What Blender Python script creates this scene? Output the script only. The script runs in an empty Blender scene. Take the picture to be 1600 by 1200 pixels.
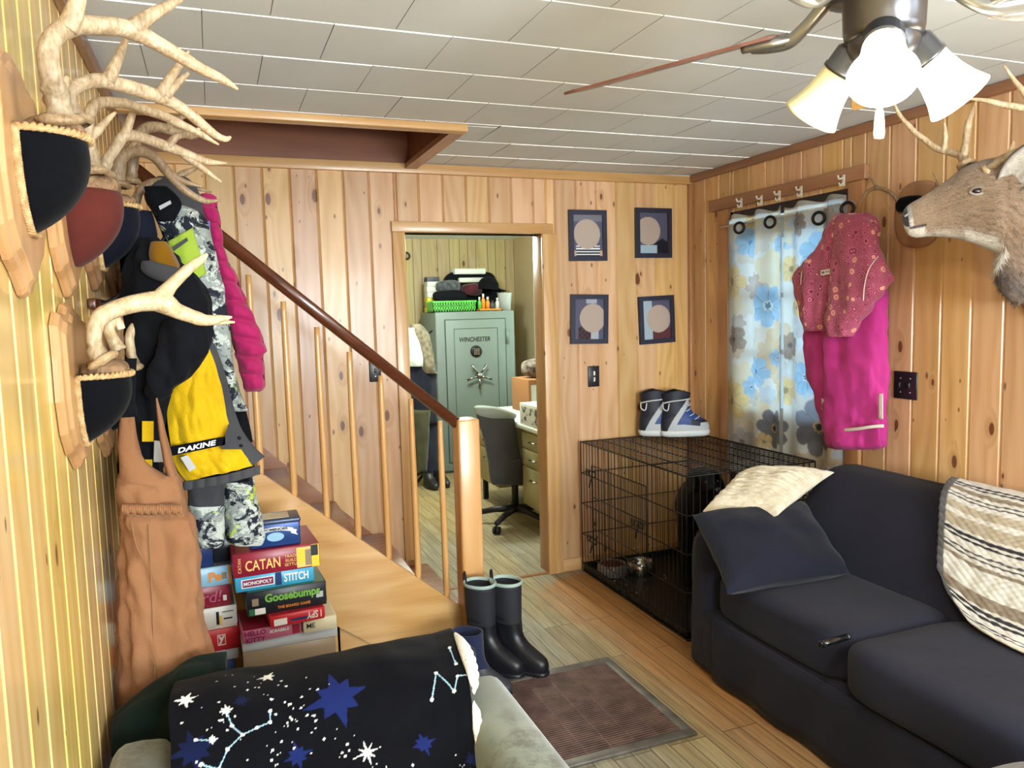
import bpy, bmesh, math, random
from mathutils import Vector as V, Matrix, noise as mn
random.seed(11)
SC = bpy.context.scene
COL = SC.collection
PI = math.pi
sin, cos = math.sin, math.cos

# ------------------------------------------------------------------ camera
F = 1198.3
YAW, PITCH, ROLL = .36811, -.09377, -.02707
CAM = V((0, 0, 1.53))
_fw = V((sin(YAW)*cos(PITCH), cos(YAW)*cos(PITCH), sin(PITCH)))
_r0 = V((cos(YAW), -sin(YAW), 0)); _u0 = _r0.cross(_fw)
RT = _r0*cos(ROLL) + _u0*sin(ROLL)
UP = -_r0*sin(ROLL) + _u0*cos(ROLL)
FW = _fw

def ray(px, py):
    return RT*((px-800)/F) - UP*((py-600)/F) + FW
def at(px, py, ax, val):                     # where a sight line meets the plane x / y / z = val
    d = ray(px, py); t = (val - CAM[ax])/d[ax]
    return CAM + d*t
def atp(px, py, p, n):                       # ... meets any plane
    d = ray(px, py); t = (V(p)-CAM).dot(n)/d.dot(n)
    return CAM + d*t

cd = bpy.data.cameras.new('camera'); cam = bpy.data.objects.new('camera', cd); COL.objects.link(cam)
cd.sensor_width = 36; cd.lens = F/1600*36; cd.clip_start = .02; cd.clip_end = 200
b = -FW
cam.matrix_world = Matrix(((RT.x, UP.x, b.x, CAM.x), (RT.y, UP.y, b.y, CAM.y), (RT.z, UP.z, b.z, CAM.z), (0, 0, 0, 1)))
SC.camera = cam

# ------------------------------------------------------------------ materials
def lin(c):
    if isinstance(c, str):
        c = c.lstrip('#'); c = [int(c[i:i+2], 16)/255 for i in (0, 2, 4)]
        c = [x/12.92 if x <= .04045 else ((x+.055)/1.055)**2.4 for x in c]
    return (c[0], c[1], c[2], 1)

class NT:
    def __init__(s, name):
        s.m = bpy.data.materials.new(name); s.m.use_nodes = True
        s.t = s.m.node_tree; s.b = s.t.nodes['Principled BSDF']
    def n(s, typ, **kw):
        nd = s.t.nodes.new('ShaderNode'+typ)
        for k, v in kw.items():
            if k[0] == '_': setattr(nd, k[1:], v)
            else: s.set(nd.inputs[k.replace('__', ' ')], v)
        return nd
    def set(s, sock, v):
        if isinstance(v, bpy.types.NodeSocket): s.t.links.new(v, sock)
        elif v is not None: sock.default_value = v
    def math(s, op, a, b=None, c=None):
        nd = s.t.nodes.new('ShaderNodeMath'); nd.operation = op
        for i, x in enumerate((a, b, c)):
            if x is not None: s.set(nd.inputs[i], x)
        return nd.outputs[0]
    def mix(s, f, a, b, op='MIX'):
        nd = s.t.nodes.new('ShaderNodeMix'); nd.data_type = 'RGBA'; nd.blend_type = op
        s.set(nd.inputs[0], f); s.set(nd.inputs[6], a); s.set(nd.inputs[7], b)
        return nd.outputs[2]
    def ramp(s, f, stops, interp='LINEAR'):
        nd = s.t.nodes.new('ShaderNodeValToRGB'); cr = nd.color_ramp; cr.interpolation = interp
        while len(cr.elements) < len(stops): cr.elements.new(.5)
        for e, (p, c) in zip(cr.elements, stops):
            e.position = p; e.color = lin(c) if not isinstance(c, (int, float)) else (c, c, c, 1)
        s.set(nd.inputs[0], f); return nd.outputs[0]
    def noise(s, vec, scale, detail=3, rough=.5, dist=0):
        return s.n('TexNoise', Vector=vec, Scale=scale, Detail=detail, Roughness=rough, Distortion=dist).outputs[0]
    def mapr(s, f, a, b, c=0, d=1):
        nd = s.t.nodes.new('ShaderNodeMapRange'); nd.clamp = True
        for i, x in enumerate((f, a, b, c, d)): s.set(nd.inputs[i], x)
        return nd.outputs[0]
    def coord(s, which='Object', scale=None):
        o = s.t.nodes.new('ShaderNodeTexCoord').outputs[which]
        if scale:
            mp = s.t.nodes.new('ShaderNodeMapping'); mp.inputs['Scale'].default_value = scale
            s.t.links.new(o, mp.inputs[0]); o = mp.outputs[0]
        return o
    def attr(s, name, out='Fac'):
        nd = s.t.nodes.new('ShaderNodeAttribute'); nd.attribute_name = name
        return nd.outputs[out]
    def bump(s, h, strength=.3, dist=.01):
        nd = s.n('Bump', Height=h, Strength=strength, Distance=dist)
        s.t.links.new(nd.outputs[0], s.b.inputs['Normal'])
    def fin(s, color=None, rough=.5, metal=0, spec=.5, coat=0, sheen=0):
        s.set(s.b.inputs['Base Color'], color); s.set(s.b.inputs['Roughness'], rough)
        s.b.inputs['Metallic'].default_value = metal
        s.b.inputs['Specular IOR Level'].default_value = spec
        s.b.inputs['Coat Weight'].default_value = coat; s.b.inputs['Coat Roughness'].default_value = .15
        s.b.inputs['Sheen Weight'].default_value = sheen; s.b.inputs['Sheen Roughness'].default_value = .5
        return s.m

def mat(name, c, r=.6, metal=0, c2=None, sc=8, lo=.35, hi=.65, bump=0, bsc=None, bd=.004, sheen=0, coat=0, spec=.5, vcol=False, det=4):
    t = NT(name); co = t.coord()
    base = lin(c)
    if vcol: base = t.attr('col', 'Color')
    if c2 is not None:
        base = t.mix(t.mapr(t.noise(co, sc, det), lo, hi), base, lin(c2))
    if bump:
        t.bump(t.noise(co, bsc or sc*6, 5, .6), bump, bd)
    return t.fin(base, r, metal, spec, coat, sheen)

def fabric(name, c, c2=None, sc=5, weave=350, r=.9, sheen=.2, vcol=False, bump=.35, fold=18):
    t = NT(name); co = t.coord()
    base = t.attr('col', 'Color') if vcol else lin(c)
    if c2 is not None: base = t.mix(t.mapr(t.noise(co, sc, 4), .3, .7), base, lin(c2))
    h = t.math('ADD', t.math('MULTIPLY', t.noise(co, weave, 2), .25), t.noise(co, fold, 4, .55))
    t.bump(h, bump, .006)
    return t.fin(base, r, 0, .08, 0, sheen)

def wood(name, light, mid, dark, axis=2, uv=False, knots=1., rough=.38, coat=.25, grain=1., var=.25, spec=.5):
    # long grain along `axis` of the object (or along v of the uv map), rings, knots and board to board variation
    t = NT(name)
    if uv:
        sp = t.n('SeparateXYZ', Vector=t.coord('UV')).outputs
        u, v, w = sp[0], sp[1], 0.
        bid = t.attr('bid')
    else:
        sp = t.n('SeparateXYZ', Vector=t.coord('Object')).outputs
        o = [0, 1, 2]; o.remove(axis)
        u, v, w = sp[o[0]], sp[axis], sp[o[1]]
        bid = 0.37
    off = t.math('MULTIPLY', bid, 41.3)
    uu = t.math('ADD', u, off); vv = t.math('ADD', v, t.math('MULTIPLY', bid, 17.1))
    pos = t.n('CombineXYZ', X=uu, Y=vv, Z=w).outputs[0]
    def sc(a, b_, c_=None):
        mp = t.t.nodes.new('ShaderNodeMapping'); mp.inputs['Scale'].default_value = (a, b_, a if c_ is None else c_)
        t.t.links.new(pos, mp.inputs[0]); return mp.outputs[0]
    # knots: sparse cells
    vo = t.n('TexVoronoi', _voronoi_dimensions='2D', Vector=sc(7.5, 3.3), Scale=1., Randomness=1.)
    kd = vo.outputs['Distance']; ks = t.n('SeparateColor', Color=vo.outputs['Color']).outputs
    size = t.mapr(ks[1], 0, 1, .035, .125)
    has = t.math('LESS_THAN', ks[0], .30*knots)
    kn = t.math('DIVIDE', kd, size)
    core = t.math('MULTIPLY', t.mapr(kn, 1.05, .75), has)
    halo = t.math('MULTIPLY', t.mapr(kn, 3.2, .8), has)
    # small pin knots
    vo2 = t.n('TexVoronoi', _voronoi_dimensions='2D', Vector=sc(17, 8), Scale=1., Randomness=1.)
    k2 = t.n('SeparateColor', Color=vo2.outputs['Color']).outputs
    pin = t.math('MULTIPLY', t.mapr(t.math('DIVIDE', vo2.outputs['Distance'], t.math('MULTIPLY_ADD', k2[1], .9, .35)), .13, .06), t.math('LESS_THAN', k2[0], .13*knots))
    # rings bent round the knots
    n1 = t.noise(sc(4.5, .8), 1., 2); n2 = t.noise(sc(16, 1.3), 1., 3)
    ph = t.math('ADD', t.math('MULTIPLY', uu, 95.), t.math('MULTIPLY', n1, 34.))
    ph = t.math('ADD', ph, t.math('MULTIPLY', halo, 9.))
    ring = t.math('MULTIPLY_ADD', t.math('SINE', ph), .5, .5)
    fine = t.noise(sc(260, 5), 1., 3)
    g = t.math('ADD', t.math('MULTIPLY', ring, .20*grain), t.math('MULTIPLY', n2, .55))
    g = t.math('ADD', g, t.math('MULTIPLY', fine, .28))
    base = t.ramp(t.mapr(g, .25, .95), [(0, light), (.55, mid), (1, dark)])
    if uv and var:
        hv = t.n('HueSaturation', Color=base, Hue=t.math('MULTIPLY_ADD', bid, .02, .49), Saturation=t.math('MULTIPLY_ADD', bid, .15, .92),
                 Value=t.math('MULTIPLY_ADD', t.math('FRACT', t.math('MULTIPLY', bid, 7.7)), var, 1-var*.6)).outputs[0]
        base = hv
    base = t.mix(t.math('MULTIPLY', halo, .4), base, lin(dark))
    kcol = t.mix(t.mapr(t.math('SINE', t.math('MULTIPLY', kn, 16.)), -1, 1), lin('#55301c'), lin('#84502e'))
    base = t.mix(core, base, kcol)
    base = t.mix(t.math('MULTIPLY', pin, .75), base, lin('#4a2712'))
    t.bump(t.math('ADD', t.math('MULTIPLY', g, .4), t.math('MULTIPLY', core, .4)), .12, .002)
    return t.fin(base, rough, 0, spec, coat)

def emit(name, c, s):
    t = NT(name); t.b.inputs['Emission Color'].default_value = lin(c); t.b.inputs['Emission Strength'].default_value = s
    return t.fin(lin(c), .4)

def vprint(name, r=.85, sheen=.2, weave=500, bump=.3, trans=0, fold=14):   # printed cloth, colours from the vertices
    t = NT(name); co = t.coord(); c = t.attr('col', 'Color')
    h = t.math('ADD', t.math('MULTIPLY', t.noise(co, weave, 2), .3), t.noise(co, fold, 4))
    t.bump(h, bump, .004); t.fin(c, r, 0, .08 if r > .6 else .35, 0, sheen)
    if trans:
        tr = t.n('BsdfTranslucent', Color=c); mx = t.n('MixShader', Fac=trans)
        t.t.links.new(t.b.outputs[0], mx.inputs[1]); t.t.links.new(tr.outputs[0], mx.inputs[2])
        t.t.links.new(mx.outputs[0], t.t.nodes['Material Output'].inputs[0])
    return t.m

# ------------------------------------------------------------------ objects and tags
ORG = {}
def thing(name, label, cat, loc=(0, 0, 0), group=None):
    o = bpy.data.objects.new(name, None); COL.objects.link(o); o.location = loc; o.empty_display_size = .05
    ORG[o.name] = V(loc)
    o['label'] = label; o['category'] = cat
    if group: o['group'] = group
    return o
def tag(o, label, cat, group=None, kind=None):
    o['label'] = label; o['category'] = cat
    if group: o['group'] = group
    if kind: o['kind'] = kind
    return o
def struct(o, label=None):
    o['kind'] = 'structure'
    if label: o['label'] = label
    return o

# ------------------------------------------------------------------ mesh builder
def catmull(P, k):
    if len(P) < 3 or k <= 1: return [tuple(p) for p in P] if k <= 1 else [tuple(P[0][j]+(P[1][j]-P[0][j])*i/k for j in range(len(P[0]))) for i in range(k+1)]
    out = []; n = len(P)
    for i in range(n-1):
        p0 = P[max(i-1, 0)]; p1 = P[i]; p2 = P[i+1]; p3 = P[min(i+2, n-1)]
        for s in range(k):
            t = s/k
            out.append(tuple(.5*(2*b_+(c-a)*t+(2*a-5*b_+4*c-d)*t*t+(3*b_-a-3*c+d)*t**3) for a, b_, c, d in zip(p0, p1, p2, p3)))
    out.append(tuple(P[-1])); return out
def nz(x, y, z, s=1.): return mn.noise(V((x*s, y*s, z*s)))

class MB:
    def __init__(s):
        s.v = []; s.f = []; s.m = []; s.s = []; s.uv = {}; s.bid = {}; s.c = {}
    def add(s, vs, fs, mi=0, sm=False, uv=None, bid=None, col=None):
        o = len(s.v); s.v += [V(p) for p in vs]
        if col is not None:
            for i, c in enumerate(col if isinstance(col, list) else [col]*len(vs)): s.c[o+i] = c
        for k, f in enumerate(fs):
            if uv: s.uv[len(s.f)] = uv[k]
            if bid is not None: s.bid[len(s.f)] = bid
            s.f.append([o+i for i in f]); s.m.append(mi[k] if isinstance(mi, list) else mi); s.s.append(sm)
        return s
    def box(s, x0, x1, y0, y1, z0, z1, mi=0, bev=0, seg=2, mtx=None, sm=False, col=None):
        if bev:
            bm = bmesh.new(); bmesh.ops.create_cube(bm, size=1)
            for w in bm.verts: w.co = V((w.co.x*(x1-x0), w.co.y*(y1-y0), w.co.z*(z1-z0)))
            bmesh.ops.bevel(bm, geom=bm.edges[:], offset=min(bev, .49*min(x1-x0, y1-y0, z1-z0)), segments=seg, affect='EDGES', profile=.5)
            c = V(((x0+x1)/2, (y0+y1)/2, (z0+z1)/2)); bm.verts.ensure_lookup_table()
            vs = [w.co+c for w in bm.verts]; fs = [[w.index for w in f.verts] for f in bm.faces]; bm.free(); sm = True
        else:
            vs = [V((x, y, z)) for z in (z0, z1) for y in (y0, y1) for x in (x0, x1)]
            fs = [(0, 2, 3, 1), (4, 5, 7, 6), (0, 1, 5, 4), (2, 6, 7, 3), (0, 4, 6, 2), (1, 3, 7, 5)]
        if mtx is not None: vs = [mtx @ p for p in vs]
        return s.add(vs, fs, mi, sm, col=col)
    def hexa(s, a, b_, mi=0):                 # two quads a (front) and b (back)
        return s.add(list(a)+list(b_), [(0, 1, 2, 3), (7, 6, 5, 4), (0, 4, 5, 1), (1, 5, 6, 2), (2, 6, 7, 3), (3, 7, 4, 0)], mi)
    def prism(s, pts, d, mi=0, sm=False, col=None):        # extrude polygon by vector d
        n = len(pts); d = V(d); vs = [V(p) for p in pts]+[V(p)+d for p in pts]
        fs = [list(range(n))[::-1], list(range(n, 2*n))]+[(i, (i+1) % n, n+(i+1) % n, n+i) for i in range(n)]
        return s.add(vs, fs, mi, sm, col=col)
    def loft(s, rings, mi=0, cap=(True, True), sm=True, col=None, closed=True):
        n = len(rings[0]); vs = [p for r in rings for p in r]; fs = []
        for i in range(len(rings)-1):
            for j in range(n if closed else n-1):
                a = i*n+j; b_ = i*n+(j+1) % n; fs.append((a, b_, b_+n, a+n))
        if cap[0] and closed: fs.append(list(range(n))[::-1])
        if cap[1] and closed: fs.append([(len(rings)-1)*n+j for j in range(n)])
        return s.add(vs, fs, mi, sm, col=[col(p) for p in vs] if callable(col) else col)
    def tube(s, pts, rad, n=8, mi=0, k=1, cap=True, col=None, flat=1.):
        P = [V(p) for p in pts]
        R = list(rad) if isinstance(rad, (list, tuple)) else [rad]*len(P)
        if k > 1:
            q = catmull([(*p, r) for p, r in zip(P, R)], k); P = [V(x[:3]) for x in q]; R = [max(x[3], .0004) for x in q]
        up = None; rings = []
        for i, p in enumerate(P):
            d = (P[min(i+1, len(P)-1)]-P[max(i-1, 0)])
            if d.length < 1e-9: d = V((0, 0, 1))
            d.normalize()
            if up is None: up = d.orthogonal().normalized()
            up = (up-d*up.dot(d))
            if up.length < 1e-6: up = d.orthogonal()
            up.normalize(); w = d.cross(up)
            rings.append([p+(up*cos(2*PI*j/n)+w*sin(2*PI*j/n)*flat)*R[i] for j in range(n)])
        return s.loft(rings, mi, (cap, cap), True, col)
    def lathe(s, prof, o=(0, 0, 0), axis=(0, 0, 1), n=24, mi=0, sm=True, cap=(False, False), col=None):
        a = V(axis).normalized(); u = a.orthogonal().normalized(); w = a.cross(u); o = V(o)
        return s.loft([[o+a*h+(u*cos(2*PI*j/n)+w*sin(2*PI*j/n))*max(r, 1e-5) for j in range(n)] for r, h in prof], mi, cap, sm, col)
    def grid(s, fn, nu, nv, mi=0, sm=True, col=None, thick=0, uvs=None):
        vs = []; cs = []
        for j in range(nv+1):
            for i in range(nu+1):
                u, v = i/nu, j/nv; vs.append(V(fn(u, v)))
                if col: cs.append(col(u, v))
        w = nu+1; fs = [(j*w+i, j*w+i+1, (j+1)*w+i+1, (j+1)*w+i) for j in range(nv) for i in range(nu)]
        uv = None
        if uvs:
            uv = [[((i+a)/nu*uvs[0], (j+b_)/nv*uvs[1]) for a, b_ in ((0, 0), (1, 0), (1, 1), (0, 1))] for j in range(nv) for i in range(nu)]
        if not thick: return s.add(vs, fs, mi, sm, uv=uv, col=cs or None)
        n = len(vs); nm = [V((0, 0, 0)) for _ in vs]
        for f in fs:
            k = (vs[f[2]]-vs[f[0]]).cross(vs[f[3]]-vs[f[1]])
            for i in f: nm[i] += k
        bk = [p-(q.normalized() if q.length > 0 else q)*thick for p, q in zip(vs, nm)]
        ed = [i for i in range(w)]+[j*w+nu for j in range(1, nv+1)]+[nv*w+i for i in range(nu-1, -1, -1)]+[j*w for j in range(nv-1, 0, -1)]
        m_ = len(ed)
        fs2 = fs+[tuple(n+i for i in f[::-1]) for f in fs]+[(ed[(i+1) % m_], ed[i], n+ed[i], n+ed[(i+1) % m_]) for i in range(m_)]
        if uv: uv = uv+[u_[::-1] for u_ in uv]+[[uv[0][0]]*4]*m_
        return s.add(vs+bk, fs2, mi, sm, uv=uv, col=(cs+cs) if cs else None)
    def pillow(s, o, ax, ay, az, mi=0, n=20, p=.42, pinch=.1, wr=0, col=None, seed=0):
        o, ax, ay, az = V(o), V(ax), V(ay), V(az); rings = []
        def pt(u, v, sg):
            k = (max(0, 1-u*u)*max(0, 1-v*v))**p
            pu = u*(1-pinch*(1-v*v)*abs(u)**3); pv = v*(1-pinch*(1-u*u)*abs(v)**3)
            d = nz(u*2+seed, v*2, sg*3+seed, 1.3)*wr*(k**.5)
            return o+ax*pu+ay*pv+az*(sg*k)+az.normalized()*d
        for sg in (1, -1):
            vs = [pt(-1+2*i/n, -1+2*j/n, sg) for j in range(n+1) for i in range(n+1)]; w = n+1
            fs = [(j*w+i, j*w+i+1, (j+1)*w+i+1, (j+1)*w+i) for j in range(n) for i in range(n)]
            if sg < 0: fs = [f[::-1] for f in fs]
            s.add(vs, fs, mi, True, col=col)
        return s
    def cushion(s, c, sz, e=.35, mi=0, nu=48, nv=28, mtx=None, wr=0, seed=0, col=None):   # rounded block
        rings = []; c = V(c)
        def pw(x): return math.copysign(abs(x)**e, x)
        for j in range(nv+1):
            th = -PI/2+PI*j/nv; r = []
            for i in range(nu):
                ph = 2*PI*i/nu
                q = V((pw(cos(th))*pw(cos(ph))*sz[0]/2, pw(cos(th))*pw(sin(ph))*sz[1]/2, pw(sin(th))*sz[2]/2))
                if wr:
                    k = wr*nz(q.x+seed, q.y, q.z, 5); q += q.normalized()*k
                if mtx is not None: q = mtx @ q
                r.append(c+q)
            rings.append(r)
        return s.loft(rings, mi, (True, True), True, col)
    def build(s, name, mats, parent=None, sub=0, org=None, weld=False, label=None):
        me = bpy.data.meshes.new(name)
        if parent is not None: o0 = ORG[parent.name]
        elif org is not None: o0 = V(org)
        else:
            xs = [p.x for p in s.v]; ys = [p.y for p in s.v]; o0 = V(((min(xs)+max(xs))/2, (min(ys)+max(ys))/2, min(p.z for p in s.v)))
        me.from_pydata([p-o0 for p in s.v], [], s.f)
        for m_ in (mats if isinstance(mats, (list, tuple)) else [mats]): me.materials.append(m_)
        me.polygons.foreach_set('material_index', s.m); me.polygons.foreach_set('use_smooth', s.s)
        if s.uv:
            ul = me.uv_layers.new(name='UVMap')
            for i, pl in enumerate(me.polygons):
                if i in s.uv:
                    for li, t in zip(pl.loop_indices, s.uv[i]): ul.data[li].uv = t
        if s.bid:
            a = me.attributes.new('bid', 'FLOAT', 'FACE')
            a.data.foreach_set('value', [s.bid.get(i, 0.) for i in range(len(s.f))])
        if s.c:
            a = me.attributes.new('col', 'FLOAT_COLOR', 'POINT'); fl = []
            for i in range(len(s.v)):
                c = s.c.get(i, (.5, .5, .5)); fl += [c[0], c[1], c[2], 1]
            a.data.foreach_set('color', fl)
        me.update()
        if weld:
            bm = bmesh.new(); bm.from_mesh(me); bmesh.ops.remove_doubles(bm, verts=bm.verts, dist=1e-5)
            bmesh.ops.recalc_face_normals(bm, faces=bm.faces); bm.to_mesh(me); bm.free()
        o = bpy.data.objects.new(name, me); COL.objects.link(o)
        if parent is not None: o.parent = parent; ORG[o.name] = o0
        else: o.location = o0; ORG[o.name] = o0
        if sub:
            md = o.modifiers.new('subdivision', 'SUBSURF'); md.levels = sub; md.render_levels = sub
        if label: o['label'] = label
        return o

def ell(c, a, b_, n=24, e=2.):               # superellipse ring round c with half axes a, b (vectors)
    out = []
    for i in range(n):
        t = 2*PI*i/n; x, y = cos(t), sin(t)
        out.append(V(c)+V(a)*math.copysign(abs(x)**(2/e), x)+V(b_)*math.copysign(abs(y)**(2/e), y))
    return out

def garment(mb, rows, ax, val, n=40, k=6, e=2.4, wr=.006, ws=9, mi=0, col=None, cap=(True, True), seed=0, vert=2.2, fold=None):
    if fold is None: fold = wr*1.1
    # rows: (y pixel, left x pixel, right x pixel, half depth[, plane shift]) read off the hanging cloth, lofted round its own axis
    R = []
    for r in rows:
        sh = r[4] if len(r) > 4 else 0
        a = at(r[1], r[0], ax, val+sh); b_ = at(r[2], r[0], ax, val+sh)
        R.append((*((a+b_)/2), *((b_-a)/2), r[3]))
    R = catmull(R, k); rings = []
    dn = V((0, 1, 0)) if ax == 1 else V((1, 0, 0))
    for q in R:
        c = V(q[:3]); h = V(q[3:6]); ring = []
        for p in ell(c, h, dn*q[6], n, e):
            d = (p-c); L = d.length or 1
            ring.append(p+d/L*wr*(mn.noise(V((p.x*ws+seed, p.y*ws, p.z*ws/vert)))+.5*mn.noise(V((p.x*ws*2.6+seed, p.y*ws*2.6, p.z*ws*.9))))+d/L*fold*mn.noise(V((p.x*24+seed, p.y*24, p.z*3+seed)))+d/L*fold*.5*mn.noise(V((p.x*40+p.z*14, p.y*40, p.z*16-p.x*20+seed))))
        rings.append(ring)
    return mb.loft(rings, mi, cap, True, col)

def text(body, o, right, up, mat_, parent, w=None, h=None, shear=0, bold=0, ext=.0006, name='lettering', sp=1.):
    cu = bpy.data.curves.new('t', 'FONT'); cu.body = body; cu.align_x = 'CENTER'; cu.align_y = 'CENTER'
    cu.shear = shear; cu.offset = bold; cu.extrude = .0; cu.space_character = sp; cu.resolution_u = 3
    ob = bpy.data.objects.new('t', cu); COL.objects.link(ob)
    dg = bpy.context.evaluated_depsgraph_get(); dg.update()
    me = bpy.data.meshes.new_from_object(ob.evaluated_get(dg)); bpy.data.objects.remove(ob); bpy.data.curves.remove(cu)
    xs = [q.co.x for q in me.vertices]; ys = [q.co.y for q in me.vertices]
    W, H = max(xs)-min(xs), max(ys)-min(ys); cx, cy = (max(xs)+min(xs))/2, (max(ys)+min(ys))/2
    sx = w/W if w else h/H; sy = h/H if h else sx
    right, up = V(right).normalized(), V(up).normalized(); nrm = right.cross(up); o = V(o)
    m2 = MB(); base = [o+right*((q.co.x-cx)*sx)+up*((q.co.y-cy)*sy)+nrm*ext for q in me.vertices]
    m2.add(base, [list(p.vertices) for p in me.polygons]); bpy.data.meshes.remove(me)
    return m2.build(name, mat_, parent)

def copy_tree(o, parent=None):
    c = o.copy(); COL.objects.link(c); ORG[c.name] = ORG.get(o.name, V((0, 0, 0)))
    if parent is not None: c.parent = parent
    for ch in list(o.children): copy_tree(ch, c)
    return c
# ------------------------------------------------------------------ palette
PINE = wood('pine_board', '#dcb68a', '#cb9f6b', '#a3733f', uv=True, knots=1.15, rough=.40, coat=.18)
PINE_L = wood('pine_board_amber', '#e8cc8c', '#dcb86e', '#b68c48', uv=True, knots=.7, rough=.25, coat=.5)
PINE_R = wood('pine_board_aged', '#dab487', '#ca9d6b', '#9d7243', uv=True, knots=1.1, rough=.38, coat=.25)
TRIM_X = wood('pine_trim_across', '#d4ac78', '#c0935c', '#93663a', axis=0, knots=.5)
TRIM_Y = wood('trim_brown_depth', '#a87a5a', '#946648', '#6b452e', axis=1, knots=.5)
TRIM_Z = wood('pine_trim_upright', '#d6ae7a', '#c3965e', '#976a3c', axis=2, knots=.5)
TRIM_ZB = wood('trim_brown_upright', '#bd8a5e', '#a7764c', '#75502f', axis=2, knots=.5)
STAIR = wood('stair_pine', '#d8af76', '#c6965b', '#9e6d38', axis=0, knots=.35, rough=.25, coat=.5)
STEP = wood('stair_tread_brown', '#a97146', '#8f5a36', '#5f381f', axis=0, knots=.4)
NEWEL = wood('newel_pine', '#deb07a', '#cd975c', '#a16c3a', axis=2, knots=.2, rough=.3, coat=.4)
DOWEL = wood('dowel_pine', '#d9ac70', '#c89558', '#9f6c3a', axis=2, knots=0, rough=.3, coat=.4)
RAILM = wood('dark_red_stain', '#6a3a24', '#542b1a', '#351a10', axis=0, knots=0, rough=.25, coat=.5)
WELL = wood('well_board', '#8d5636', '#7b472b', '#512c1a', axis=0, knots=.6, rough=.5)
PLAQ = wood('oak_plaque', '#cba070', '#b5885a', '#8a613b', axis=2, knots=0, rough=.35, coat=.35)
PLAQ_D = wood('oak_plaque_dark', '#ab8260', '#926a4a', '#6c4a32', axis=2, knots=0, rough=.4)

def floor_mat():
    t = NT('worn_strip_floor'); sp = t.n('SeparateXYZ', Vector=t.coord('UV')).outputs; x, y = sp[0], sp[1]
    vec = t.n('CombineXYZ', X=y, Y=x, Z=0.).outputs[0]
    br = t.n('TexBrick', Vector=vec, Color1=(0, 0, 0, 1), Color2=(1, 1, 1, 1), Mortar=(.5, .5, .5, 1), Scale=1., _offset=.37, _offset_frequency=3)
    for k, v in (('Mortar Size', .0022), ('Mortar Smooth', .3), ('Bias', 0), ('Brick Width', 1.1), ('Row Height', .074)): br.inputs[k].default_value = v
    rnd = t.n('SeparateColor', Color=br.outputs['Color']).outputs[0]; gap = br.outputs['Fac']
    g = t.noise(t.n('CombineXYZ', X=t.math('MULTIPLY', x, 90.), Y=t.math('MULTIPLY', y, 3.5), Z=t.math('MULTIPLY', rnd, 30.)).outputs[0], 1., 4, .6)
    orange = t.ramp(g, [(.2, '#c0925c'), (.5, '#ab7a48'), (.8, '#855c34')])
    yellow = t.ramp(g, [(.2, '#c4ae7c'), (.5, '#aa9561'), (.8, '#806c44')])
    grey = t.ramp(g, [(.2, '#b0ab99'), (.5, '#928d7c'), (.8, '#67635a')])
    big = t.noise(t.coord('UV', (1.6, .9, 1)), 1.3, 4, .6)
    fi = t.noise(t.coord('UV', (9, 4, 1)), 1.3, 4, .7)
    wob = t.math('MULTIPLY_ADD', t.math('SUBTRACT', big, .5), .9, t.math('MULTIPLY', t.math('SUBTRACT', fi, .5), .45))
    # traffic wear down the middle, old finish kept along the crate and sofa
    xo = t.math('ADD', x, t.math('MULTIPLY', wob, .35))
    keep = t.math('MULTIPLY', t.mapr(xo, 1.52, 1.72), t.mapr(t.math('ADD', y, wob), 4.0, 3.9))
    keep = t.math('MULTIPLY', keep, t.mapr(y, 1.2, 2.4, .25, 1.))
    keep2 = t.mapr(t.math('SUBTRACT', t.math('ABSOLUTE', t.math('SUBTRACT', xo, 1.52)), .09), .07, 0.)
    far = t.mapr(t.math('ADD', y, wob), 4.6, 5.6)
    base = t.mix(t.math('MULTIPLY', t.mapr(wob, -.2, .3), .45), grey, yellow)
    base = t.mix(t.math('MULTIPLY', far, .5), base, yellow)
    base = t.mix(t.math('MULTIPLY', keep2, .5), base, yellow)
    base = t.mix(keep, base, orange)
    base = t.mix(t.mapr(rnd, 0, 1, 0, .28), base, t.mix(1., base, lin('#8a6a48'), 'MULTIPLY'))
    base = t.mix(t.math('MULTIPLY', gap, .8), base, lin('#2c1f13'))
    t.bump(t.math('SUBTRACT', t.math('MULTIPLY', g, .25), gap), .25, .002)
    return t.fin(base, t.mapr(fi, .3, .7, .38, .6), 0, .4)
FLOOR = floor_mat()
TILE = mat('ceiling_board', '#e2eaec', .75, c2='#dce4e6', sc=2.2, bump=.1, bsc=60)
TILEGAP = mat('seam_caught_light', '#fbfaf6', .7)  # near-white seams, caught light put into their colour
TILEDARK = mat('ceiling_joint', '#55524c', .9)
OFFW = mat('office_panel', '#b3a274', .6, c2='#a3905f', sc=3, lo=.3, hi=.7)
WHITE = mat('white_paint', '#e8e6df', .5)
BLACK = mat('black_metal', '#17161a', .45, metal=.3)
WIRE = mat('black_wire', '#0d0a0b', .5)

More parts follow.
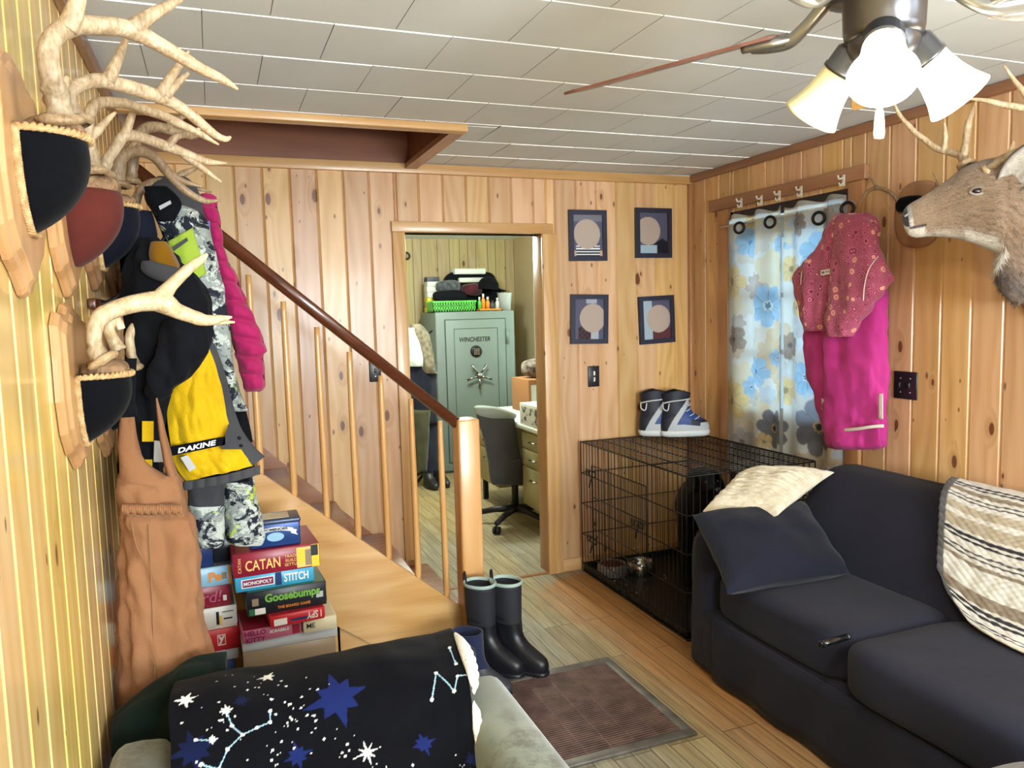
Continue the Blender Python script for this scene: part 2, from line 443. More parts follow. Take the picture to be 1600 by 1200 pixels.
# ------------------------------------------------------------------ room shell
XL, XR, YB, YF, ZC = -.30, 2.735, 4.0, -2.6, 2.315
OX0, OX1, OY1 = .7, 3.05, 7.75               # office behind
random.seed(5)
def boards(mb, o, ud, zr, u0, u1, pitch, phase, mi=0, ch=.0075, dp=.010, flip=False):
    # tongue and groove boards standing on edge: every board its own v-groove
    o, ud = V(o), V(ud); nd = ud.cross(V((0, 0, 1)))
    if flip: nd = -nd
    e = [u0]; k = math.ceil((u0-phase)/pitch+1e-6)
    while phase+k*pitch < u1-1e-4: e.append(phase+k*pitch); k += 1
    e.append(u1)
    for a, b_ in zip(e[:-1], e[1:]):
        rnd = mn.noise(V((round((a+b_)/2/pitch)*3.7, pitch*9, phase*5)))*.5+.5; rnd = (rnd*7.31) % 1
        c = min(ch, (b_-a)/3)
        pr = [(a, -dp), (a+c, 0), (b_-c, 0), (b_, -dp)]
        for (p, q), (r, t_) in zip(pr[:-1], pr[1:]):
            vs = [o+ud*p+nd*q+V((0, 0, zr[0])), o+ud*r+nd*t_+V((0, 0, zr[0])), o+ud*r+nd*t_+V((0, 0, zr[1])), o+ud*p+nd*q+V((0, 0, zr[1]))]
            uvq = [(p, zr[0]), (r, zr[0]), (r, zr[1]), (p, zr[1])]
            f = (0, 1, 2, 3) if not flip else (3, 2, 1, 0)
            mb.add(vs, [f], mi, False, uv=[uvq if not flip else uvq[::-1]], bid=rnd)

mb = MB()                                     # wall with the doorway
DX0, DX1, DZ = .955, 1.744, 1.96
P0 = .1305
for u0, u1, z in ((XL, DX0-.03, (0, ZC)), (DX0-.03, DX1+.03, (DZ, ZC)), (DX1+.03, XR, (0, ZC))):
    boards(mb, (0, YB, 0), (1, 0, 0), z, u0, u1, P0, .132)
    mb.box(u0 if u0 > XL else XL-.02, u1, YB+.012, YB+.115, z[0], z[1], 1)
w = struct(mb.build('wall_back', [PINE, OFFW], org=(0, YB, 0)))

mb = MB()                                     # wall with the outside door, and an unseen window added for side light
PR = .1325
DY0, DY1, DZR = 2.745, 3.62, 2.05
WY0, WY1, WZ0, WZ1 = -1.7, -.3, .75, 2.0
for u0, u1, z in ((YF, WY0, (0, ZC+.03)), (WY0, WY1, (0, WZ0)), (WY0, WY1, (WZ1, ZC+.03)), (WY1, DY0, (0, ZC+.03)), (DY0, DY1, (DZR, ZC+.03)), (DY1, YB, (0, ZC+.03))):
    boards(mb, (XR, 0, 0), (0, 1, 0), z, u0, u1, PR, 2.531-PR*30, flip=True)
    mb.box(XR+.012, XR+.14, u0, u1, z[0], z[1], 1)
struct(mb.build('wall_right', [PINE_R, WHITE], org=(XR, 0, 0)))

mb = MB()
boards(mb, (XL, 0, 0), (0, 1, 0), (0, ZC+.02), YF, YB, .118, .03)
mb.box(XL-.12, XL-.012, YF-.12, YB+.115, 0, ZC+.9, 1)
struct(mb.build('wall_left', [PINE_L, WHITE], org=(XL, 0, 0)))

mb = MB()                                     # wall behind the camera, with one wide window added for fill light
RX0, RX1, RZ0, RZ1 = .35, 2.35, .8, 2.05
for u0, u1, z in ((XL, RX0, (0, ZC)), (RX0, RX1, (0, RZ0)), (RX0, RX1, (RZ1, ZC)), (RX1, XR, (0, ZC))):
    boards(mb, (0, YF, 0), (1, 0, 0), z, u0, u1, .13, .0, flip=True)
    mb.box(u0, u1, YF-.12, YF-.012, z[0], z[1], 1)
struct(mb.build('wall_rear', [PINE, WHITE], org=(0, YF, 0)))

mb = MB()
mb.add([(XL-.1, YF-.1, 0), (3.3, YF-.1, 0), (3.3, 8, 0), (XL-.1, 8, 0)], [(0, 1, 2, 3)], 0, uv=[[(XL-.1, YF-.1), (3.3, YF-.1), (3.3, 8), (XL-.1, 8)]])
mb.box(XL-.1, 3.3, YF-.1, 8, -.08, -.004, 1)
struct(mb.build('floor', [FLOOR, TRIM_X], org=(0, 0, 0)))
mb = MB(); mb.box(DX0-.03, DX1+.03, YB+.0, YB+.03, 0, .004)
struct(mb.build('trim_1', STEP))

# ceiling boards, with the stair opening
mb = MB(); SX1, SY0 = 1.0, 3.16
px, py = .333, .3165
def tile(x0, x1, y0, y1):
    if x1-x0 < .004 or y1-y0 < .004: return
    j = random.uniform(-.0012, .0012)
    mb.add([(x0, y0, ZC+j), (x1, y0, ZC+j), (x1, y1, ZC+.002), (x0, y1, ZC+.002), (x0, y0, ZC+.012), (x1, y0, ZC+.012), (x1, y1, ZC+.012), (x0, y1, ZC+.012)],
           [(3, 2, 1, 0), (0, 1, 5, 4), (1, 2, 6, 5), (2, 3, 7, 6), (3, 0, 4, 7)], [0, 1, 2, 1, 2])
r = -16
while 2.172+r*py < YB:
    y0 = max(2.172+r*py, YF); y1 = min(2.172+(r+1)*py-.004, YB)
    if y1 > y0:
        k = -3
        while .02+k*px+(r % 2)*px/2 < XR:
            x0 = max(.02+k*px+(r % 2)*px/2, XL); x1 = min(.02+(k+1)*px+(r % 2)*px/2-.002, XR); k += 1
            if x1 <= x0: continue
            if y0 >= SY0 or y1 > SY0:
                if x0 < SX1:
                    if y0 < SY0: tile(x0, x1 if x1 <= SX1 else x1, y0, SY0)
                    if x1 > SX1: tile(SX1, x1, max(y0, SY0), y1)
                    continue
            tile(x0, x1, y0, y1)
    r += 1
for x0, x1, y0, y1 in ((XL, XR, YF, SY0), (SX1, XR, SY0, YB)):
    mb.box(x0, x1, y0, y1, ZC+.006, ZC+.1, 1)
struct(mb.build('ceiling', [TILE, TILEGAP, TILEDARK], org=(0, 0, ZC)))

# stair well lining above the ceiling
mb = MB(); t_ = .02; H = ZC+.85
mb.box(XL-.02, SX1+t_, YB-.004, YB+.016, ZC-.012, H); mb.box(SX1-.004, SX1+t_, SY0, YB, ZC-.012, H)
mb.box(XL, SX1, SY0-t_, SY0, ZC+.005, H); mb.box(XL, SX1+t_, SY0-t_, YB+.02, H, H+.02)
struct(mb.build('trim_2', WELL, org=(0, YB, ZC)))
mb = MB()                                     # rim boards round the opening
mb.box(XL, SX1+.035, SY0-.05, SY0+.012, ZC-.034, ZC-.003, bev=.004)
struct(mb.build('trim_3', TRIM_X))
mb = MB(); mb.box(SX1-.028, SX1+.035, SY0, YB-.01, ZC-.032, ZC-.006)
struct(mb.build('trim_4', TRIM_Y))

# crown trims
mb = MB(); mb.box(XL, XR, YB-.02, YB+.004, ZC-.053, ZC-.002, bev=.004); struct(mb.build('trim_5', TRIM_X))
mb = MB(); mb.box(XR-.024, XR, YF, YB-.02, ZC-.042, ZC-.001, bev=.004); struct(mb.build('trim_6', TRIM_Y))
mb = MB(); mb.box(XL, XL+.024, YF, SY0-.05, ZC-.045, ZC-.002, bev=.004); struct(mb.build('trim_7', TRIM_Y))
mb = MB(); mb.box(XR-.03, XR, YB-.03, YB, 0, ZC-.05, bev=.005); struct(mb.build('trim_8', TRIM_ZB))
mb = MB(); mb.box(DX1+.085, XR-.03, YB-.014, YB, 0, .075, bev=.003); struct(mb.build('baseboard_back', TRIM_X))

# casing of the doorway
mb = MB(); mb.box(.89, 1.808, YB-.022, YB, DZ, DZ+.055, bev=.003); struct(mb.build('trim_9', TRIM_X))
mb = MB(); mb.box(.893, DX0+.004, YB-.02, YB, .205, DZ, bev=.003); struct(mb.build('trim_10', TRIM_Z))
mb = MB(); mb.box(DX1-.004, DX1+.085, YB-.02, YB, 0, DZ, bev=.003); struct(mb.build('trim_11', TRIM_Z))
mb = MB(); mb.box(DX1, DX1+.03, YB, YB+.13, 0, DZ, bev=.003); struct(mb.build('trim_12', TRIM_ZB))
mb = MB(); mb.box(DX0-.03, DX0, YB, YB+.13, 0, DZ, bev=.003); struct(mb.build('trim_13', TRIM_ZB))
mb = MB(); mb.box(DX0-.03, DX1+.03, YB, YB+.13, DZ, DZ+.02, bev=.002); struct(mb.build('trim_14', TRIM_X))

# casing and leaf of the outside door
mb = MB(); mb.box(XR-.03, XR, 2.64, 3.785, 2.072, 2.135, bev=.004); struct(mb.build('trim_15', TRIM_Y))
mb = MB(); mb.box(XR-.022, XR, DY1, DY1+.085, 0, 2.072, bev=.004); struct(mb.build('trim_16', TRIM_ZB))
mb = MB(); mb.box(XR-.022, XR, DY0-.085, DY0, 0, 2.072, bev=.004); struct(mb.build('trim_17', TRIM_ZB))
DARKJ = mat('jamb_shadow', '#2b2327', .6)  # dark jamb, with the shadow below the header put into its colour
mb = MB(); mb.box(XR, XR+.05, DY0, DY1, 2.0, DZR); mb.box(XR, XR+.13, DY0, DY0+.015, 0, DZR); mb.box(XR, XR+.13, DY1-.015, DY1, 0, DZR)
struct(mb.build('trim_18', DARKJ))
DOORW = mat('door_white', '#cfd3d2', .45)
def glassm():
    t = NT('pane_glass'); t.b.inputs['Transmission Weight'].default_value = 1.; t.b.inputs['IOR'].default_value = 1.02
    return t.fin(lin('#f4faff'), .0)
GLASS = glassm()
d = bpy.data.objects.new('door_1', None); COL.objects.link(d); d.location = (XR+.075, 3.18, 0); ORG['door_1'] = V(d.location); d['kind'] = 'structure'
a, c = DY0+.018, DY1-.018; lz0, lz1 = .98, 1.88
mb = MB()
mb.box(XR+.055, XR+.095, a, c, .01, lz0); mb.box(XR+.055, XR+.095, a, c, lz1, 1.99)
mb.box(XR+.055, XR+.095, a, a+.12, lz0, lz1); mb.box(XR+.055, XR+.095, c-.12, c, lz0, lz1)
mb.build('door_leaf', DOORW, d)
mb = MB()
for k in (1, 2):
    y = a+.12+(c-a-.24)*k/3; mb.box(XR+.058, XR+.092, y-.012, y+.012, lz0, lz1)
    z = lz0+(lz1-lz0)*k/3; mb.box(XR+.058, XR+.092, a+.12, c-.12, z-.012, z+.012)
mb.build('muntin', DOORW, d)
mb = MB(); mb.box(XR+.072, XR+.078, a+.12, c-.12, lz0, lz1); mb.build('pane', GLASS, d)
for z in (.35, 1.05, 1.75):
    mb = MB(); mb.tube([(XR-.004, DY1-.004, z-.05), (XR-.004, DY1-.004, z+.05)], .009, 8); mb.build('hinge', BLACK, d)

# unseen windows behind the camera, added for fill light
def window(name, mk, nb):
    e = bpy.data.objects.new(name, None); COL.objects.link(e); e['kind'] = 'structure'; e.location = mk(0, 0, 0); ORG[name] = V(e.location)
    f = MB()
    for u in (0, .5, 1): f.box(*[x for p in zip(mk(u*.96, 0, 0), mk(u*.96+.04, 1, 1)) for x in sorted(p)])
    for v in (0, .48, .96): f.box(*[x for p in zip(mk(0, v, 0), mk(1, v+.04, 1)) for x in sorted(p)])
    f.build('window_frame', WHITE, e)
window('added_window_1', lambda u, v, w: V((RX0+u*(RX1-RX0), YF-.09+w*.04, RZ0+v*(RZ1-RZ0))), 2)
window('added_window_2', lambda u, v, w: V((XR+.06+w*.04, WY0+u*(WY1-WY0), WZ0+v*(WZ1-WZ0))), 2)

# office shell
def panel(u0, u1, mk, mb):
    u = u0; k = 0; random.seed(int(u0*100))
    while u < u1-.01:
        wd = random.choice((.09, .13, .17, .11)); e = min(u+wd, u1)
        r_ = random.random()
        mb.add([mk(u+.003, 0), mk(e-.003, 0), mk(e-.003, 2.32), mk(u+.003, 2.32)], [(0, 1, 2, 3)], 0, uv=[[(u, 0), (e, 0), (e, 2.32), (u, 2.32)]], bid=r_)
        u = e
OFFP = wood('office_panel_grain', '#c3b389', '#b4a274', '#93814f', uv=True, knots=.5, rough=.6, coat=0, var=.12)
OFFD = mat('office_groove', '#6b5c3c', .8)
mb = MB(); panel(OX0, OX1, lambda u, z: V((u, OY1, z)), mb); mb.box(OX0-.1, OX1+.1, OY1+.003, OY1+.1, 0, 2.32, 1); struct(mb.build('wall_far', [OFFP, OFFD], org=(0, OY1, 0)))
WY2, WY3 = 6.25, 7.1
mb = MB()
for y0, y1, z0, z1 in ((4.11, WY2, 0, 2.32), (WY3, OY1, 0, 2.32), (WY2, WY3, 0, .9), (WY2, WY3, 2.0, 2.32)): mb.box(OX1, OX1+.1, y0, y1, z0, z1)
struct(mb.build('wall_far_right', OFFP, org=(OX1, 6, 0)))
mb = MB(); mb.box(OX0-.1, OX0, 4.11, OY1, 0, 2.32); struct(mb.build('wall_far_left', OFFW, org=(OX0, 6, 0)))
mb = MB(); mb.box(OX0-.1, OX1+.1, 4.11, OY1+.1, 2.30, 2.36); struct(mb.build('ceiling_far', TILE, org=(2, 6, 2.3)))
# ------------------------------------------------------------------ staircase
YS = 3.22
def rz(x): return .914-.844*(x-.139)
st = thing('staircase', 'pine staircase with round spindles climbing left along the back wall', 'staircase', (.9, YS, 0))
mb = MB()
prof = [(-.295, rz(-.295)), (.985, rz(.985)), (1.02, rz(1.02)-.012), (1.025, .09), (.60, .09), (-.295, rz(-.295)-.53)]
mb.prism([(x, YS-.024, z) for x, z in prof], (0, .036, 0)); mb.build('stringer', STAIR, st)
mb = MB()
for a, c in ((-.295, .12), (.13, .415), (.425, .60)):
    zt = lambda x: rz(x)-.42
    mb.prism([(a, YS-.004, .0), (c, YS-.004, .0), (c, YS-.004, max(zt(c), .09)), (a, YS-.004, zt(a))], (0, .012, 0))
mb.prism([(.6, YS-.004, 0), (1.0, YS-.004, 0), (1.0, YS-.004, .095), (.6, YS-.004, .095)], (0, .012, 0))
mb.build('under_stair_panel', STAIR, st)
n = 6; run = .2365; rise = .1995
for i in range(n):
    x1 = .99-run*i; z = rise*(i+1)-.02
    mb = MB(); mb.box(max(x1-run-.02, XL+.004), x1+.022, YS+.014, YB-.022, z-.028, z, bev=.006); mb.build('tread', STEP, st)
    mb = MB(); mb.box(x1-.018, x1, YS+.014, YB-.022, z-rise+.0 if i else 0, z-.028); mb.build('riser', STEP, st)
mb = MB(); mb.prism([(XL+.003, YB-.02, 1.37), (.80, YB-.02, .30), (.80, YB-.02, .0), (XL+.003, YB-.02, .0)], (0, .014, 0)); mb.build('skirt_board', STEP, st)
for k in range(9):
    x = .899-.1265*k; mb = MB(); zb, zt = rz(x)-.01, rz(x)+.79
    mb.tube([(x+.003, YS, zb), (x+.003, YS, zb+.12), (x, YS, zt-.2), (x, YS, zt)], [.0125, .0145, .013, .0105], 12, k=3); mb.build('baluster', DOWEL, st)
mb = MB(); mb.box(.966, 1.066, YS-.05, YS+.05, 0, 1.066, bev=.009); mb.lathe([(.0, 1.072), (.03, 1.070), (.046, 1.064)], (1.016, YS, 0), n=4); mb.build('newel_post', NEWEL, st)
a, c = V((-.275, YS, 2.128)), V((.975, YS, 1.045)); dr = (c-a).normalized(); nm = V((-dr.z, 0, dr.x)); nm = nm if nm.z > 0 else -nm
rings = []
for p in (a, c):
    rings.append([p+V((0, 1, 0))*(.026*math.copysign(abs(cos(t))**.7, cos(t)))+nm*(.024*math.copysign(abs(sin(t))**.8, sin(t))+(.006*abs(cos(t)))) for t in [2*PI*j/20 for j in range(20)]])
mb = MB(); mb.loft(rings); mb.build('handrail', RAILM, st)

# ------------------------------------------------------------------ floor register
GR = mat('register_steel', '#77736d', .5, metal=.35, c2='#55504b', sc=9, bump=.05)
GRD = mat('register_brown', '#755952', .6, metal=.15, c2='#553f3a', sc=14)
fr = thing('floor_register', 'large steel framed floor heat register with brown grille in front of the boots', 'floor register', (1.15, 2.55, 0))
gx0, gx1, gy0, gy1 = .79, 1.532, 2.215, 2.885
mb = MB(); w_ = .042
for x0, x1, y0, y1 in ((gx0, gx1, gy0, gy0+w_), (gx0, gx1, gy1-w_, gy1), (gx0, gx0+w_, gy0+w_, gy1-w_), (gx1-w_, gx1, gy0+w_, gy1-w_)): mb.box(x0, x1, y0, y1, .0, .012, bev=.004)
mb.build('frame', GR, fr)
mb = MB(); N_ = 46
for k in range(N_):
    y = gy0+w_+(gy1-gy0-2*w_)*(k+.5)/N_; mb.box(gx0+w_, gx1-w_, y-.0024, y+.0024, .002, .011)
for k in range(1, 7):
    x = gx0+w_+(gx1-gx0-2*w_)*k/7; mb.box(x-.002, x+.002, gy0+w_, gy1-w_, .002, .0092 if k != 4 else .0105)
mb.build('grille', GRD, fr)
mb = MB(); mb.box(gx0+.03, gx1-.03, gy0+.03, gy1-.03, .0008, .0022); mb.build('duct_shade_sheet', mat('duct_shade', '#0c0807', .9), fr)  # near-black sheet that paints in the shade down the duct

# ------------------------------------------------------------------ black sofa
SOFA = fabric('sofa_slipcover', '#272836', '#21222e', sc=3, weave=420, sheen=.06, bump=.4, fold=9)
NAVY = fabric('navy_pillow_cloth', '#1e202d', '#191b26', sc=4, weave=420, sheen=.07, bump=.4)
so = thing('sofa', 'long black fabric sofa against the right wall', 'sofa', (2.3, 1.5, 0))
sy0, sy1 = .35, 2.72
mb = MB(); mb.box(1.822, 2.70, sy0, sy1-.02, .015, .29, bev=.03, seg=3); mb.build('base', SOFA, so)
def prof_loft(mb, prof, y0, y1, rnd=.08, k=6, wr=.006, seed=0):
    P = catmull([(*p, 0) for p in prof]+[(*prof[0], 0)], 4)[:-1]
    cx = sum(p[0] for p in P)/len(P); cz = sum(p[1] for p in P)/len(P); rings = []
    st_ = [(0, .70), (.12, .86), (.4, .96), (1, 1)]
    ys = [(y1-rnd*a_, s_) for a_, s_ in st_]+[(y1-rnd+(y0+rnd-(y1-rnd))*i/k, 1) for i in range(1, k)]+[(y0+rnd*a_, s_) for a_, s_ in st_[::-1]]
    for y, s_ in ys:
        r = []
        for p in P:
            x, z = cx+(p[0]-cx)*s_, cz+(p[1]-cz)*s_
            q = V((x, y, z)); q += V((-.7, 0, .5))*wr*(nz(x+seed, y, z, 6)+.6*nz(x+seed, y, z, 14)); r.append(q)
        rings.append(r)
    mb.loft(rings)
bk = [(2.30, .44), (2.36, .58), (2.46, .73), (2.53, .795), (2.61, .81), (2.66, .80), (2.69, .70), (2.692, .4), (2.68, .25), (2.33, .25)]
mb = MB(); prof_loft(mb, bk, 1.5, 2.69, .09, 14); mb.build('back_cushion', SOFA, so)
mb = MB(); prof_loft(mb, bk, sy0+.02, 1.5, .09, 10, seed=3); mb.build('back_cushion', SOFA, so)
am = [(1.822, .03), (1.824, .30), (1.828, .52), (1.87, .585), (1.98, .60), (2.3, .60), (2.50, .60), (2.60, .55), (2.61, .29), (2.60, .03)]
mb = MB(); prof_loft(mb, am, 2.535, sy1, .06, 4, .004); mb.build('armrest', SOFA, so)
for i, (y0, y1, x0) in enumerate(((1.835, 2.545, 1.815), (1.12, 1.84, 1.79), (.4, 1.125, 1.79))):
    mb = MB(); mb.cushion(((x0+2.36)/2, (y0+y1)/2, .368), (2.36-x0, y1-y0+.01, .185), .32, wr=.008, seed=i*5, nu=72, nv=36); mb.build('seat_cushion', SOFA, so)
mb = MB(); mb.grid(lambda u, v: (1.817-.006*sin(u*46)*v, 2.52-u*(2.52-sy0-.02), .28-v*.265), 180, 5, thick=.004); mb.build('skirt', SOFA, so)

# navy pillow against the arm
BL, BR, TL, TR = at(1135, 938, 2, .475), at(1318, 898, 2, .475), at(1082, 812, 1, 2.57), at(1252, 800, 1, 2.60)
o_ = (BL+BR+TL+TR)/4; ax_ = (BR-BL+TR-TL)/4; ay_ = (TL-BL+TR-BR)/4; nz_ = ax_.cross(ay_).normalized()
if nz_.dot(CAM-o_) < 0: nz_ = -nz_
mb = MB(); mb.pillow(o_+nz_*.03, ax_*1.04, ay_*1.06, nz_*.085, n=30, p=.38, pinch=.08, wr=.012, seed=2)
tag(mb.build('throw_pillow', NAVY), 'dark navy square pillow leaning on the far arm of the sofa', 'pillow')

# cream fur pillow
CREAM = NT('cream_ribbed_fur'); co_ = CREAM.coord('Object')
h_ = CREAM.math('ADD', CREAM.noise(CREAM.coord('Object', (26, 95, 60)), 1., 4, .6), CREAM.math('MULTIPLY', CREAM.noise(co_, 9, 3), .7))
CREAM.bump(h_, .4, .007)
CREAM = CREAM.fin(CREAM.mix(CREAM.mapr(CREAM.noise(CREAM.coord('Object', (10, 50, 30)), 1., 4), .35, .7), lin('#e4dcc6'), lin('#cfc3a8')), .9, 0, .2, 0, .4)
p0, p1, p2, p3 = at(1098, 803, 1, 2.66), at(1215, 810, 1, 2.40), at(1305, 742, 0, 2.52), at(1160, 742, 1, 2.84)
p3 = V((2.10, 2.86, .79)) if False else p3
o_ = (p0+p1+p2+p3)/4; ax_ = (p1-p0+p2-p3)/4; ay_ = (p3-p0+p2-p1)/4; nn = ax_.cross(ay_).normalized(); nn = nn if nn.z > 0 else -nn
mb = MB()
def pil(u, v, sg):
    k = (max(0, 1-u*u)*max(0, 1-v*v))**.45
    pu = u*(1-.10*(1-v*v)*abs(u)**3); pv = v*(1-.12*(1-u*u)*abs(v)**3)
    c00 = (p0, p1, p2, p3); a_, b_ = (pu+1)/2, (pv+1)/2
    q = p0*(1-a_)*(1-b_)+p1*a_*(1-b_)+p2*a_*b_+p3*(1-a_)*b_
    sag = -.035*(1-u*u)*(1-v)*.5
    rib = .005*sin((v*1.0+u*.35)*26+3*nz(u*2, v*2, 0, 1))*k if sg > 0 else 0
    return q+nn*(sg*k*(.085 if sg > 0 else .03)+.012+sag+rib+.010*nz(u*1.6, v*1.6, 1, 1.5)*k+(.0035*sin((v+u*.25)*70+4*nz(u*3, v*3, 5, 1))*k if sg > 0 else 0))
for sg in (1, -1):
    nn_ = 90; mb.grid(lambda u, v: pil((u*2-1)*sg, v*2-1, sg), nn_, nn_)
tag(mb.build('throw_pillow', CREAM), 'fluffy cream ribbed pillow lying on top of the sofa arm beside the dog crate', 'pillow')

# striped quilt over the sofa back
qp = [(2.715, .72), (2.695, .80), (2.65, .832), (2.60, .838), (2.525, .818), (2.45, .752), (2.35, .60), (2.293, .505), (2.25, .476), (2.20, .470)]
QP = catmull([(*p, 0) for p in qp], 10)
cum = [0]
for p, q in zip(QP[:-1], QP[1:]): cum.append(cum[-1]+math.hypot(q[0]-p[0], q[1]-p[1]))
QL = cum[-1]
def qpath(d):
    d = max(0, min(QL-1e-6, d)); i = 0
    while cum[i+1] < d: i += 1
    t = (d-cum[i])/(cum[i+1]-cum[i]); return QP[i][0]+(QP[i+1][0]-QP[i][0])*t, QP[i][1]+(QP[i+1][1]-QP[i][1])*t
qc = {'w': lin('#d4d2cc'), 'b': lin('#b3a794'), 'g': lin('#39363c'), 'k': lin('#4e4c50'), 't': lin('#8d8072'), 'r': lin('#555156')}
bands = [(.03, .012, 'g'), (.05, .008, 'g'), (.075, .02, 't'), (.11, .006, 'r'), (.125, .006, 'r'), (.15, .03, 'b'), (.20, .045, 'b'), (.255, .012, 'g'), (.275, .008, 'g'), (.31, .006, 'r'), (.325, .006, 'r'),
         (.345, .014, 't'), (.38, .05, 'w'), (.44, .04, 't'), (.49, .014, 'g'), (.512, .012, 'g'), (.55, .007, 'r'), (.566, .007, 'r'), (.59, .03, 'b'), (.65, .012, 'g'), (.68, .03, 'b'), (.72, .008, 'r')]
qw = 1.05
def lerp(T, x):
    for (a, p), (b_, q) in zip(T[:-1], T[1:]):
        if x <= b_: return p+(q-p)*(x-a)/(b_-a)
    return T[-1][1]
def qfn(u, v):
    d = .02+v*(QL-.02-.07*(1-min(1, u*4))**2)
    x, z = qpath(d)
    ye = lerp([(0, 2.13), (.15, 2.12), (.5, 2.02), (.82, 1.935), (.93, 1.86), (1, 1.79)], v)
    y = ye-u*qw-(.02*v*v)
    puff = .002*(sin(d*2*PI/.022)*sin(y*2*PI/.035))+.004*nz(y, d, 4, 22)+.012*max(0, nz(y, d, 2, 5))+.006
    return x-.7*puff, y, z+.7*puff
def qcol(u, v):
    d = v*QL-.17
    if u < .03: return (.11, .11, .12)
    if v > .985: return lin('#cfc8b6')
    c = qc['w']; y = u*qw
    for p, w_, k in bands:
        dd = abs(d-p-w_/2+.004*nz(y, d, 0, 9))
        if dd < w_/2: c = qc[k]
    m = 1-.12*max(0, nz(y*3, d*30, 0, 3))
    return (c[0]*m, c[1]*m, c[2]*m)
mb = MB(); mb.grid(qfn, 150, 260, col=qcol, thick=.006)
tag(mb.build('quilt', vprint('quilt_cloth', .9, .1, 600, .35)), 'white grey and brown striped quilt draped over the sofa back', 'blanket')
mb = MB(); q = qfn(0, .33); mb.box(q[0]-.008, q[0]+.02, q[1]-.005, q[1]+.03, q[2]-.02, q[2]+.025, bev=.002)
# small black device in the gap between the two seats
p = at(1306, 1007, 2, .462); e1 = at(1326, 1000, 2, .462); e0 = at(1286, 1012, 2, .462); dv = (e1-e0).normalized()
mb = MB(); mb.tube([e0+V((0, 0, .012)), e0+dv*.02+V((0, 0, .012)), e1+V((0, 0, .012))], [.008, .011, .011], 14, 0)
mb.tube([e1-dv*.012+V((0, 0, .012)), e1+V((0, 0, .012))], [.0116, .0116], 14, 1); mb.box(e0.x-.012, e0.x+.004, e0.y-.006, e0.y+.01, e0.z, e0.z+.02, 0, bev=.003)
tag(mb.build('pocket_torch', [mat('glossy_black', '#0e0e10', .2, coat=.5), mat('torch_ring', '#45464b', .3, metal=.8)]), 'short black tube lying in the gap between two sofa seats', 'torch')

# grey seat at the lower right corner
SUEDE = mat('grey_suede', '#8f9686', .9, c2='#868d80', sc=4, sheen=.4, bump=.15, bsc=150)
STONE = fabric('charcoal_grey_cloth', '#5d5d61', '#525257', sc=5, sheen=.3)
ot = thing('ottoman', 'round edged charcoal grey footstool in front of the sofa', 'ottoman', (1.55, .86, 0))
mb = MB(); mb.cushion((1.50, .88, .35), (.54, .60, .30), .42, wr=.004, nu=64, nv=32); mb.build('cushion_top', STONE, ot)
mb = MB(); mb.box(1.26, 1.74, .62, 1.14, .03, .25, bev=.03); mb.build('base', STONE, ot)
for sx in (1.30, 1.70):
    for sy in (.66, 1.10):
        mb = MB(); mb.box(sx-.02, sx+.02, sy-.02, sy+.02, 0, .04); mb.build('leg', BLACK, ot)

# ------------------------------------------------------------------ grey armchair
def suede_mat():
    t = NT('worn_grey_green_suede'); co = t.coord()
    st_ = t.math('MULTIPLY', t.mapr(t.noise(co, 17, 6, .7), .45, .60), t.mapr(t.noise(co, 4.2, 3), .45, .56))
    b_ = t.mix(t.mapr(t.noise(co, 5, 4), .35, .65), lin('#778073'), lin('#687068'))
    b_ = t.mix(t.math('MULTIPLY', st_, .75), b_, lin('#453e35'))
    t.bump(t.noise(co, 120, 4), .15, .003); return t.fin(b_, .85, 0, .2, 0, .35)
SU = suede_mat()
ac = thing('armchair', 'grey green suede armchair with a stained arm in the foreground', 'armchair', (.2, 1.4, 0))
def chair_arm(x0, x1, y0, y1, zt):
    mb = MB(); rings = []
    for y, s_ in ((y1, .62), (y1-.008, .80), (y1-.03, .93), (y1-.07, 1), (y1-.3, 1.0), (y1-.6, 1.), (y0, 1.)):
        c = V(((x0+x1)/2, y, .31)); r = []
        for t in range(32):
            a_ = 2*PI*t/32; X, Z = cos(a_), sin(a_)
            r.append(V((c.x+math.copysign(abs(X)**.55, X)*(x1-x0)/2*s_, y, .31+math.copysign(abs(Z)**.5, Z)*(zt-.31 if Z > 0 else .29)*(s_ if Z > 0 else 1)+.004*nz(a_, y, x0, 4))))
        rings.append(r)
    mb.loft(rings); return mb
chair_arm(.475, .665, .85, 1.86, .605).build('armrest', SU, ac)
chair_arm(-.285, -.12, .85, 1.90, .60).build('armrest', SU, ac)
cb = [(1.36, .40), (1.50, .53), (1.62, .67), (1.70, .735), (1.77, .752), (1.85, .73), (1.90, .6), (1.92, .12), (1.5, .12)]
cb = [(y_+.05, .45+(z_-.45)*.70) for y_, z_ in cb]
mb = MB(); P = catmull([(*p, 0) for p in cb]+[(*cb[0], 0)], 4)[:-1]; rings = []
for x, s_ in ((-.125, .8), (-.11, .95), (-.06, 1), (.15, 1), (.35, 1), (.42, 1), (.465, .95), (.48, .8)):
    rings.append([V((x, 1.66+(p[0]-1.66)*s_, .45+(p[1]-.45)*s_)) for p in P])
mb.loft(rings); mb.build('backrest', SU, ac)
mb = MB(); mb.cushion((.178, 1.17, .355), (.59, .62, .19), .35, wr=.005); mb.build('seat_cushion', SU, ac)
mb = MB(); mb.box(-.13, .49, .88, 1.86, .06, .27, bev=.02); mb.build('base', SU, ac)

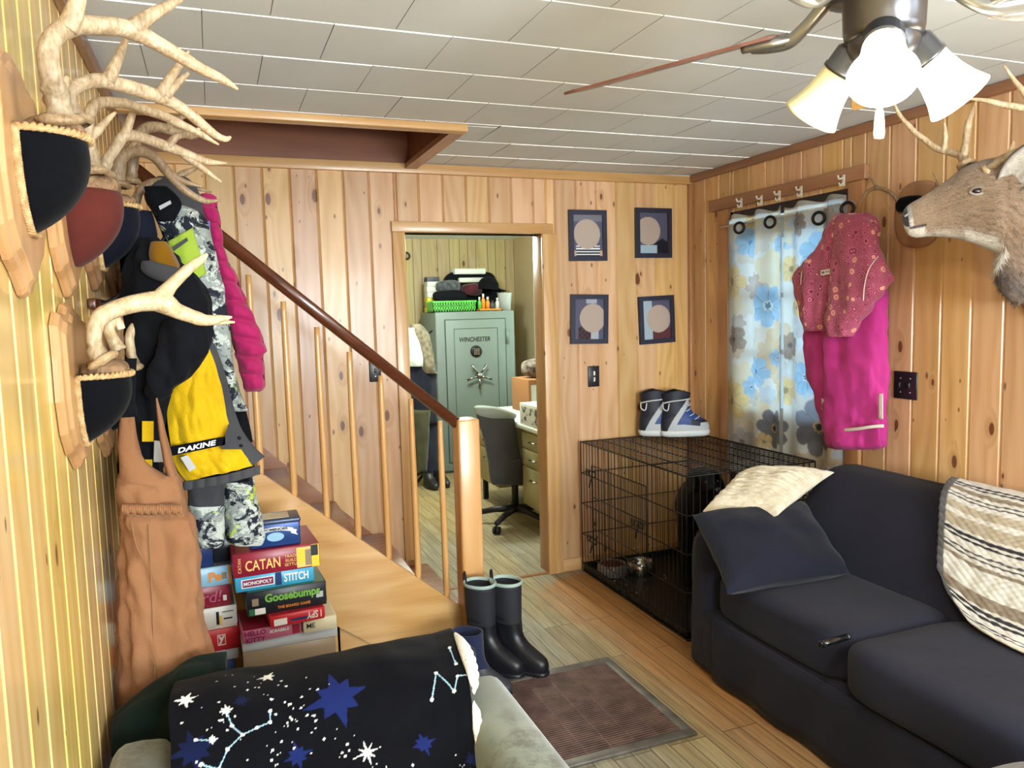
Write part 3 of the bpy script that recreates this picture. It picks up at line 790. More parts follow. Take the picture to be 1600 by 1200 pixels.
# dark star blanket over the chair back
bp = [(1.93, .60), (1.925, .72), (1.875, .765), (1.80, .783), (1.72, .768), (1.64, .71), (1.53, .585), (1.42, .472), (1.33, .458), (1.15, .460), (.95, .458)]
bp = [(y_+.05, .45+(z_-.45)*.70) for y_, z_ in bp]
BP = catmull([(*p, 0) for p in bp], 10); bc = [0]
for p, q in zip(BP[:-1], BP[1:]): bc.append(bc[-1]+math.hypot(q[0]-p[0], q[1]-p[1]))
BLN = bc[-1]
def bpath(d):
    d = max(0, min(BLN-1e-6, d)); i = 0
    while bc[i+1] < d: i += 1
    t = (d-bc[i])/(bc[i+1]-bc[i]); return BP[i][0]+(BP[i+1][0]-BP[i][0])*t, BP[i][1]+(BP[i+1][1]-BP[i][1])*t
bx0, bx1 = -.135, .505
def bfn(u, v):
    d = v*BLN; y, z = bpath(d)
    x = bx0+(bx1-bx0)*u+.012*nz(v*4, u*3, 0, 1.5)+.055*u*max(0, 1-d/.5)
    w_ = .016*nz(x, d, 3, 6)+.007*nz(x, d, 8, 14)+.010
    fl = max(0, (u-.93)/.07); w_ += .01*fl
    if d > .95: w_ += .012*(1+sin(x*40))*.4
    return x, y-.6*w_, z+.75*w_
# the print, laid out on the cloth in metres: s across, t down from the top edge
T0 = .30
fy, fz = (1.42-1.68), (.472-.745)*.70; fl_ = math.hypot(fy, fz); fn_ = V((0, -fz/fl_*-1, 0))
pn = V((0, fz, -fy)).normalized()
tA = min(bc[i] for i in range(len(BP)) if BP[i][0] <= 1.73 and BP[i][1] > .55)
def st(px_, py_):
    P_ = atp(px_, py_, (0, 1.73, .668), pn); return P_.x, tA+(P_.y-1.73)*fy/fl_+(P_.z-.707)*fz/fl_
NV, BLU, BLU2, WHI, CY = lin('#07080f')[:3], lin('#17235a')[:3], lin('#10183c')[:3], lin('#e6e9e8')[:3], lin('#9cc3d6')[:3]
shapes = []                                   # (kind, s, t, R, extra, colour)
def star(px_, py_, R, n=8, inner=.42, c=BLU, rot=0): s_, t_ = st(px_, py_); shapes.append(('star', s_, t_, R, (n, inner, rot), c))
def dotp(px_, py_, R=.0024, c=WHI): s_, t_ = st(px_, py_); shapes.append(('dot', s_, t_, R, None, c))
def seg(a_, b_, c=CY, w_=.0014):
    A, B = st(*a_), st(*b_); shapes.append(('seg', (A[0]+B[0])/2, (A[1]+B[1])/2, math.hypot(A[0]-B[0], A[1]-B[1])/2+.004, (A, B, w_), c))
for a_ in ((515, 1070, .075), (465, 1155, .032), (655, 1138, .028), (300, 1150, .05, BLU2), (345, 1195, .04, BLU2), (375, 1070, .02, BLU2), (735, 1160, .02, BLU2)): star(a_[0], a_[1], a_[2], 8, .45, a_[3] if len(a_) > 3 else BLU, .2)
star(293, 1060, .028, 7, .35, WHI, .3); star(352, 1086, .018, 8, .4, WHI); star(568, 1153, .034, 8, .22, WHI, .2); star(606, 1196, .04, 8, .2, WHI, .1); star(412, 1018, .024, 6, .35, WHI, 1.); star(328, 1135, .012, 8, .5, WHI)
for path in (((353, 1090), (359, 1112), (375, 1127), (397, 1116), (418, 1106), (418, 1089)), ((375, 1127), (351, 1149), (337, 1178), (311, 1172)), ((663, 1075), (667, 1034), (695, 1065), (699, 1042), (720, 1042)), ((686, 984), (697, 1019)), ((303, 1135), (328, 1136))):
    for a_, b_ in zip(path[:-1], path[1:]): seg(a_, b_)
    for a_ in path: dotp(*a_, .0042)
random.seed(21)
for cx, cy, n_, sp_ in ((400, 1045, 26, 40), (440, 1100, 30, 45), (330, 1100, 22, 35), (420, 1165, 34, 40), (470, 1095, 18, 30), (520, 1140, 26, 45), (720, 1170, 26, 30), (590, 1180, 14, 40), (360, 1025, 14, 40), (460, 1060, 12, 40), (690, 1190, 10, 30), (300, 1180, 10, 30)):
    for _ in range(int(n_*.6)): dotp(cx+random.gauss(0, sp_*.6), cy+random.gauss(0, sp_*.45), random.choice((.0010, .0013, .0017, .0026)))
def bcol(u, v):
    s_, t_ = bx0+(bx1-bx0)*u, v*BLN; c = NV
    for k, a_, b_, R, ex, cc in shapes:
        dx, dy = s_-a_, t_-b_
        if dx*dx+dy*dy > R*R: continue
        if k == 'dot': c = cc
        elif k == 'seg':
            (x0, y0), (x1, y1), w_ = ex; L2 = (x1-x0)**2+(y1-y0)**2 or 1
            q_ = max(0, min(1, ((s_-x0)*(x1-x0)+(t_-y0)*(y1-y0))/L2))
            if math.hypot(s_-x0-q_*(x1-x0), t_-y0-q_*(y1-y0)) < w_: c = cc
        else:
            n_, inn, rot = ex; a2 = (math.atan2(dy, dx)+rot) % (2*PI/n_)/(2*PI/n_); f_ = abs(a2*2-1)
            R1 = R*(.72 if int(((math.atan2(dy, dx)+rot) % (2*PI))/(2*PI/n_)+.5) % 2 else 1)
            rr = 1/((1-f_)/ (R*inn)+f_/R1)
            if math.hypot(dx, dy) < rr: c = cc if c != WHI else c
    return c
mb = MB(); mb.grid(bfn, 330, 470, col=bcol, thick=.004)
bl = thing('throw_blanket', 'navy blanket printed with stars and constellations over the armchair back', 'blanket', (.2, 1.7, .5))
mb.build('printed_face', vprint('star_print', .8, .03, 700, .2), bl)
SHERPA = mat('white_sherpa', '#e9e6e0', .95, bump=.9, bsc=120, bd=.01, sheen=.3)
def fringe(v0, v1, w0, out):
    mb = MB()
    def f_(u, v):
        vv = v0+(v1-v0)*v; p = V(bfn(1., vv)); k = sin(PI*min(1, max(0, v)))**.6
        sc_ = .004*abs(sin(v*26))
        return p+V((u*(w0*k+sc_*u)+.001, -.004*u, .012*sin(u*PI)*k-.012*u+.003))
    mb.grid(f_, 8, 90, thick=.006); return mb
fringe(.165, .36, .027, 0).build('sherpa_edge', SHERPA, bl)
fringe(.385, .60, .022, 0).build('sherpa_edge', SHERPA, bl)

# dark green throw bunched behind the left arm
GREEN = fabric('dark_green_fleece', '#14221c', '#0f1a16', sc=6, sheen=.04)
mb = MB()
def gfn(u, v):
    x = -.268+.25*u; y = 2.05-.15*v+.02*nz(u*3, v*3, 0, 1); z = .57+.105*sin(u*PI*.55)*(1-(v-.3)**2*1.6)-.10*max(0, v-.6)+.015*nz(u*4, v*4, 5, 1)
    if v < .15: z -= (.15-v)*2.2
    return x, y, z
mb.grid(gfn, 30, 30, thick=.02)
tag(mb.build('folded_throw', GREEN), 'dark green fleece bunched behind the left arm of the armchair', 'blanket')
# ------------------------------------------------------------------ wire dog crate
kx0, kx1, ky0, ky1, kz = 1.940, 2.672, 2.885, 3.955, .770
cr = thing('dog_crate', 'black folding wire dog crate in the corner by the door', 'dog crate', ((kx0+kx1)/2, (ky0+ky1)/2, 0))
def wires(segs, r=.0019):
    mb = MB()
    for s_ in segs: mb.tube(s_[:2], s_[2] if len(s_) > 2 else r, 5)
    return mb
z0 = .05
def side(y, nm):
    S = [((kx0, y, z0), (kx0, y, kz), .0034), ((kx1, y, z0), (kx1, y, kz), .0034)]
    n = 20
    for i in range(1, n): x = kx0+(kx1-kx0)*i/n; S.append(((x, y, z0), (x, y, kz)))
    for k in range(5): z = z0+(kz-z0)*k/4; S.append(((kx0, y, z), (kx1, y, z), .003))
    wires(S).build(nm, WIRE, cr)
side(ky0, 'front_panel'); side(ky1, 'back_panel')
def longside(x, nm):
    S = []; n = 29
    for i in range(n+1):
        y = ky0+(ky1-ky0)*i/n; S.append(((x, y, z0), (x, y, kz), .0034 if i in (0, n) else .0019))
    for k in range(5): z = z0+(kz-z0)*k/4; S.append(((x, ky0, z), (x, ky1, z), .003))
    wires(S).build(nm, WIRE, cr)
longside(kx0, 'side_panel'); longside(kx1, 'side_panel')
S = []; n = 29
for i in range(n+1): y = ky0+(ky1-ky0)*i/n; S.append(((kx0, y, kz), (kx1, y, kz), .0034 if i in (0, n) else .0019))
for k in range(7): x = kx0+(kx1-kx0)*k/6; S.append(((x, ky0, kz+.003), (x, ky1, kz+.003), .003))
wires(S).build('top_panel', WIRE, cr)
S = []; x = kx0-.009; dy0, dy1 = 3.22, 3.80        # door in the long side, with its own wires
for i in range(17): y = dy0+(dy1-dy0)*i/16; S.append(((x, y, .12), (x, y, .66), .0032 if i in (0, 16) else .0019))
for z in (.12, .30, .48, .66): S.append(((x, dy0, z), (x, dy1, z), .003))
dr_ = wires(S).build('door', WIRE, cr)
for z, y in ((.60, 3.80), (.22, 3.80), (.44, 3.30)):
    mb = MB(); xx = x-.008
    mb.tube([(xx, y-.06, z), (xx, y+.05, z)], .004, 6); mb.tube([(xx, y-.06, z+.03), (xx, y+.05, z+.03)], .004, 6)
    for q in (-.06, -.02, .02, .05): mb.tube([(xx, y+q, z-.004), (xx, y+q, z+.034)], .004, 6)
    mb.tube([(xx, y-.02, z), (xx-.012, y-.02, z-.03), (xx-.012, y-.005, z-.06), (xx, y+.005, z-.03)], .004, 6, k=3)
    mb.build('latch', WIRE, cr)
mb = MB(); t_ = .004
mb.box(kx0+.006, kx1-.006, ky0+.006, ky1-.006, .012, .018)
for a in ((kx0+.006, kx0+.01, ky0+.006, ky1-.006), (kx1-.01, kx1-.006, ky0+.006, ky1-.006), (kx0+.006, kx1-.006, ky0+.006, ky0+.01), (kx0+.006, kx1-.006, ky1-.01, ky1-.006)): mb.box(*a, .012, .055)
TRAY = mat('tray_plastic', '#121113', .45, bump=.05)
mb.build('tray', TRAY, cr)
wires([((kx0+.005, ky0, .006), (kx0+.005, ky1, .006), .005), ((kx1-.005, ky0, .006), (kx1-.005, ky1, .006), .005), ((kx0, ky0+.005, .006), (kx1, ky0+.005, .006), .005), ((kx0, ky1-.005, .006), (kx1, ky1-.005, .006), .005)]).build('base_frame', WIRE, cr)
S = []
for i in range(29): x = kx0+(kx1-kx0)*i/28; S.append(((x, ky0, .01), (x, ky0, .052)))
for i in range(41): y = ky0+(ky1-ky0)*i/40; S.append(((kx0, y, .01), (kx0, y, .052)))
wires(S).build('lower_wires', WIRE, cr)

STEEL = mat('bowl_steel', '#b9b9b6', .22, metal=1.)
def bowl(x, y, r, h, m_, label):
    mb = MB(); mb.lathe([(r*.98, 0), (r*1.02, .004), (r*.97, h*.55), (r*.90, h), (r*.86, h+.002), (r*.80, h*.7), (r*.7, .014), (0, .012)], (x, y, .0185), n=36)
    return tag(mb.build('dog_bowl', m_), label, 'dog bowl', 'dog bowls in the crate')
bowl(2.05, 3.80, .088, .062, mat('bowl_grey_speckle', '#8e8a87', .5, c2='#6d6866', sc=90), 'grey dog bowl full of brown kibble in the crate corner')
bowl(2.20, 3.74, .082, .072, STEEL, 'shiny steel water bowl inside the crate')
mb = MB(); random.seed(3)
def pellet(x, y, z, r=.0052): mb.lathe([(0, -r*.6), (r*.8, -r*.5), (r, 0), (r*.8, r*.5), (0, r*.6)], (x, y, z), (random.uniform(-.4, .4), random.uniform(-.4, .4), 1), n=7)
for _ in range(300):
    a_, q = random.random()*6.283, math.sqrt(random.random())*.071; pellet(2.05+q*cos(a_), 3.80+q*sin(a_), .069+.012*(1-(q/.07)**2)+random.uniform(-.004, .004), random.uniform(.005, .0075))
tag(mb.build('kibble', mat('kibble_brown', '#6e3f2c', .8, c2='#54291c', sc=120)), 'red brown dry dog food heaped in the grey bowl', 'dog food', kind='stuff')
mb = MB()
for x, y in ((2.0, 3.68), (2.03, 3.6), (2.16, 3.62), (2.3, 3.64), (2.28, 3.6), (2.1, 3.5), (1.99, 3.5), (2.02, 3.47)): pellet(x, y, .021, .006)
tag(mb.build('crumbs', mat('pale_crumb', '#b5a796', .8)), 'pale crumbs scattered on the black crate tray', 'crumbs', kind='stuff')

# black dog standing in the crate, looking out over the sofa arm
DOGM = NT('black_dog_coat'); co_ = DOGM.coord('Object', (60, 60, 25)); DOGM.bump(DOGM.noise(co_, 4, 4), .5, .004); DOGM = DOGM.fin(lin('#0b0a0d'), .5, 0, .2, 0, 0)
hd = at(1106, 757, 1, 3.22)                  # muzzle centre
dg = thing('dog', 'black floppy eared dog standing inside the wire crate behind the cream pillow', 'dog', (2.25, 3.45, .02))
me = bpy.data.meshes.new('body')
sk = [('pelvis', (2.54, 3.66, .49), .105), ('belly', (2.46, 3.54, .49), .105), ('chest', (2.37, 3.40, .49), .125), ('shoulder', (2.34, 3.35, .53), .110), ('neck', (hd.x+.035, 3.315, .61), .085), ('poll', (hd.x+.012, 3.295, hd.z+.012), .082), ('brow', (hd.x, 3.255, hd.z+.016), .068), ('stop', (hd.x-.006, 3.215, hd.z-.006), .047), ('nose', (hd.x-.014, 3.15, hd.z-.016), .034)]
vs = [V(p) for _, p, _ in sk]; rad = [r for *_, r in sk]; ed = [(i, i+1) for i in range(len(sk)-1)]
def leg(root, pts):
    last = root
    for p, r in pts: vs.append(V(p)); rad.append(r); ed.append((last, len(vs)-1)); last = len(vs)-1
for s_ in (-1, 1):
    leg(2, [((2.37+.07*s_, 3.38-.045*s_, .38), .058), ((2.37+.07*s_, 3.385-.045*s_, .24), .036), ((2.365+.07*s_, 3.37-.045*s_, .08), .027), ((2.355+.07*s_, 3.335-.045*s_, .040), .026)])
    leg(0, [((2.54+.06*s_, 3.66-.05*s_, .38), .07), ((2.52+.06*s_, 3.61-.05*s_, .28), .045), ((2.565+.06*s_, 3.70-.05*s_, .16), .028), ((2.555+.06*s_, 3.68-.05*s_, .06), .025), ((2.53+.06*s_, 3.63-.05*s_, .040), .026)])
leg(0, [((2.585, 3.73, .50), .03), ((2.60, 3.78, .38), .02), ((2.605, 3.80, .26), .012)])
o0 = V((2.25, 3.45, .02)); me.from_pydata([p-o0 for p in vs], ed, [])
bd = bpy.data.objects.new('body', me); COL.objects.link(bd); bd.parent = dg; me.materials.append(DOGM)
md = bd.modifiers.new('skin', 'SKIN'); md.use_smooth_shade = True
for i, d_ in enumerate(me.skin_vertices[0].data): d_.radius = (rad[i], rad[i]); d_.use_root = (i == 0)
md = bd.modifiers.new('subdivision', 'SUBSURF'); md.levels = 2; md.render_levels = 2
ORG['body'] = o0
for s_ in (-1, 1):
    mb = MB()
    def ear(u, v): w_ = .038*sin(PI*min(1, .18+.8*v))**.7; return (hd.x+s_*(.062+.032*v**.6+.006*sin(u*PI)), 3.265+(u-.5)*w_*2-.03*v, hd.z+.055-.10*v)
    mb.grid(ear, 8, 12, thick=.008); mb.build('ear', DOGM, dg)
    mb = MB(); mb.lathe([(0, .0), (.006, .001), (.009, .005), (.006, .009), (0, .011)], (hd.x-.004+s_*.033, 3.186, hd.z+.020), (s_*.3, -1, .1), n=12); mb.build('eye', mat('dog_eye', '#1d120b', .08), dg)
mb = MB(); mb.cushion((hd.x-.014, 3.116, hd.z-.006), (.036, .022, .026), .8, nu=20, nv=12); mb.build('nose', mat('dog_nose', '#26252b', .3), dg)

# ------------------------------------------------------------------ boots
def boot(name, label, cat, x, y, z, ang, rows, mats, group=None, k=5, n=28, hollow=None):
    # rows: (height, heel, toe, half width, [exponent]) in the boot's own frame, toe forward
    M4 = Matrix.Translation((x, y, z)) @ Matrix.Rotation(ang, 4, 'Z')
    t = thing(name, label, cat, (x, y, z), group)
    def ring(r, s_=0): return [M4 @ p for p in ell(V(((r[1]+r[2])/2, 0, r[0])), V(((r[2]-r[1])/2-s_, 0, 0)), V((0, r[3]-s_, 0)), n, r[4] if len(r) > 4 else 2.2)]
    return t, M4, ring
RUB = mat('boot_rubber', '#14141a', .38, bump=.05, bsc=300, c2='#1b1b22', sc=6)
NEO = mat('boot_neoprene', '#1b1c25', .75, bump=.15, bsc=400)
MINT = mat('boot_mint_trim', '#9fb3ab', .6)
def rubber_boot(x, y, ang, label, H=.388):
    rows = [(.022, -.075, .195, .046, 2.6), (.05, -.078, .200, .049, 2.5), (.075, -.075, .19, .048, 2.3), (.10, -.07, .145, .046), (.125, -.066, .10, .045), (.16, -.064, .072, .045), (.21, -.066, .066, .049), (H*.7, -.070, .066, .054), (H-.012, -.074, .068, .058)]
    t, M4, ring = boot('rubber_boot', label, 'boot', x, y, 0, ang, rows, None, 'tall rubber boots by the newel post')
    R = catmull([(*r, 2.2)[:5] for r in rows], 5)
    lo = [r for r in R if r[0] <= .215]; hi = [r for r in R if r[0] >= .205]
    mb = MB(); mb.loft([ring(r) for r in lo], cap=(True, False)); mb.build('foot', RUB, t)
    mb = MB(); mb.loft([ring(r, .0015) for r in hi]+[ring(hi[-1], .006), ring((hi[-1][0]-.15, *hi[-1][1:]), .008)], cap=(False, True)); mb.build('shaft', NEO, t)
    mb = MB(); r = R[-1]; mb.loft([ring((H-.013, *r[1:]), -.001), ring((H-.011, *r[1:]), -.0025), ring((H-.001, *r[1:]), -.0025), ring((H+.002, *r[1:]), 0), ring((H, *r[1:]), .0035), ring((H-.02, *r[1:]), .004)], cap=(False, False)); mb.build('top_binding', MINT, t)
    mb = MB(); so_ = [(.0, -.076, .19, .044, 2.6), (.004, -.08, .2, .049, 2.6), (.022, -.08, .203, .051, 2.6), (.028, -.076, .198, .048, 2.5)]; mb.loft([ring(r) for r in so_]); mb.build('sole', RUB, t)
    mb = MB()
    for sd in (1, -1):
        mb.grid(lambda u, v: M4 @ V((.02+.10*u, sd*(.0515-.006*(2*u-1)**2+.001), .010+.020*v*(1-(2*u-1)**2*.8)+.004)), 10, 3, thick=.002)
    mb.build('mint_flash', MINT, t)
    mb = MB(); mb.tube([M4 @ V((-.074, -.01, H-.03)), M4 @ V((-.078, -.01, H+.02)), M4 @ V((-.07, -.01, H+.035)), M4 @ V((-.066, -.01, H-.01))], .004, 6, k=4); mb.build('pull_loop', RUB, t)
rubber_boot(.995, 3.02, -.90, 'tall black rubber boot with mint rim standing against the newel post')
rubber_boot(1.105, 2.995, -.98, 'tall black rubber boot with its toe on the corner of the floor register')
def low_boot(x, y, ang, label):
    rows = [(.02, -.07, .19, .044, 2.5), (.05, -.072, .192, .046, 2.4), (.075, -.07, .15, .045), (.10, -.066, .10, .043), (.14, -.062, .075, .044), (.21, -.064, .07, .05), (.245, -.066, .068, .054)]
    t, M4, ring = boot('ankle_boot', label, 'boot', x, y, 0, ang, rows, None, 'low navy boots behind the blanket')
    R = catmull([(*r, 2.2)[:5] for r in rows], 4)
    mb = MB(); mb.loft([ring(r) for r in R if r[0] <= .11], cap=(True, False)); mb.build('foot', mat('grey_rubber', '#3b3c44', .5), t)
    mb = MB(); hi = [r for r in R if r[0] >= .10]; mb.loft([ring(r, .001) for r in hi]+[ring(hi[-1], .007), ring((.12, *hi[-1][1:]), .01)], cap=(False, True)); mb.build('shaft', fabric('navy_neoprene', '#252b45', sc=5), t)
    mb = MB(); mb.loft([ring(r) for r in ((.0, -.07, .185, .042, 2.5), (.004, -.074, .195, .047, 2.5), (.022, -.072, .192, .046, 2.5))]); mb.build('sole', RUB, t)
low_boot(.80, 2.72, -.75, 'low navy slip on boot nearer the armchair'); low_boot(.885, 2.88, -.80, 'low navy slip on boot nearer the newel post')

# snowboard boots on the crate
BN, BG, BB, BW = lin('#20222f')[:3], lin('#b3b7ba')[:3], lin('#2a437f')[:3], lin('#d9dcdc')[:3]
SNB = vprint('boot_leather', .5, 0, 300, .1)
def snow_boot(x, y, ang, label):
    z = kz+.007
    rows = [(.03, -.115, .165, .05, 3), (.06, -.118, .168, .052, 2.8), (.09, -.116, .15, .052, 2.5), (.115, -.112, .11, .05), (.15, -.108, .065, .05), (.20, -.106, .048, .05), (.235, -.108, .055, .052), (.255, -.11, .06, .054)]
    t, M4, ring = boot('snowboard_boot', label, 'boot', x, y, z, ang, rows, None, 'snowboard boots on the crate', n=180)
    R = catmull([(*r, 2.2)[:5] for r in rows], 16); inv = M4.inverted()
    def c_(p):
        q = inv @ p; X, Z = q.x, q.z
        if Z > .218: return BN
        e = -.085+.12*max(0, (Z-.03)/.19)**1.3                      # grey quarter sweeping up and forward
        if X < e-.004: return BN
        if X > .105 and Z < .10: return BG if Z < .082 else BN
        if Z < .075-.012*max(0, X/.1): return BG
        if X < e+.032: return BG
        if Z > .10 or X < .05: return BB
        return BN
    mb = MB()
    rg = [ring(r) for r in R]; top = R[-1]
    rg = [[p+V((0, 0, .02*(1-abs((inv @ p).x+.025)/.085)*max(0, ((inv @ p).z-.2)/.055))) for p in r_] for r_ in rg]
    mb.loft(rg+[ring(top, .01), ring((top[0]-.08, *top[1:]), .014)], cap=(True, True), col=c_); mb.build('shell', SNB, t)
    mb = MB(); mb.loft([ring(r) for r in ((0, -.10, .15, .044, 3), (.006, -.116, .165, .05, 3), (.018, -.122, .17, .055, 3), (.03, -.122, .171, .056, 3), (.036, -.118, .168, .053, 3))]); mb.build('sole', mat('white_rubber', '#d4d7d6', .5), t)
    mb = MB(); W_ = mat('lace_grey', '#c9cbcc', .7)
    for sd in (1, -1):
        mb.tube([M4 @ V((-.108, sd*.03, .20)), M4 @ V((-.06, sd*.052, .212)), M4 @ V((.0, sd*.053, .218)), M4 @ V((.05, sd*.03, .222))], .004, 6, k=4)
        for X, Z in ((.053, .185), (.047, .155), (.07, .128), (.10, .108)): mb.tube([M4 @ V((X-.028, sd*.05, Z-.004)), M4 @ V((X-.005, sd*.036, Z+.004)), M4 @ V((X+.012, 0, Z+.008))], .003, 6, k=3)
    mb.tube([M4 @ V((-.108, -.02, .205)), M4 @ V((-.112, -.045, .17)), M4 @ V((-.09, -.056, .16)), M4 @ V((-.08, -.055, .20))], .004, 6, k=4)
    mb.build('lace', W_, t)
pb = at(1068, 684, 2, kz)
snow_boot(pb.x-.0, pb.y+.03, -.33, 'blue grey and white snowboard boot in front, standing on the dog crate')
snow_boot(pb.x-.095, pb.y+.115, -.36, 'blue grey and white snowboard boot half hidden behind its twin')

# ------------------------------------------------------------------ portraits and switches
FRM = mat('frame_navy_black', '#232539', .4)
TAUPE = lin('#b09f93')[:3]
def portrait(cs, label, paint):
    P = [at(x, y, 1, YB-.022) for x, y in cs]; c = sum(P, V((0, 0, 0)))/4
    r = ((P[1]-P[0])+(P[2]-P[3])).normalized(); u = V((0, -1, 0)).cross(r)*-1; u = V((-r.z, 0, r.x))
    w = ((P[1]-P[0]).length+(P[2]-P[3]).length)/2; h = ((P[0]-P[3]).length+(P[1]-P[2]).length)/2
    t = thing('picture_frame', label, 'picture', (c.x, YB-.01, c.z-h/2), 'portraits right of the doorway')
    def q(a, b_, d): return c+r*a+u*b_+V((0, d, 0))
    mb = MB(); bw = .027
    for a0, a1, b0, b1 in ((-w/2, w/2, h/2-bw, h/2), (-w/2, w/2, -h/2, -h/2+bw), (-w/2, -w/2+bw, -h/2+bw, h/2-bw), (w/2-bw, w/2, -h/2+bw, h/2-bw)):
        mb.hexa([q(a0, b0, 0), q(a1, b0, 0), q(a1, b1, 0), q(a0, b1, 0)], [q(a0, b0, .02), q(a1, b0, .02), q(a1, b1, .02), q(a0, b1, .02)])
    mb.build('frame', FRM, t)
    mb = MB(); W2, H2 = w/2-bw+.001, h/2-bw+.001
    mb.grid(lambda a, b_: q((a*2-1)*W2, (b_*2-1)*H2, .010), 60, 76, col=lambda a, b_: paint((a*2-1)*W2, (b_*2-1)*H2)); mb.build('print', vprint('photo_print_'+str(len(bpy.data.materials)), .3, 0, 10, 0), t)
D0, D1, BLK = lin('#55546a')[:3], lin('#73727f')[:3], lin('#1d1d28')[:3]
def disc(a, b_, cx, cy, r): return (a-cx)**2+(b_-cy)**2 < r*r
def pa(a, b_):
    if disc(a, b_, -.005, .008, .084): return TAUPE
    if b_ < -.058 and abs(a) < .075: return lin('#e3e3e6')[:3] if int((b_+.3)/.0082) % 2 else BLK
    if b_ < -.085: return lin('#c79a80')[:3]
    return D1 if b_ > .08 else D0
def pb_(a, b_):
    if disc(a, b_, -.035, .012, .082): return TAUPE
    if b_ < -.07 and -.09 < a < .025: return lin('#9fb6c6')[:3]
    if a > .0 and b_ < -.03-.6*abs(a-.06): return BLK
    return D0
def pc(a, b_):
    if disc(a, b_, .022, .006, .083): return TAUPE
    if b_ < -.04-.2*abs(a+.04) and -.07 < a < .01: return lin('#4b2e30')[:3] if (int((a+.5)/.016)+int((b_+.5)/.016)) % 2 else lin('#231d26')[:3]
    if b_ < -.05 and .01 < a < .06: return lin('#a9adb4')[:3]
    if b_ > .09 and -.02 < a < .05: return lin('#a2a8b2')[:3]
    return D0
def pd(a, b_):
    if disc(a, b_, .014, .005, .082): return TAUPE
    if b_ < -.05 and a > -.03: return lin('#5a3236')[:3]
    if a < -.03: return lin('#9fb0bd')[:3]
    return D0
def crn(*a): return [(880+x*.2083, 310+y*.2083) for x, y in a]
portrait(crn((48, 83), (330, 88), (330, 468), (50, 468)), 'dark framed portrait in a striped shirt, upper row nearer the doorway', pa)
portrait(crn((548, 68), (822, 75), (812, 445), (548, 445)), 'dark framed portrait in pale blue, upper row nearer the corner', pb_)
portrait(crn((62, 720), (343, 720), (337, 1090), (60, 1092)), 'dark framed portrait in a plaid shirt, lower row nearer the doorway', pc)
portrait(crn((570, 740), (835, 722), (840, 1078), (583, 1097)), 'dark framed portrait in maroon, lower row nearer the corner', pd)
SWM = mat('switch_brown', '#1f1c22', .35)
def plate(c, r, w, h, label, toggles, name='light_switch', cat='light switch'):
    u = V((0, 0, 1)); r = V(r); n_ = r.cross(u); c = V(c)
    t = thing(name, label, cat, c)
    R4 = Matrix((r, -n_, u)).transposed().to_4x4(); T4 = Matrix.Translation(c) @ R4
    mb = MB(); mb.box(-w/2, w/2, -.008, 0, -h/2, h/2, bev=.004, mtx=T4); mb.build('plate', SWM, t)
    for a, b_, lit in toggles:
        mb = MB(); mb.box(a-.005, a+.005, -.018, -.006, b_-.012, b_+.012, bev=.002, mtx=T4); mb.build('toggle', WHITE if lit else SWM, t)
    for a in sorted({q[0] for q in toggles}):
        for b_ in (-.03, .03): mb = MB(); mb.box(a-.004, a+.004, -.0095, -.007, b_-.003, b_+.003, bev=.001, mtx=T4); mb.build('screw', STEEL, t)
plate(at(927, 588, 1, YB-.0), (1, 0, 0), .073, .122, 'dark light switch plate below the portraits', [(0, .018, 1), (0, -.016, 1)])
plate(at(586, 579, 1, YB-.0), (1, 0, 0), .062, .118, 'dark light switch plate behind the stair handrail', [(0, 0, 0)])
plate(at(1416, 602, 0, XR), (0, -1, 0), .118, .118, 'black double light switch plate on the wall right of the pink snowsuit', [(-.024, 0, 0), (.024, 0, 0)])

# ------------------------------------------------------------------ curtains on the outside door
CW, CY_, CG, CBR, CBL, CDG = [lin(h)[:3] for h in ('#dcdad2', '#d0b278', '#a8a39f', '#8d7666', '#8fb2cb', '#605e68')]
CX = XR-.036
def cyz(px_, py_): p = at(px_, py_, 0, CX); return p.y, p.z
fl = []
for px_, py_, R, c, cc, n_, rot in (
    (1199, 478, .112, CBL, CW, 7, .2), (1146, 440, .10, CY_, CBR, 6, .5), (1168, 378, .085, CBL, CBL, 6, .3), (1145, 625, .12, CY_, CBR, 7, .1), (1150, 530, .08, CBR, CBR, 5, .8), (1185, 580, .085, CBL, CBL, 6, .4),
    (1170, 605, .06, CBL, CW, 6, .2), (1207, 670, .105, CDG, CY_, 7, .3), (1230, 540, .07, CBR, CDG, 6, .9), (1276, 668, .135, CDG, CY_, 7, .1), (1225, 610, .075, CY_, CBR, 6, .3), (1232, 420, .07, CY_, CBR, 6, .4),
    (1277, 395, .10, CBL, CBL, 6, .2), (1262, 590, .09, CBL, CW, 6, .6), (1250, 350, .06, CBR, CG, 6, .3), (1160, 690, .07, CG, CBR, 6, .2), (1300, 560, .08, CY_, CBR, 6, 0), (1245, 480, .05, CY_, CBR, 5, .3), (1172, 345, .05, CY_, CBR, 6, 0), (1195, 690, .05, CY_, CG, 5, .7), (1320, 420, .09, CG, CBR, 6, .2), (1215, 380, .05, CBL, CW, 6, .2), (1210, 560, .05, CBL, CW, 6, .2)):
    y_, z_ = cyz(px_, py_); fl.append((y_, z_, R, c, cc, n_, rot))
random.seed(4); bgf = []
for _ in range(80):
    bgf.append((random.uniform(2.72, 3.66), random.uniform(.6, 2.02), random.uniform(.05, .11), lin(random.choice(('#cfc4b2', '#c9b08a', '#bcb4ae', '#d8c7a0', '#a89486', '#c8d2d8', '#b8c6d0')))[:3], random.randint(5, 8), random.random()*3))
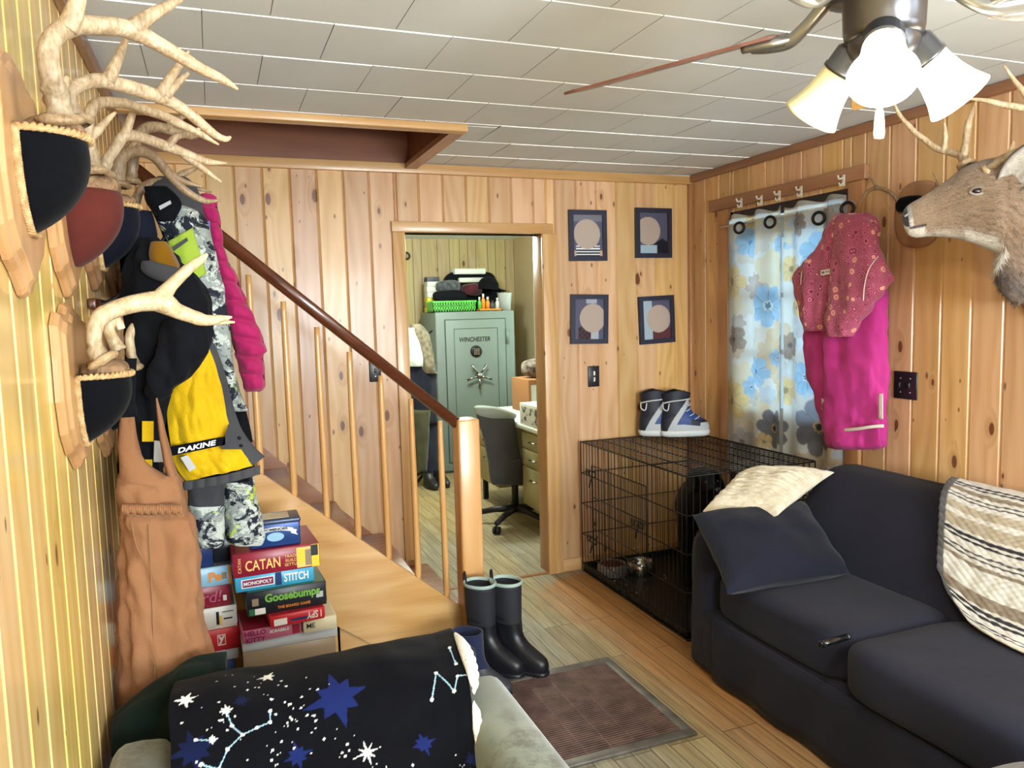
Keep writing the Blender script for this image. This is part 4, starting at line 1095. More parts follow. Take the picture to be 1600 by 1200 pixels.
def curt_col(y, z):
    m = .5+.5*nz(y*6, z*6, 1, 1); c = tuple(a+(b_-a)*max(0, m-.55)*.8 for a, b_ in zip(CW, lin('#cfc6a8')))
    for y0, z0, R, fc, n_, rot in bgf:
        dy, dz = y-y0, z-z0
        if abs(dy) > R or abs(dz) > R: continue
        r = math.hypot(dy, dz); a_ = math.atan2(dz, dy)+rot
        if r < R*(.7+.3*abs(sin(a_*n_/2))): k_ = .45+.4*r/R; c = tuple(p+(q-p)*k_ for p, q in zip(c, fc))
    for y0, z0, R, fc, cc, n_, rot in fl:
        dy, dz = y-y0, z-z0; r = math.hypot(dy, dz)
        if r > R*1.3: continue
        a_ = math.atan2(dz, dy)+rot; pet = abs(sin(a_*n_/2)); k = int((a_ % (2*PI))/(2*PI/n_))
        rr = R*1.12*(.66+.34*pet**.6)*(.92+.2*nz(y0*9+k, 1, 2, 3)+.06*nz(y, z, 0, 40))
        if r < rr:
            sh = .80+.30*r/rr+.22*nz(a_*4, r*20, y0, 1)
            if abs(pet) < .16 and r > R*.2: sh *= .62
            if r > rr*.94: sh *= .86
            k_ = min(1, (rr-r)/(R*.10)+.35)*.88; c = tuple(p+(min(1, q*sh)-p)*k_ for p, q in zip(c, fc))
            if r < R*.2: c = tuple(q*.4 for q in fc)
            if R*.13 < r < R*.24 and nz(a_*6, r*90, 0, 1) > -.1: c = cc
    return c
CURT = vprint('printed_curtain', .85, .1, 500, .15, trans=.55)
RODZ = 1.972
def curtain(ya, yb, label, zb, ph, npl, gr):
    t = thing('curtain', label, 'curtain', (CX, (ya+yb)/2, zb), 'flowered curtains on the outside door')
    def f_(u, v):
        y = ya+(yb-ya)*u+.004*sin(v*7+u*9); z = 2.018-(2.018-zb)*v-.010*sin(u*npl*2*PI+ph)*(1-v)
        a_ = .020-.004*v; x = CX+a_*sin(u*npl*2*PI+ph)+.006*nz(u*5, v*3, ph, 1)*v
        return x, y, z
    mb = MB(); mb.grid(f_, 130, 330, col=lambda u, v: curt_col(f_(u, v)[1], f_(u, v)[2])); mb.build('panel', CURT, t)
    for px_, py_ in gr:
        c_ = at(px_, py_, 0, CX-.024); nrm = V((-.9, -.42, 0)).normalized(); s_ = nrm.cross(V((0, 0, 1))); mb = MB()
        pts = [c_+V((0, 0, 1))*(cos(2*PI*j/28)*.0275)+s_*(sin(2*PI*j/28)*.0275) for j in range(29)]
        mb.tube(pts, .0075, 8, cap=False); mb.build('grommet', mat('grommet_bronze', '#2c2328', .35, metal=.6), t)
curtain(3.632, 3.15, 'left flowered curtain panel in grey yellow and blue, next to the dog crate', .60, .9, 2.5, ((1155, 356), (1203, 347)))
curtain(3.15, 2.742, 'right flowered curtain panel partly hidden behind the pink snowsuit', .60, .3, 2.0, ((1279, 341), (1324, 326)))
mb = MB(); mb.tube([(CX-.002, 3.66, RODZ), (CX-.002, 2.70, RODZ+.006)], .0055, 10)
for y in (3.655, 2.705): mb.tube([(CX-.002, y, RODZ), (XR-.002, y, RODZ)], .005, 8)
tag(mb.build('curtain_rod', mat('rod_white', '#d9dbdb', .35)), 'thin white curtain rod across the outside door', 'curtain rod')

HOOK = mat('hook_white', '#d6d2c6', .4)
hk = [(1157.5, 317, 'white coat hook nearest the wall corner'), (1189, 313, 'second white coat hook from the wall corner'), (1217, 306, 'middle one of five white coat hooks on the door header'), (1251, 299, 'fourth white coat hook from the wall corner'), (1317, 282, 'white coat hook above the hood of the pink snowsuit')]
for px_, py_, lab in hk:
    p = at(px_, py_, 0, XR-.034); mb = MB()
    mb.box(p.x, p.x+.006, p.y-.009, p.y+.009, p.z-.026, p.z+.026, bev=.003)
    mb.tube([(p.x, p.y, p.z+.012), (p.x-.022, p.y, p.z+.006), (p.x-.030, p.y, p.z+.022)], [.005, .004, .005], 8, k=4)
    mb.tube([(p.x, p.y, p.z-.012), (p.x-.016, p.y, p.z-.024), (p.x-.022, p.y, p.z-.010)], [.005, .004, .004], 8, k=4)
    tag(mb.build('coat_hook', HOOK), lab, 'hook', 'white hooks on the door header')

# ------------------------------------------------------------------ pink snowsuit
def flower_pink():
    t = NT('pink_flower_print'); co = t.coord()
    def lay(sc, thr):
        v = t.n('TexVoronoi', Vector=co, Scale=sc, Randomness=.85); d_ = v.outputs['Distance']
        return d_, t.n('SeparateColor', Color=v.outputs['Color']).outputs
    d1, c1 = lay(19, 0); d2, c2 = lay(44, 0)
    base = t.mix(t.mapr(t.math('SINE', t.math('MULTIPLY', d2, 42.)), -.2, .6), lin('#85284a'), lin('#bd6480'))
    base = t.mix(t.mapr(d2, .13, .08), base, lin('#cf8c7c'))
    has = t.math('LESS_THAN', c1[0], .93)
    big = t.math('MULTIPLY', t.mapr(d1, .46, .42), has)
    pet = t.mapr(t.math('SINE', t.math('MULTIPLY', d1, 60.)), -.3, .5)
    base = t.mix(big, base, t.mix(pet, lin('#7f2344'), lin('#c9718a')))
    base = t.mix(t.math('MULTIPLY', t.mapr(d1, .235, .215), has), base, lin('#dc9f88'))
    base = t.mix(t.math('MULTIPLY', t.mapr(d1, .12, .10), has), base, lin('#c56c74'))
    t.bump(t.noise(co, 22, 4), .35, .006)
    return t.fin(base, .7, 0, .3, 0, .2)
PFL = flower_pink(); PINK = fabric('pink_nylon', '#b93784', '#a62e77', sc=4, weave=500, r=.65, sheen=.1, bump=.6, fold=16)
REFL = mat('reflective_tape', '#d6cdc4', .4)
ss = thing('snowsuit', 'pink flowered childs snowsuit hanging in front of the flowered curtains', 'snowsuit', at(1345, 700, 0, 2.60))
mb = MB(); SX_ = 2.615
garment(mb, [(415, 1290, 1375, .04), (450, 1266, 1384, .055), (500, 1260, 1385, .06), (560, 1263, 1383, .06), (620, 1276, 1381, .06), (660, 1288, 1381, .058), (686, 1297, 1380, .055), (697, 1301, 1378, .05), (702, 1308, 1374, .03)], 0, SX_, wr=.012, fold=.026, ws=11, n=60, k=10)
tr_ = mb.build('trousers', PINK, ss)
mb = MB()
def band(u, v):
    p = at(1297+u*84, 668+v*5+2*sin(u*5)-u*3, 0, SX_-.064*sin(PI*(.08+.84*u))**.5-.004); return p
mb.grid(band, 30, 2, thick=.002); mb.build('reflective_band', REFL, tr_)
mb = MB(); mb.grid(lambda u, v: at(1284+u*14, 622+v*18+u*8, 0, SX_-.052), 4, 4, thick=.002); mb.grid(lambda u, v: at(1373+u*7, 615+v*40, 0, SX_-.045), 4, 8, thick=.002); mb.build('reflective_patch', REFL, tr_)
mb = MB(); garment(mb, [(333, 1312, 1356, .02), (340, 1304, 1364, .05), (352, 1298, 1367, .065), (380, 1286, 1366, .07), (420, 1276, 1370, .07), (470, 1268, 1374, .06), (505, 1266, 1340, .04)], 0, SX_-.01, wr=.010, fold=.018, n=48, k=8)
jk = mb.build('jacket', PFL, ss)
mb = MB(); garment(mb, [(340, 1308, 1345, .03), (356, 1297, 1340, .045), (385, 1281, 1330, .05), (415, 1256, 1322, .055), (432, 1241, 1314, .055), (450, 1246, 1306, .055), (480, 1254, 1297, .05), (505, 1257, 1293, .045), (517, 1259, 1291, .03)], 0, SX_-.075, wr=.010, fold=.016, n=48, k=8, seed=4); mb.build('sleeve', PFL, jk)
mb = MB(); garment(mb, [(338, 1316, 1354, .03), (352, 1310, 1364, .045), (385, 1308, 1369, .055), (415, 1303, 1380, .06), (433, 1300, 1389, .06), (450, 1298, 1381, .06), (480, 1295, 1358, .055), (505, 1293, 1338, .05), (526, 1294, 1331, .03)], 0, SX_-.09, wr=.010, fold=.016, n=48, k=8, seed=9); mb.build('sleeve', PFL, jk)
for pts in ([(1372, 401), (1358, 420), (1351, 445), (1349, 470)], [(1260, 410), (1253, 425), (1251, 445)]):
    mb = MB(); mb.tube([at(x, y, 0, SX_-.152 if x > 1300 else SX_-.128) for x, y in pts], .0022, 6, k=5); mb.build('piping', REFL, jk)
c_ = at(1291, 425, 0, SX_-.135); mb = MB(); r_ = V((0, -1, .06)).normalized(); u_ = V((0, .06, 1)).normalized()
mb.hexa([c_+r_*a+u_*b_ for a, b_ in ((-.033, -.011), (.033, -.011), (.033, .011), (-.033, .011))], [c_+r_*a+u_*b_+V((.004, 0, 0)) for a, b_ in ((-.033, -.011), (.033, -.011), (.033, .011), (-.033, .011))])
lb = mb.build('name_patch', REFL, jk)
INK = mat('dark_ink', '#25222a', .6)
text('ME TOO', c_+V((-.0006, 0, 0)), r_, u_, INK, jk, w=.050, bold=.02)
# ------------------------------------------------------------------ antlers
def antler_mat(name, a, b_, c):
    t = NT(name); co = t.coord(); n1 = t.noise(co, 30, 5, .65); n2 = t.noise(t.coord('Object', (90, 90, 22)), 2, 4)
    col = t.ramp(t.mapr(t.math('MULTIPLY_ADD', n1, .6, t.math('MULTIPLY', n2, .5)), .3, .8), [(0, a), (.5, b_), (1, c)])
    col = t.mix(1., col, t.attr('col', 'Color'), 'MULTIPLY')
    t.bump(t.math('ADD', n1, n2), .5, .004); return t.fin(col, .5, 0, .4, .1)
ANT = antler_mat('antler_bone', '#d6c8ae', '#b09a7b', '#6d543d')
ANTD = antler_mat('antler_bone_brown', '#ad9a7c', '#8c7559', '#54402f')
ANTW = antler_mat('antler_bone_pale', '#e6d9bf', '#cbb58f', '#8e7048')
BONE = mat('skull_fur_bone', '#a88862', .7, c2='#6f4f37', sc=30, bump=.9, bsc=80, bd=.01)
def antler(parent, parts, m_, bur=True, far=False):
    mb = MB()
    for i, pts in enumerate(parts):
        P = [at(p[0], p[1], 1, p[2]) for p in pts] if not far else [V(p[:3]) for p in pts]
        R = [p[3] for p in pts]
        Q = catmull([(*p, r) for p, r in zip(P, R)], 7); n = 14; o0 = len(mb.v)
        rr = [max(.0015, q[3]*.86*(1+.10*nz(q[0], q[1], q[2], 45))) for q in Q]
        Q3 = [V(q[:3])+V((nz(q[0], q[1], q[2], 20), nz(q[1], q[2], q[0], 20), nz(q[2], q[0], q[1], 20)))*.002 for q in Q]
        mb.tube(Q3, rr, n)
        # brown and rough at the base, ivory towards the points
        for k in range(o0, len(mb.v)):
            f_ = (k-o0)/max(1, len(mb.v)-o0)
            g = (.60+.40*min(1, f_*2.2)+.25*max(0, f_-.6)/.4) if i == 0 else (.92+.32*f_)
            mb.c[k] = (min(1.3, g), min(1.27, g*.98), min(1.22, g*.96))
            if i == 0 and f_ < .16: mb.v[k] += V((nz(*(mb.v[k]*1), 90), nz(mb.v[k].y, mb.v[k].z, mb.v[k].x, 90), 0))*.006
        if bur and i == 0:
            d_ = (Q3[3]-Q3[0]).normalized(); o1 = len(mb.v)
            mb.lathe([(R[0]*.9, -.004), (R[0]*1.35, .0), (R[0]*1.42, .006), (R[0]*1.05, .013)], Q3[0], d_, n=16)
            for k in range(o1, len(mb.v)): mb.v[k] += V((nz(*(mb.v[k]), 110), nz(mb.v[k].z, mb.v[k].y, mb.v[k].x, 110), 0))*.004; mb.c[k] = (.75, .68, .6)
    return mb.build('antler', m_, parent)

def shield(hw, zt, zb):
    h = zt-zb
    R_ = [(0, zt), (.26*hw, zt-.015*h), (.42*hw, zt-.06*h), (.8*hw, zt-.06*h), (hw, zt-.13*h), (.97*hw, zt-.3*h), (.98*hw, zt-.55*h), (.86*hw, zt-.74*h), (.62*hw, zt-.86*h), (.42*hw, zt-.90*h), (.14*hw, zb+.01*h)]
    return R_+[(0, zb)]+[(-a, b_) for a, b_ in R_[:0:-1]]
def plaque(par, y, zt, zb, hw, m_, x=XL, sg=1):
    out = shield(hw, zt, zb); cz = (zt+zb)/2; rings = []
    for s_, d_ in ((1, .002), (1, .010), (.965, .017), (.90, .020), (.86, .026), (.84, .027)):
        rings.append([V((x+sg*d_, y+a*s_, cz+(b_-cz)*s_)) for a, b_ in out])
    mb = MB(); mb.loft(rings if sg < 0 else [r for r in rings], cap=(True, True), sm=False); mb.build('plaque', m_, par)
def cap(par, y, zt, zb, hw, dep, m_, trim, x=XL+.027, top_dz=.0):
    mb = MB(); rings = []; N_ = 14
    for i in range(N_+1):
        t = i/N_; z = zt+(zb-zt)*t; w_ = hw*(1-t**2.4*.93)**.6; p_ = dep*max(.03, (1-t**1.9))**.6*(1+.10*sin(t*PI))
        r = [V((x, y-w_, z))]
        for j in range(17):
            a_ = -PI/2+PI*j/16; r.append(V((x+p_*cos(a_)**.8 if cos(a_) > 0 else x, y+w_*sin(a_), z+top_dz*cos(a_)*(1-t))))
        r.append(V((x, y+w_, z))); rings.append(r)
    mb.loft(rings, cap=(True, True)); mb.build('felt_cap', m_, par)
    if trim:
        mb = MB(); P = []
        for t in [k/24 for k in range(25)]:
            P.append(V((x+.004, y-hw*(1-t**2.4*.93)**.6-.004, zt+(zb-.006-zt)*t)))
        P2 = [V((p.x, 2*y-p.y, p.z)) for p in P[::-1]]
        pts = P+P2
        n = len(pts)*5; Q = catmull([tuple(p) for p in pts], 5)
        for ph in (0, PI): mb.tube([V(q)+V((.0035*cos(i*1.1+ph), .0035*sin(i*1.1+ph), 0)) for i, q in enumerate(Q)], .0042, 6)
        tp = [V((x+dep*1.0*cos(a_)+.004, y+(hw+.002)*sin(a_), zt+.004+top_dz*cos(a_))) for a_ in [(-PI/2+PI*k/20) for k in range(21)]]
        Q = catmull([tuple(p) for p in tp], 4)
        for ph in (0, PI): mb.tube([V(q)+V((.0035*cos(i*1.1+ph), .0, .0035*sin(i*1.1+ph))) for i, q in enumerate(Q)], .0045, 6)
        mb.build('rope_trim', trim, par)
    mb = MB(); mb.cushion((x+dep*.45, y, zt+.012), (dep*1.0, hw*1.5, .05), .8, wr=.012, nu=28, nv=14); mb.build('skull_plate', BONE, par)
ROPE = mat('jute_rope', '#cfae7d', .9, c2='#a98453', sc=60, bump=.5, bsc=200)
FB = fabric('black_felt', '#0a0b10', '#07080d', sc=8, sheen=.04); FBR = fabric('maroon_felt', '#5c2a24', '#4d211d', sc=8, sheen=.06); FN = fabric('navy_felt', '#10131e', sc=8, sheen=.04)
def mount(name, label, y, zt, zb, pm): 
    t = thing(name, label, 'antler mount', (XL+.01, y, zb), 'antler mounts on the left wall'); plaque(t, y, zt, zb, .165, pm); return t
m1 = mount('antler_mount', 'large antlers on a black felt cap edged in rope, top left and nearest the viewer', 1.50, 1.975, 1.575, PLAQ)
cap(m1, 1.50, 1.835, 1.685, .086, .092, FB, ROPE)
antler(m1, [[(96, 190, 1.44, .026), (90, 155, 1.43, .021), (79, 118, 1.41, .019), (76, 84, 1.41, .0185), (88, 54, 1.43, .018), (120, 40, 1.46, .0185), (165, 41, 1.50, .018), (205, 47, 1.53, .018), (255, 72, 1.56, .016), (310, 104, 1.58, .0125), (350, 126, 1.60, .009), (371, 140, 1.61, .003)],
            [(104, 46, 1.44, .018), (117, 22, 1.44, .017), (126, -10, 1.43, .013), (130, -50, 1.42, .005)], [(208, 44, 1.53, .018), (235, 26, 1.54, .014), (262, 10, 1.56, .010), (290, -6, 1.57, .004)], [(92, 140, 1.43, .012), (99, 128, 1.44, .009), (104, 121, 1.45, .004)]], ANT)
antler(m1, [[(122, 195, 1.585, .021), (113, 172, 1.585, .016), (110, 150, 1.58, .014), (122, 133, 1.59, .0145), (150, 126, 1.62, .015), (185, 131, 1.65, .015), (225, 143, 1.68, .0155), (262, 157, 1.71, .015), (300, 181, 1.73, .0125), (335, 209, 1.75, .010), (352, 217, 1.76, .007), (360, 214, 1.765, .003)],
            [(168, 128, 1.63, .015), (178, 105, 1.64, .012), (188, 82, 1.65, .009), (197, 62, 1.66, .006)], [(250, 150, 1.70, .015), (262, 128, 1.70, .012), (278, 106, 1.71, .009), (294, 79, 1.72, .003)], [(258, 150, 1.70, .012), (275, 132, 1.71, .010), (295, 114, 1.72, .004)]], ANT)
m2 = mount('antler_mount', 'antlers on a maroon felt cap, second in the upper row', 1.93, 1.965, 1.585, PLAQ)
cap(m2, 1.93, 1.815, 1.655, .085, .10, FBR, None)
antler(m2, [[(147, 272, 1.87, .022), (143, 248, 1.87, .017), (139, 215, 1.87, .0145), (138, 185, 1.87, .014), (150, 162, 1.88, .014), (185, 160, 1.91, .013), (225, 171, 1.94, .0125), (265, 186, 1.97, .012), (305, 206, 2.0, .010), (342, 226, 2.02, .003)], [(141, 215, 1.87, .012), (158, 198, 1.88, .010), (180, 175, 1.89, .004)]], ANT)
antler(m2, [[(161, 272, 1.99, .019), (168, 250, 1.99, .015), (182, 228, 2.0, .014), (197, 212, 2.01, .015), (225, 216, 2.03, .0145), (258, 228, 2.06, .0145), (290, 240, 2.08, .013), (325, 253, 2.10, .010), (354, 256, 2.11, .003)], [(195, 214, 2.01, .014), (200, 195, 2.01, .012), (208, 176, 2.01, .008)], [(262, 228, 2.06, .013), (275, 214, 2.06, .010), (296, 208, 2.07, .008), (318, 198, 2.07, .003)], [(285, 240, 2.08, .012), (315, 262, 2.1, .010), (346, 284, 2.11, .003)]], ANT)
m3 = mount('antler_mount', 'antlers on a black felt cap edged in rope, third in the upper row', 2.37, 1.965, 1.615, PLAQ_D)
cap(m3, 2.37, 1.84, 1.68, .085, .10, FN, ROPE)
antler(m3, [[(184, 291, 2.30, .026), (185, 268, 2.30, .022), (190, 246, 2.30, .020), (212, 236, 2.32, .018), (240, 245, 2.35, .016), (262, 270, 2.37, .015), (290, 298, 2.39, .013), (320, 314, 2.40, .010), (346, 312, 2.41, .003)], [(262, 268, 2.37, .012), (285, 282, 2.38, .010), (318, 292, 2.39, .003)], [(190, 250, 2.30, .014), (205, 228, 2.31, .010), (222, 215, 2.31, .004)]], ANTD)
antler(m3, [[(205, 285, 2.43, .020), (208, 250, 2.43, .017), (216, 212, 2.43, .017), (240, 198, 2.45, .018), (272, 205, 2.48, .016), (300, 212, 2.5, .012), (330, 199, 2.52, .003)], [(258, 202, 2.46, .012), (280, 185, 2.48, .009), (308, 176, 2.5, .003)]], ANTD)
m4 = mount('antler_mount', 'antlers on a black felt cap half behind the hanging coats, last in the upper row', 2.80, 1.95, 1.60, PLAQ_D)
cap(m4, 2.80, 1.80, 1.62, .085, .10, FN, ROPE)
antler(m4, [[(211, 350, 2.72, .024), (212, 320, 2.72, .017), (219, 298, 2.72, .0165), (238, 286, 2.73, .016), (262, 284, 2.75, .015), (290, 270, 2.77, .012), (318, 258, 2.79, .003)], [(272, 282, 2.76, .012), (300, 292, 2.78, .009), (330, 300, 2.8, .003)]], ANTD)
m5 = mount('antler_mount', 'pale thick antlers on a black felt cap with rope edge, nearest in the lower row', 1.88, 1.575, 1.215, PLAQ)
cap(m5, 1.88, 1.415, 1.275, .085, .095, FB, ROPE)
antler(m5, [[(163, 566, 1.80, .024), (150, 545, 1.80, .018), (147, 518, 1.80, .018), (158, 495, 1.81, .020), (188, 480, 1.83, .022), (225, 472, 1.85, .025), (252, 472, 1.87, .028), (280, 487, 1.89, .021), (318, 500, 1.91, .016), (345, 498, 1.92, .010), (362, 496, 1.93, .003)], [(245, 472, 1.87, .024), (268, 446, 1.87, .017), (292, 423, 1.87, .014), (315, 405, 1.87, .010), (324, 396, 1.87, .004)], [(258, 476, 1.88, .02), (295, 490, 1.91, .014), (335, 502, 1.93, .009), (366, 504, 1.94, .003)]], ANTW)
antler(m5, [[(186, 548, 1.94, .020), (176, 530, 1.94, .016), (170, 512, 1.93, .014), (182, 500, 1.93, .012), (190, 515, 1.93, .009)]], ANTW, bur=False)
m6 = mount('antler_mount', 'small forked antlers above the tan overalls, last in the lower row', 2.33, 1.56, 1.165, PLAQ)
cap(m6, 2.33, 1.39, 1.24, .075, .085, FN, None)
antler(m6, [[(212, 577, 2.27, .018), (206, 552, 2.27, .0145), (203, 525, 2.27, .014), (215, 506, 2.28, .013), (240, 500, 2.30, .014), (268, 512, 2.32, .012), (298, 523, 2.34, .009), (323, 527, 2.35, .003)], [(240, 500, 2.30, .012), (238, 488, 2.3, .008), (242, 482, 2.3, .003)], [(258, 512, 2.31, .012), (285, 532, 2.33, .010), (317, 546, 2.34, .003)], [(295, 522, 2.34, .008), (300, 508, 2.34, .003)]], ANTW)

# small antler plaque by the door
def wallat(px_, py_, d_=0): return at(px_, py_, 0, XR-d_)
ms = thing('antler_mount', 'small dark antlers on an oval plaque right of the door header', 'antler mount', wallat(1432, 392))
c0 = wallat(1437, 333); mb = MB()
for s_ in (1,):
    rings = []
    for k, d_ in ((1, .001), (1, .012), (.95, .018), (.9, .02)):
        rings.append([V((XR-d_, c0.y+.115*k*math.copysign(abs(cos(t))**.8, cos(t)), c0.z-.005+.135*k*math.copysign(abs(sin(t))**.8, sin(t)))) for t in [2*PI*j/40 for j in range(40)]])
    mb.loft(rings, sm=False)
mb.build('plaque', PLAQ_D, ms)
mb = MB(); mb.cushion((XR-.045, c0.y+.005, c0.z+.035), (.085, .12, .07), .7, wr=.01); mb.build('felt_cap', FB, ms)
def wa(pts): return [(*at(a, b_, 0, XR-d_), r) for a, b_, d_, r in pts]
antler(ms, [wa([(1412, 331, .05, .014), (1404, 316, .07, .011), (1392, 302, .09, .010), (1376, 294, .10, .010), (1360, 297, .11, .009), (1347, 312, .12, .007), (1341, 330, .12, .002)]), wa([(1372, 295, .10, .009), (1364, 283, .10, .006), (1356, 272, .10, .002)])], ANTD, far=True)
antler(ms, [wa([(1440, 322, .05, .012), (1452, 308, .08, .009), (1462, 292, .10, .008), (1464, 280, .11, .006), (1457, 270, .12, .002)])], ANTD, far=True)

# ------------------------------------------------------------------ deer shoulder mount
hv = V((-.70, .714, 0)); nsg = hv.cross(V((0, 0, 1))); nsg = nsg if nsg.dot(CAM-V((2.2, 1.8, 1.8))) > 0 else -nsg
N0 = at(1412, 345, 0, 2.13)
dm = thing('deer_mount', 'stuffed whitetail deer head with antlers facing left on the right wall', 'deer mount', (2.73, 1.64, 1.36))
rows = [((1409, 339), (1413, 357), .010, 0), ((1413, 327), (1420, 368), .024, 0), ((1424, 317), (1430, 371), .031, 0), ((1440, 308), (1447, 370), .033, 0), ((1461, 294), (1468, 370), .038, 0), ((1483, 279), (1494, 373), .049, 0), ((1502, 264), (1520, 380), .063, 0), ((1524, 254), (1543, 389), .073, 0), ((1550, 247), (1560, 398), .078, 0),
        ((1578, 246), (1560, 412), .082, .02), ((1612, 250), (1553, 424), .095, .05), ((1650, 262), (1557, 441), .115, .12), ((1690, 285), (1566, 458), .14, .24), ((1720, 310), (1578, 470), .155, .40), ((1735, 330), (1588, 478), .16, .55)]
R = []
for a_, b_, w_, s_ in rows:
    p_ = N0+V((s_, -.1*s_, 0)); A, B = atp(*a_, p_, nsg), atp(*b_, p_, nsg)
    if s_ > .38: 
        k_ = 2.735-.012-max(A.x, B.x)
    R.append((*((A+B)/2), *((A-B)/2), w_))
R = catmull(R, 7); rings = []; cols = []; nr = len(R); nn_ = 44
DB, DG, DW, DD, DN = lin('#6f5743')[:3], lin('#8d7761')[:3], lin('#cdc6ba')[:3], lin('#4a392e')[:3], lin('#26222a')[:3]
def mx(a_, b_, t): t = max(0, min(1, t)); return tuple(p+(q-p)*t for p, q in zip(a_, b_))
for i, q in enumerate(R):
    c, u_, w_ = V(q[:3]), V(q[3:6]), q[6]; f_ = i/7
    r = []
    for j in range(nn_):
        t = 2*PI*j/nn_; X, Z = cos(t), sin(t); e = 2.3
        p = c+nsg*(w_*math.copysign(abs(X)**(2/e), X)*(1-.18*max(0, Z) if 3 < f_ < 9 else 1))+u_*math.copysign(abs(Z)**(2/e), Z)
        p += nsg*math.copysign(1, X)*abs(X)*.004*nz(p.x, p.y, p.z, 14)
        if f_ > 8: p += V((nz(p.x, p.y, p.z, 26), nz(p.y, p.z, p.x, 26), 0))*.009
        if p.x > 2.722: p.x = 2.722
        r.append(p)
        n_ = nz(p.x, p.y, p.z, 16)*.35+nz(p.x, p.y, p.z, 60)*.3
        col = mx(DB, DG, .5+n_)
        if f_ < 9.5:
            if Z > .72 and f_ > 4.6: col = mx(col, DD, (Z-.72)*2.2*(f_-4.6)/3)
            if Z < -.62: col = mx(col, DW, (-Z-.62)*5+n_)
            if 2.0 < f_ < 3.6: col = mx(col, DG, .6)
            if 1.2 < f_ < 3.0 and Z < -.30: col = mx(col, DW, .75)
            if 3.4 < f_ < 5.5 and Z < -.1: col = mx(col, DG, .6)
            if f_ < 1.35 and Z > -.35: col = DN
            elif f_ < 2.: col = mx(DN, DW, .85 if Z < .1 else .45)
            if 1.2 < f_ < 3.1 and -.50 < Z < -.38: col = DN
        else:
            if Z < -.55: col = mx(col, DD, (-Z-.55)*3.2)
            if 9.2 < f_ < 10.4 and Z < -.6: col = mx(col, DW, .8)
            if f_ > 12.4 and Z < -.85: col = mx(col, DG, .5)
        cols.append(col)
    rings.append(r)
def fur_mat():
    t = NT('deer_hide'); co = t.coord()
    n1 = t.noise(t.coord('Object', (60, 60, 150)), 2.2, 4, .7); c = t.mix(1., t.attr('col', 'Color'), t.ramp(n1, [(.25, .7), (.75, 1.25)]), 'MULTIPLY')
    t.bump(n1, .7, .006); return t.fin(c, .85, 0, .2, 0, .3)
FUR = fur_mat()
mb = MB(); mb.loft(rings, col=cols); mb.build('hide', FUR, dm)
random.seed(31); mb = MB()                    # short coat: fine tapered hairs lying back along the head and neck
for _ in range(15000):
    i = random.randint(9, len(rings)-3); j = random.randrange(nn_)
    a_ = rings[i][j]; b_ = rings[i+1][j]; c_ = rings[i][(j+1) % nn_]; p = a_.lerp(c_, random.random()).lerp(b_, random.random()*.7)
    nrm = (c_-a_).cross(b_-a_)
    if nrm.length < 1e-9: continue
    nrm.normalize(); ctr = sum(rings[i], V((0, 0, 0)))/nn_
    if nrm.dot(p-ctr) < 0: nrm = -nrm
    f_ = i/7; L_ = .006+.010*min(1, max(0, f_-2)/5)+(.012 if f_ > 9 else 0)
    d_ = ((b_-a_).normalized()+nrm*random.uniform(.12, .45)+V((random.uniform(-.25, .25), random.uniform(-.25, .25), random.uniform(-.35, .1)))).normalized()
    w_ = d_.cross(nrm).normalized()*random.uniform(.0006, .0011); q = random.uniform(.72, 1.28); cc = cols[i*nn_+j]; cc = (cc[0]*q, cc[1]*q, cc[2]*q)
    mb.add([p-w_-nrm*.001, p+w_-nrm*.001, p+d_*L_*random.uniform(.6, 1.2)], [(0, 1, 2)], 0, False, col=cc)
fo = mb.build('fur', FUR, dm); fo['kind'] = 'stuff'
ep = atp(1523, 303, N0, nsg)+nsg*.060
mb = MB(); mb.cushion(ep, (.030, .026, .022), 1., nu=24, nv=14); mb.build('eye', mat('deer_eye', '#120c0a', .05, coat=1), dm)
mb = MB(); dh = hv
for sg in (1, -1):
    pts = [ep+dh*(.020*cos(t))+V((0, 0, 1))*(.0115*sin(t)*sg+.001)+nsg*(.009-.007*cos(t)**2) for t in [PI*k/10 for k in range(11)]]; mb.tube(pts, .0042, 8, col=(.20, .15, .11) if sg > 0 else (.30, .25, .20))
mb.build('eyelid', FUR, dm)
np_ = atp(1419, 341, N0, nsg)+nsg*.022; mb = MB(); mb.tube([np_+dh*.012+V((0, 0, .004)), np_+V((0, 0, .010)), np_-dh*.012+V((0, 0, .002)), np_-dh*.01-V((0, 0, .01))], [.003, .004, .004, .002], 8, k=4); mb.build('nostril', mat('nose_leather', '#8d8a86', .4), dm)
# ear facing the viewer
eb = atp(1566, 300, N0, nsg)+nsg*.055; et = atp(1612, 232, N0, nsg)+nsg*.15; ed_ = et-eb; es = ed_.cross(nsg).normalized()
mb = MB()
def earf(u, v):
    w_ = .046*sin(PI*min(1, v*.80+.17))**.75; s_ = (u-.5)*2
    return eb+ed_*v+es*(w_*s_)-nsg*(.030*(1-s_*s_)*(1-v*.6))
def earc(u, v):
    s_ = abs(u-.5)*2; c = mx(lin('#b9b3a8')[:3], lin('#6b5d50')[:3], .5*nz(u*7, v*7, 0, 1)+.15)
    return mx(c, DD, (s_-.80)*5)
mb.grid(earf, 16, 22, col=earc, thick=.005); mb.build('ear', FUR, dm)
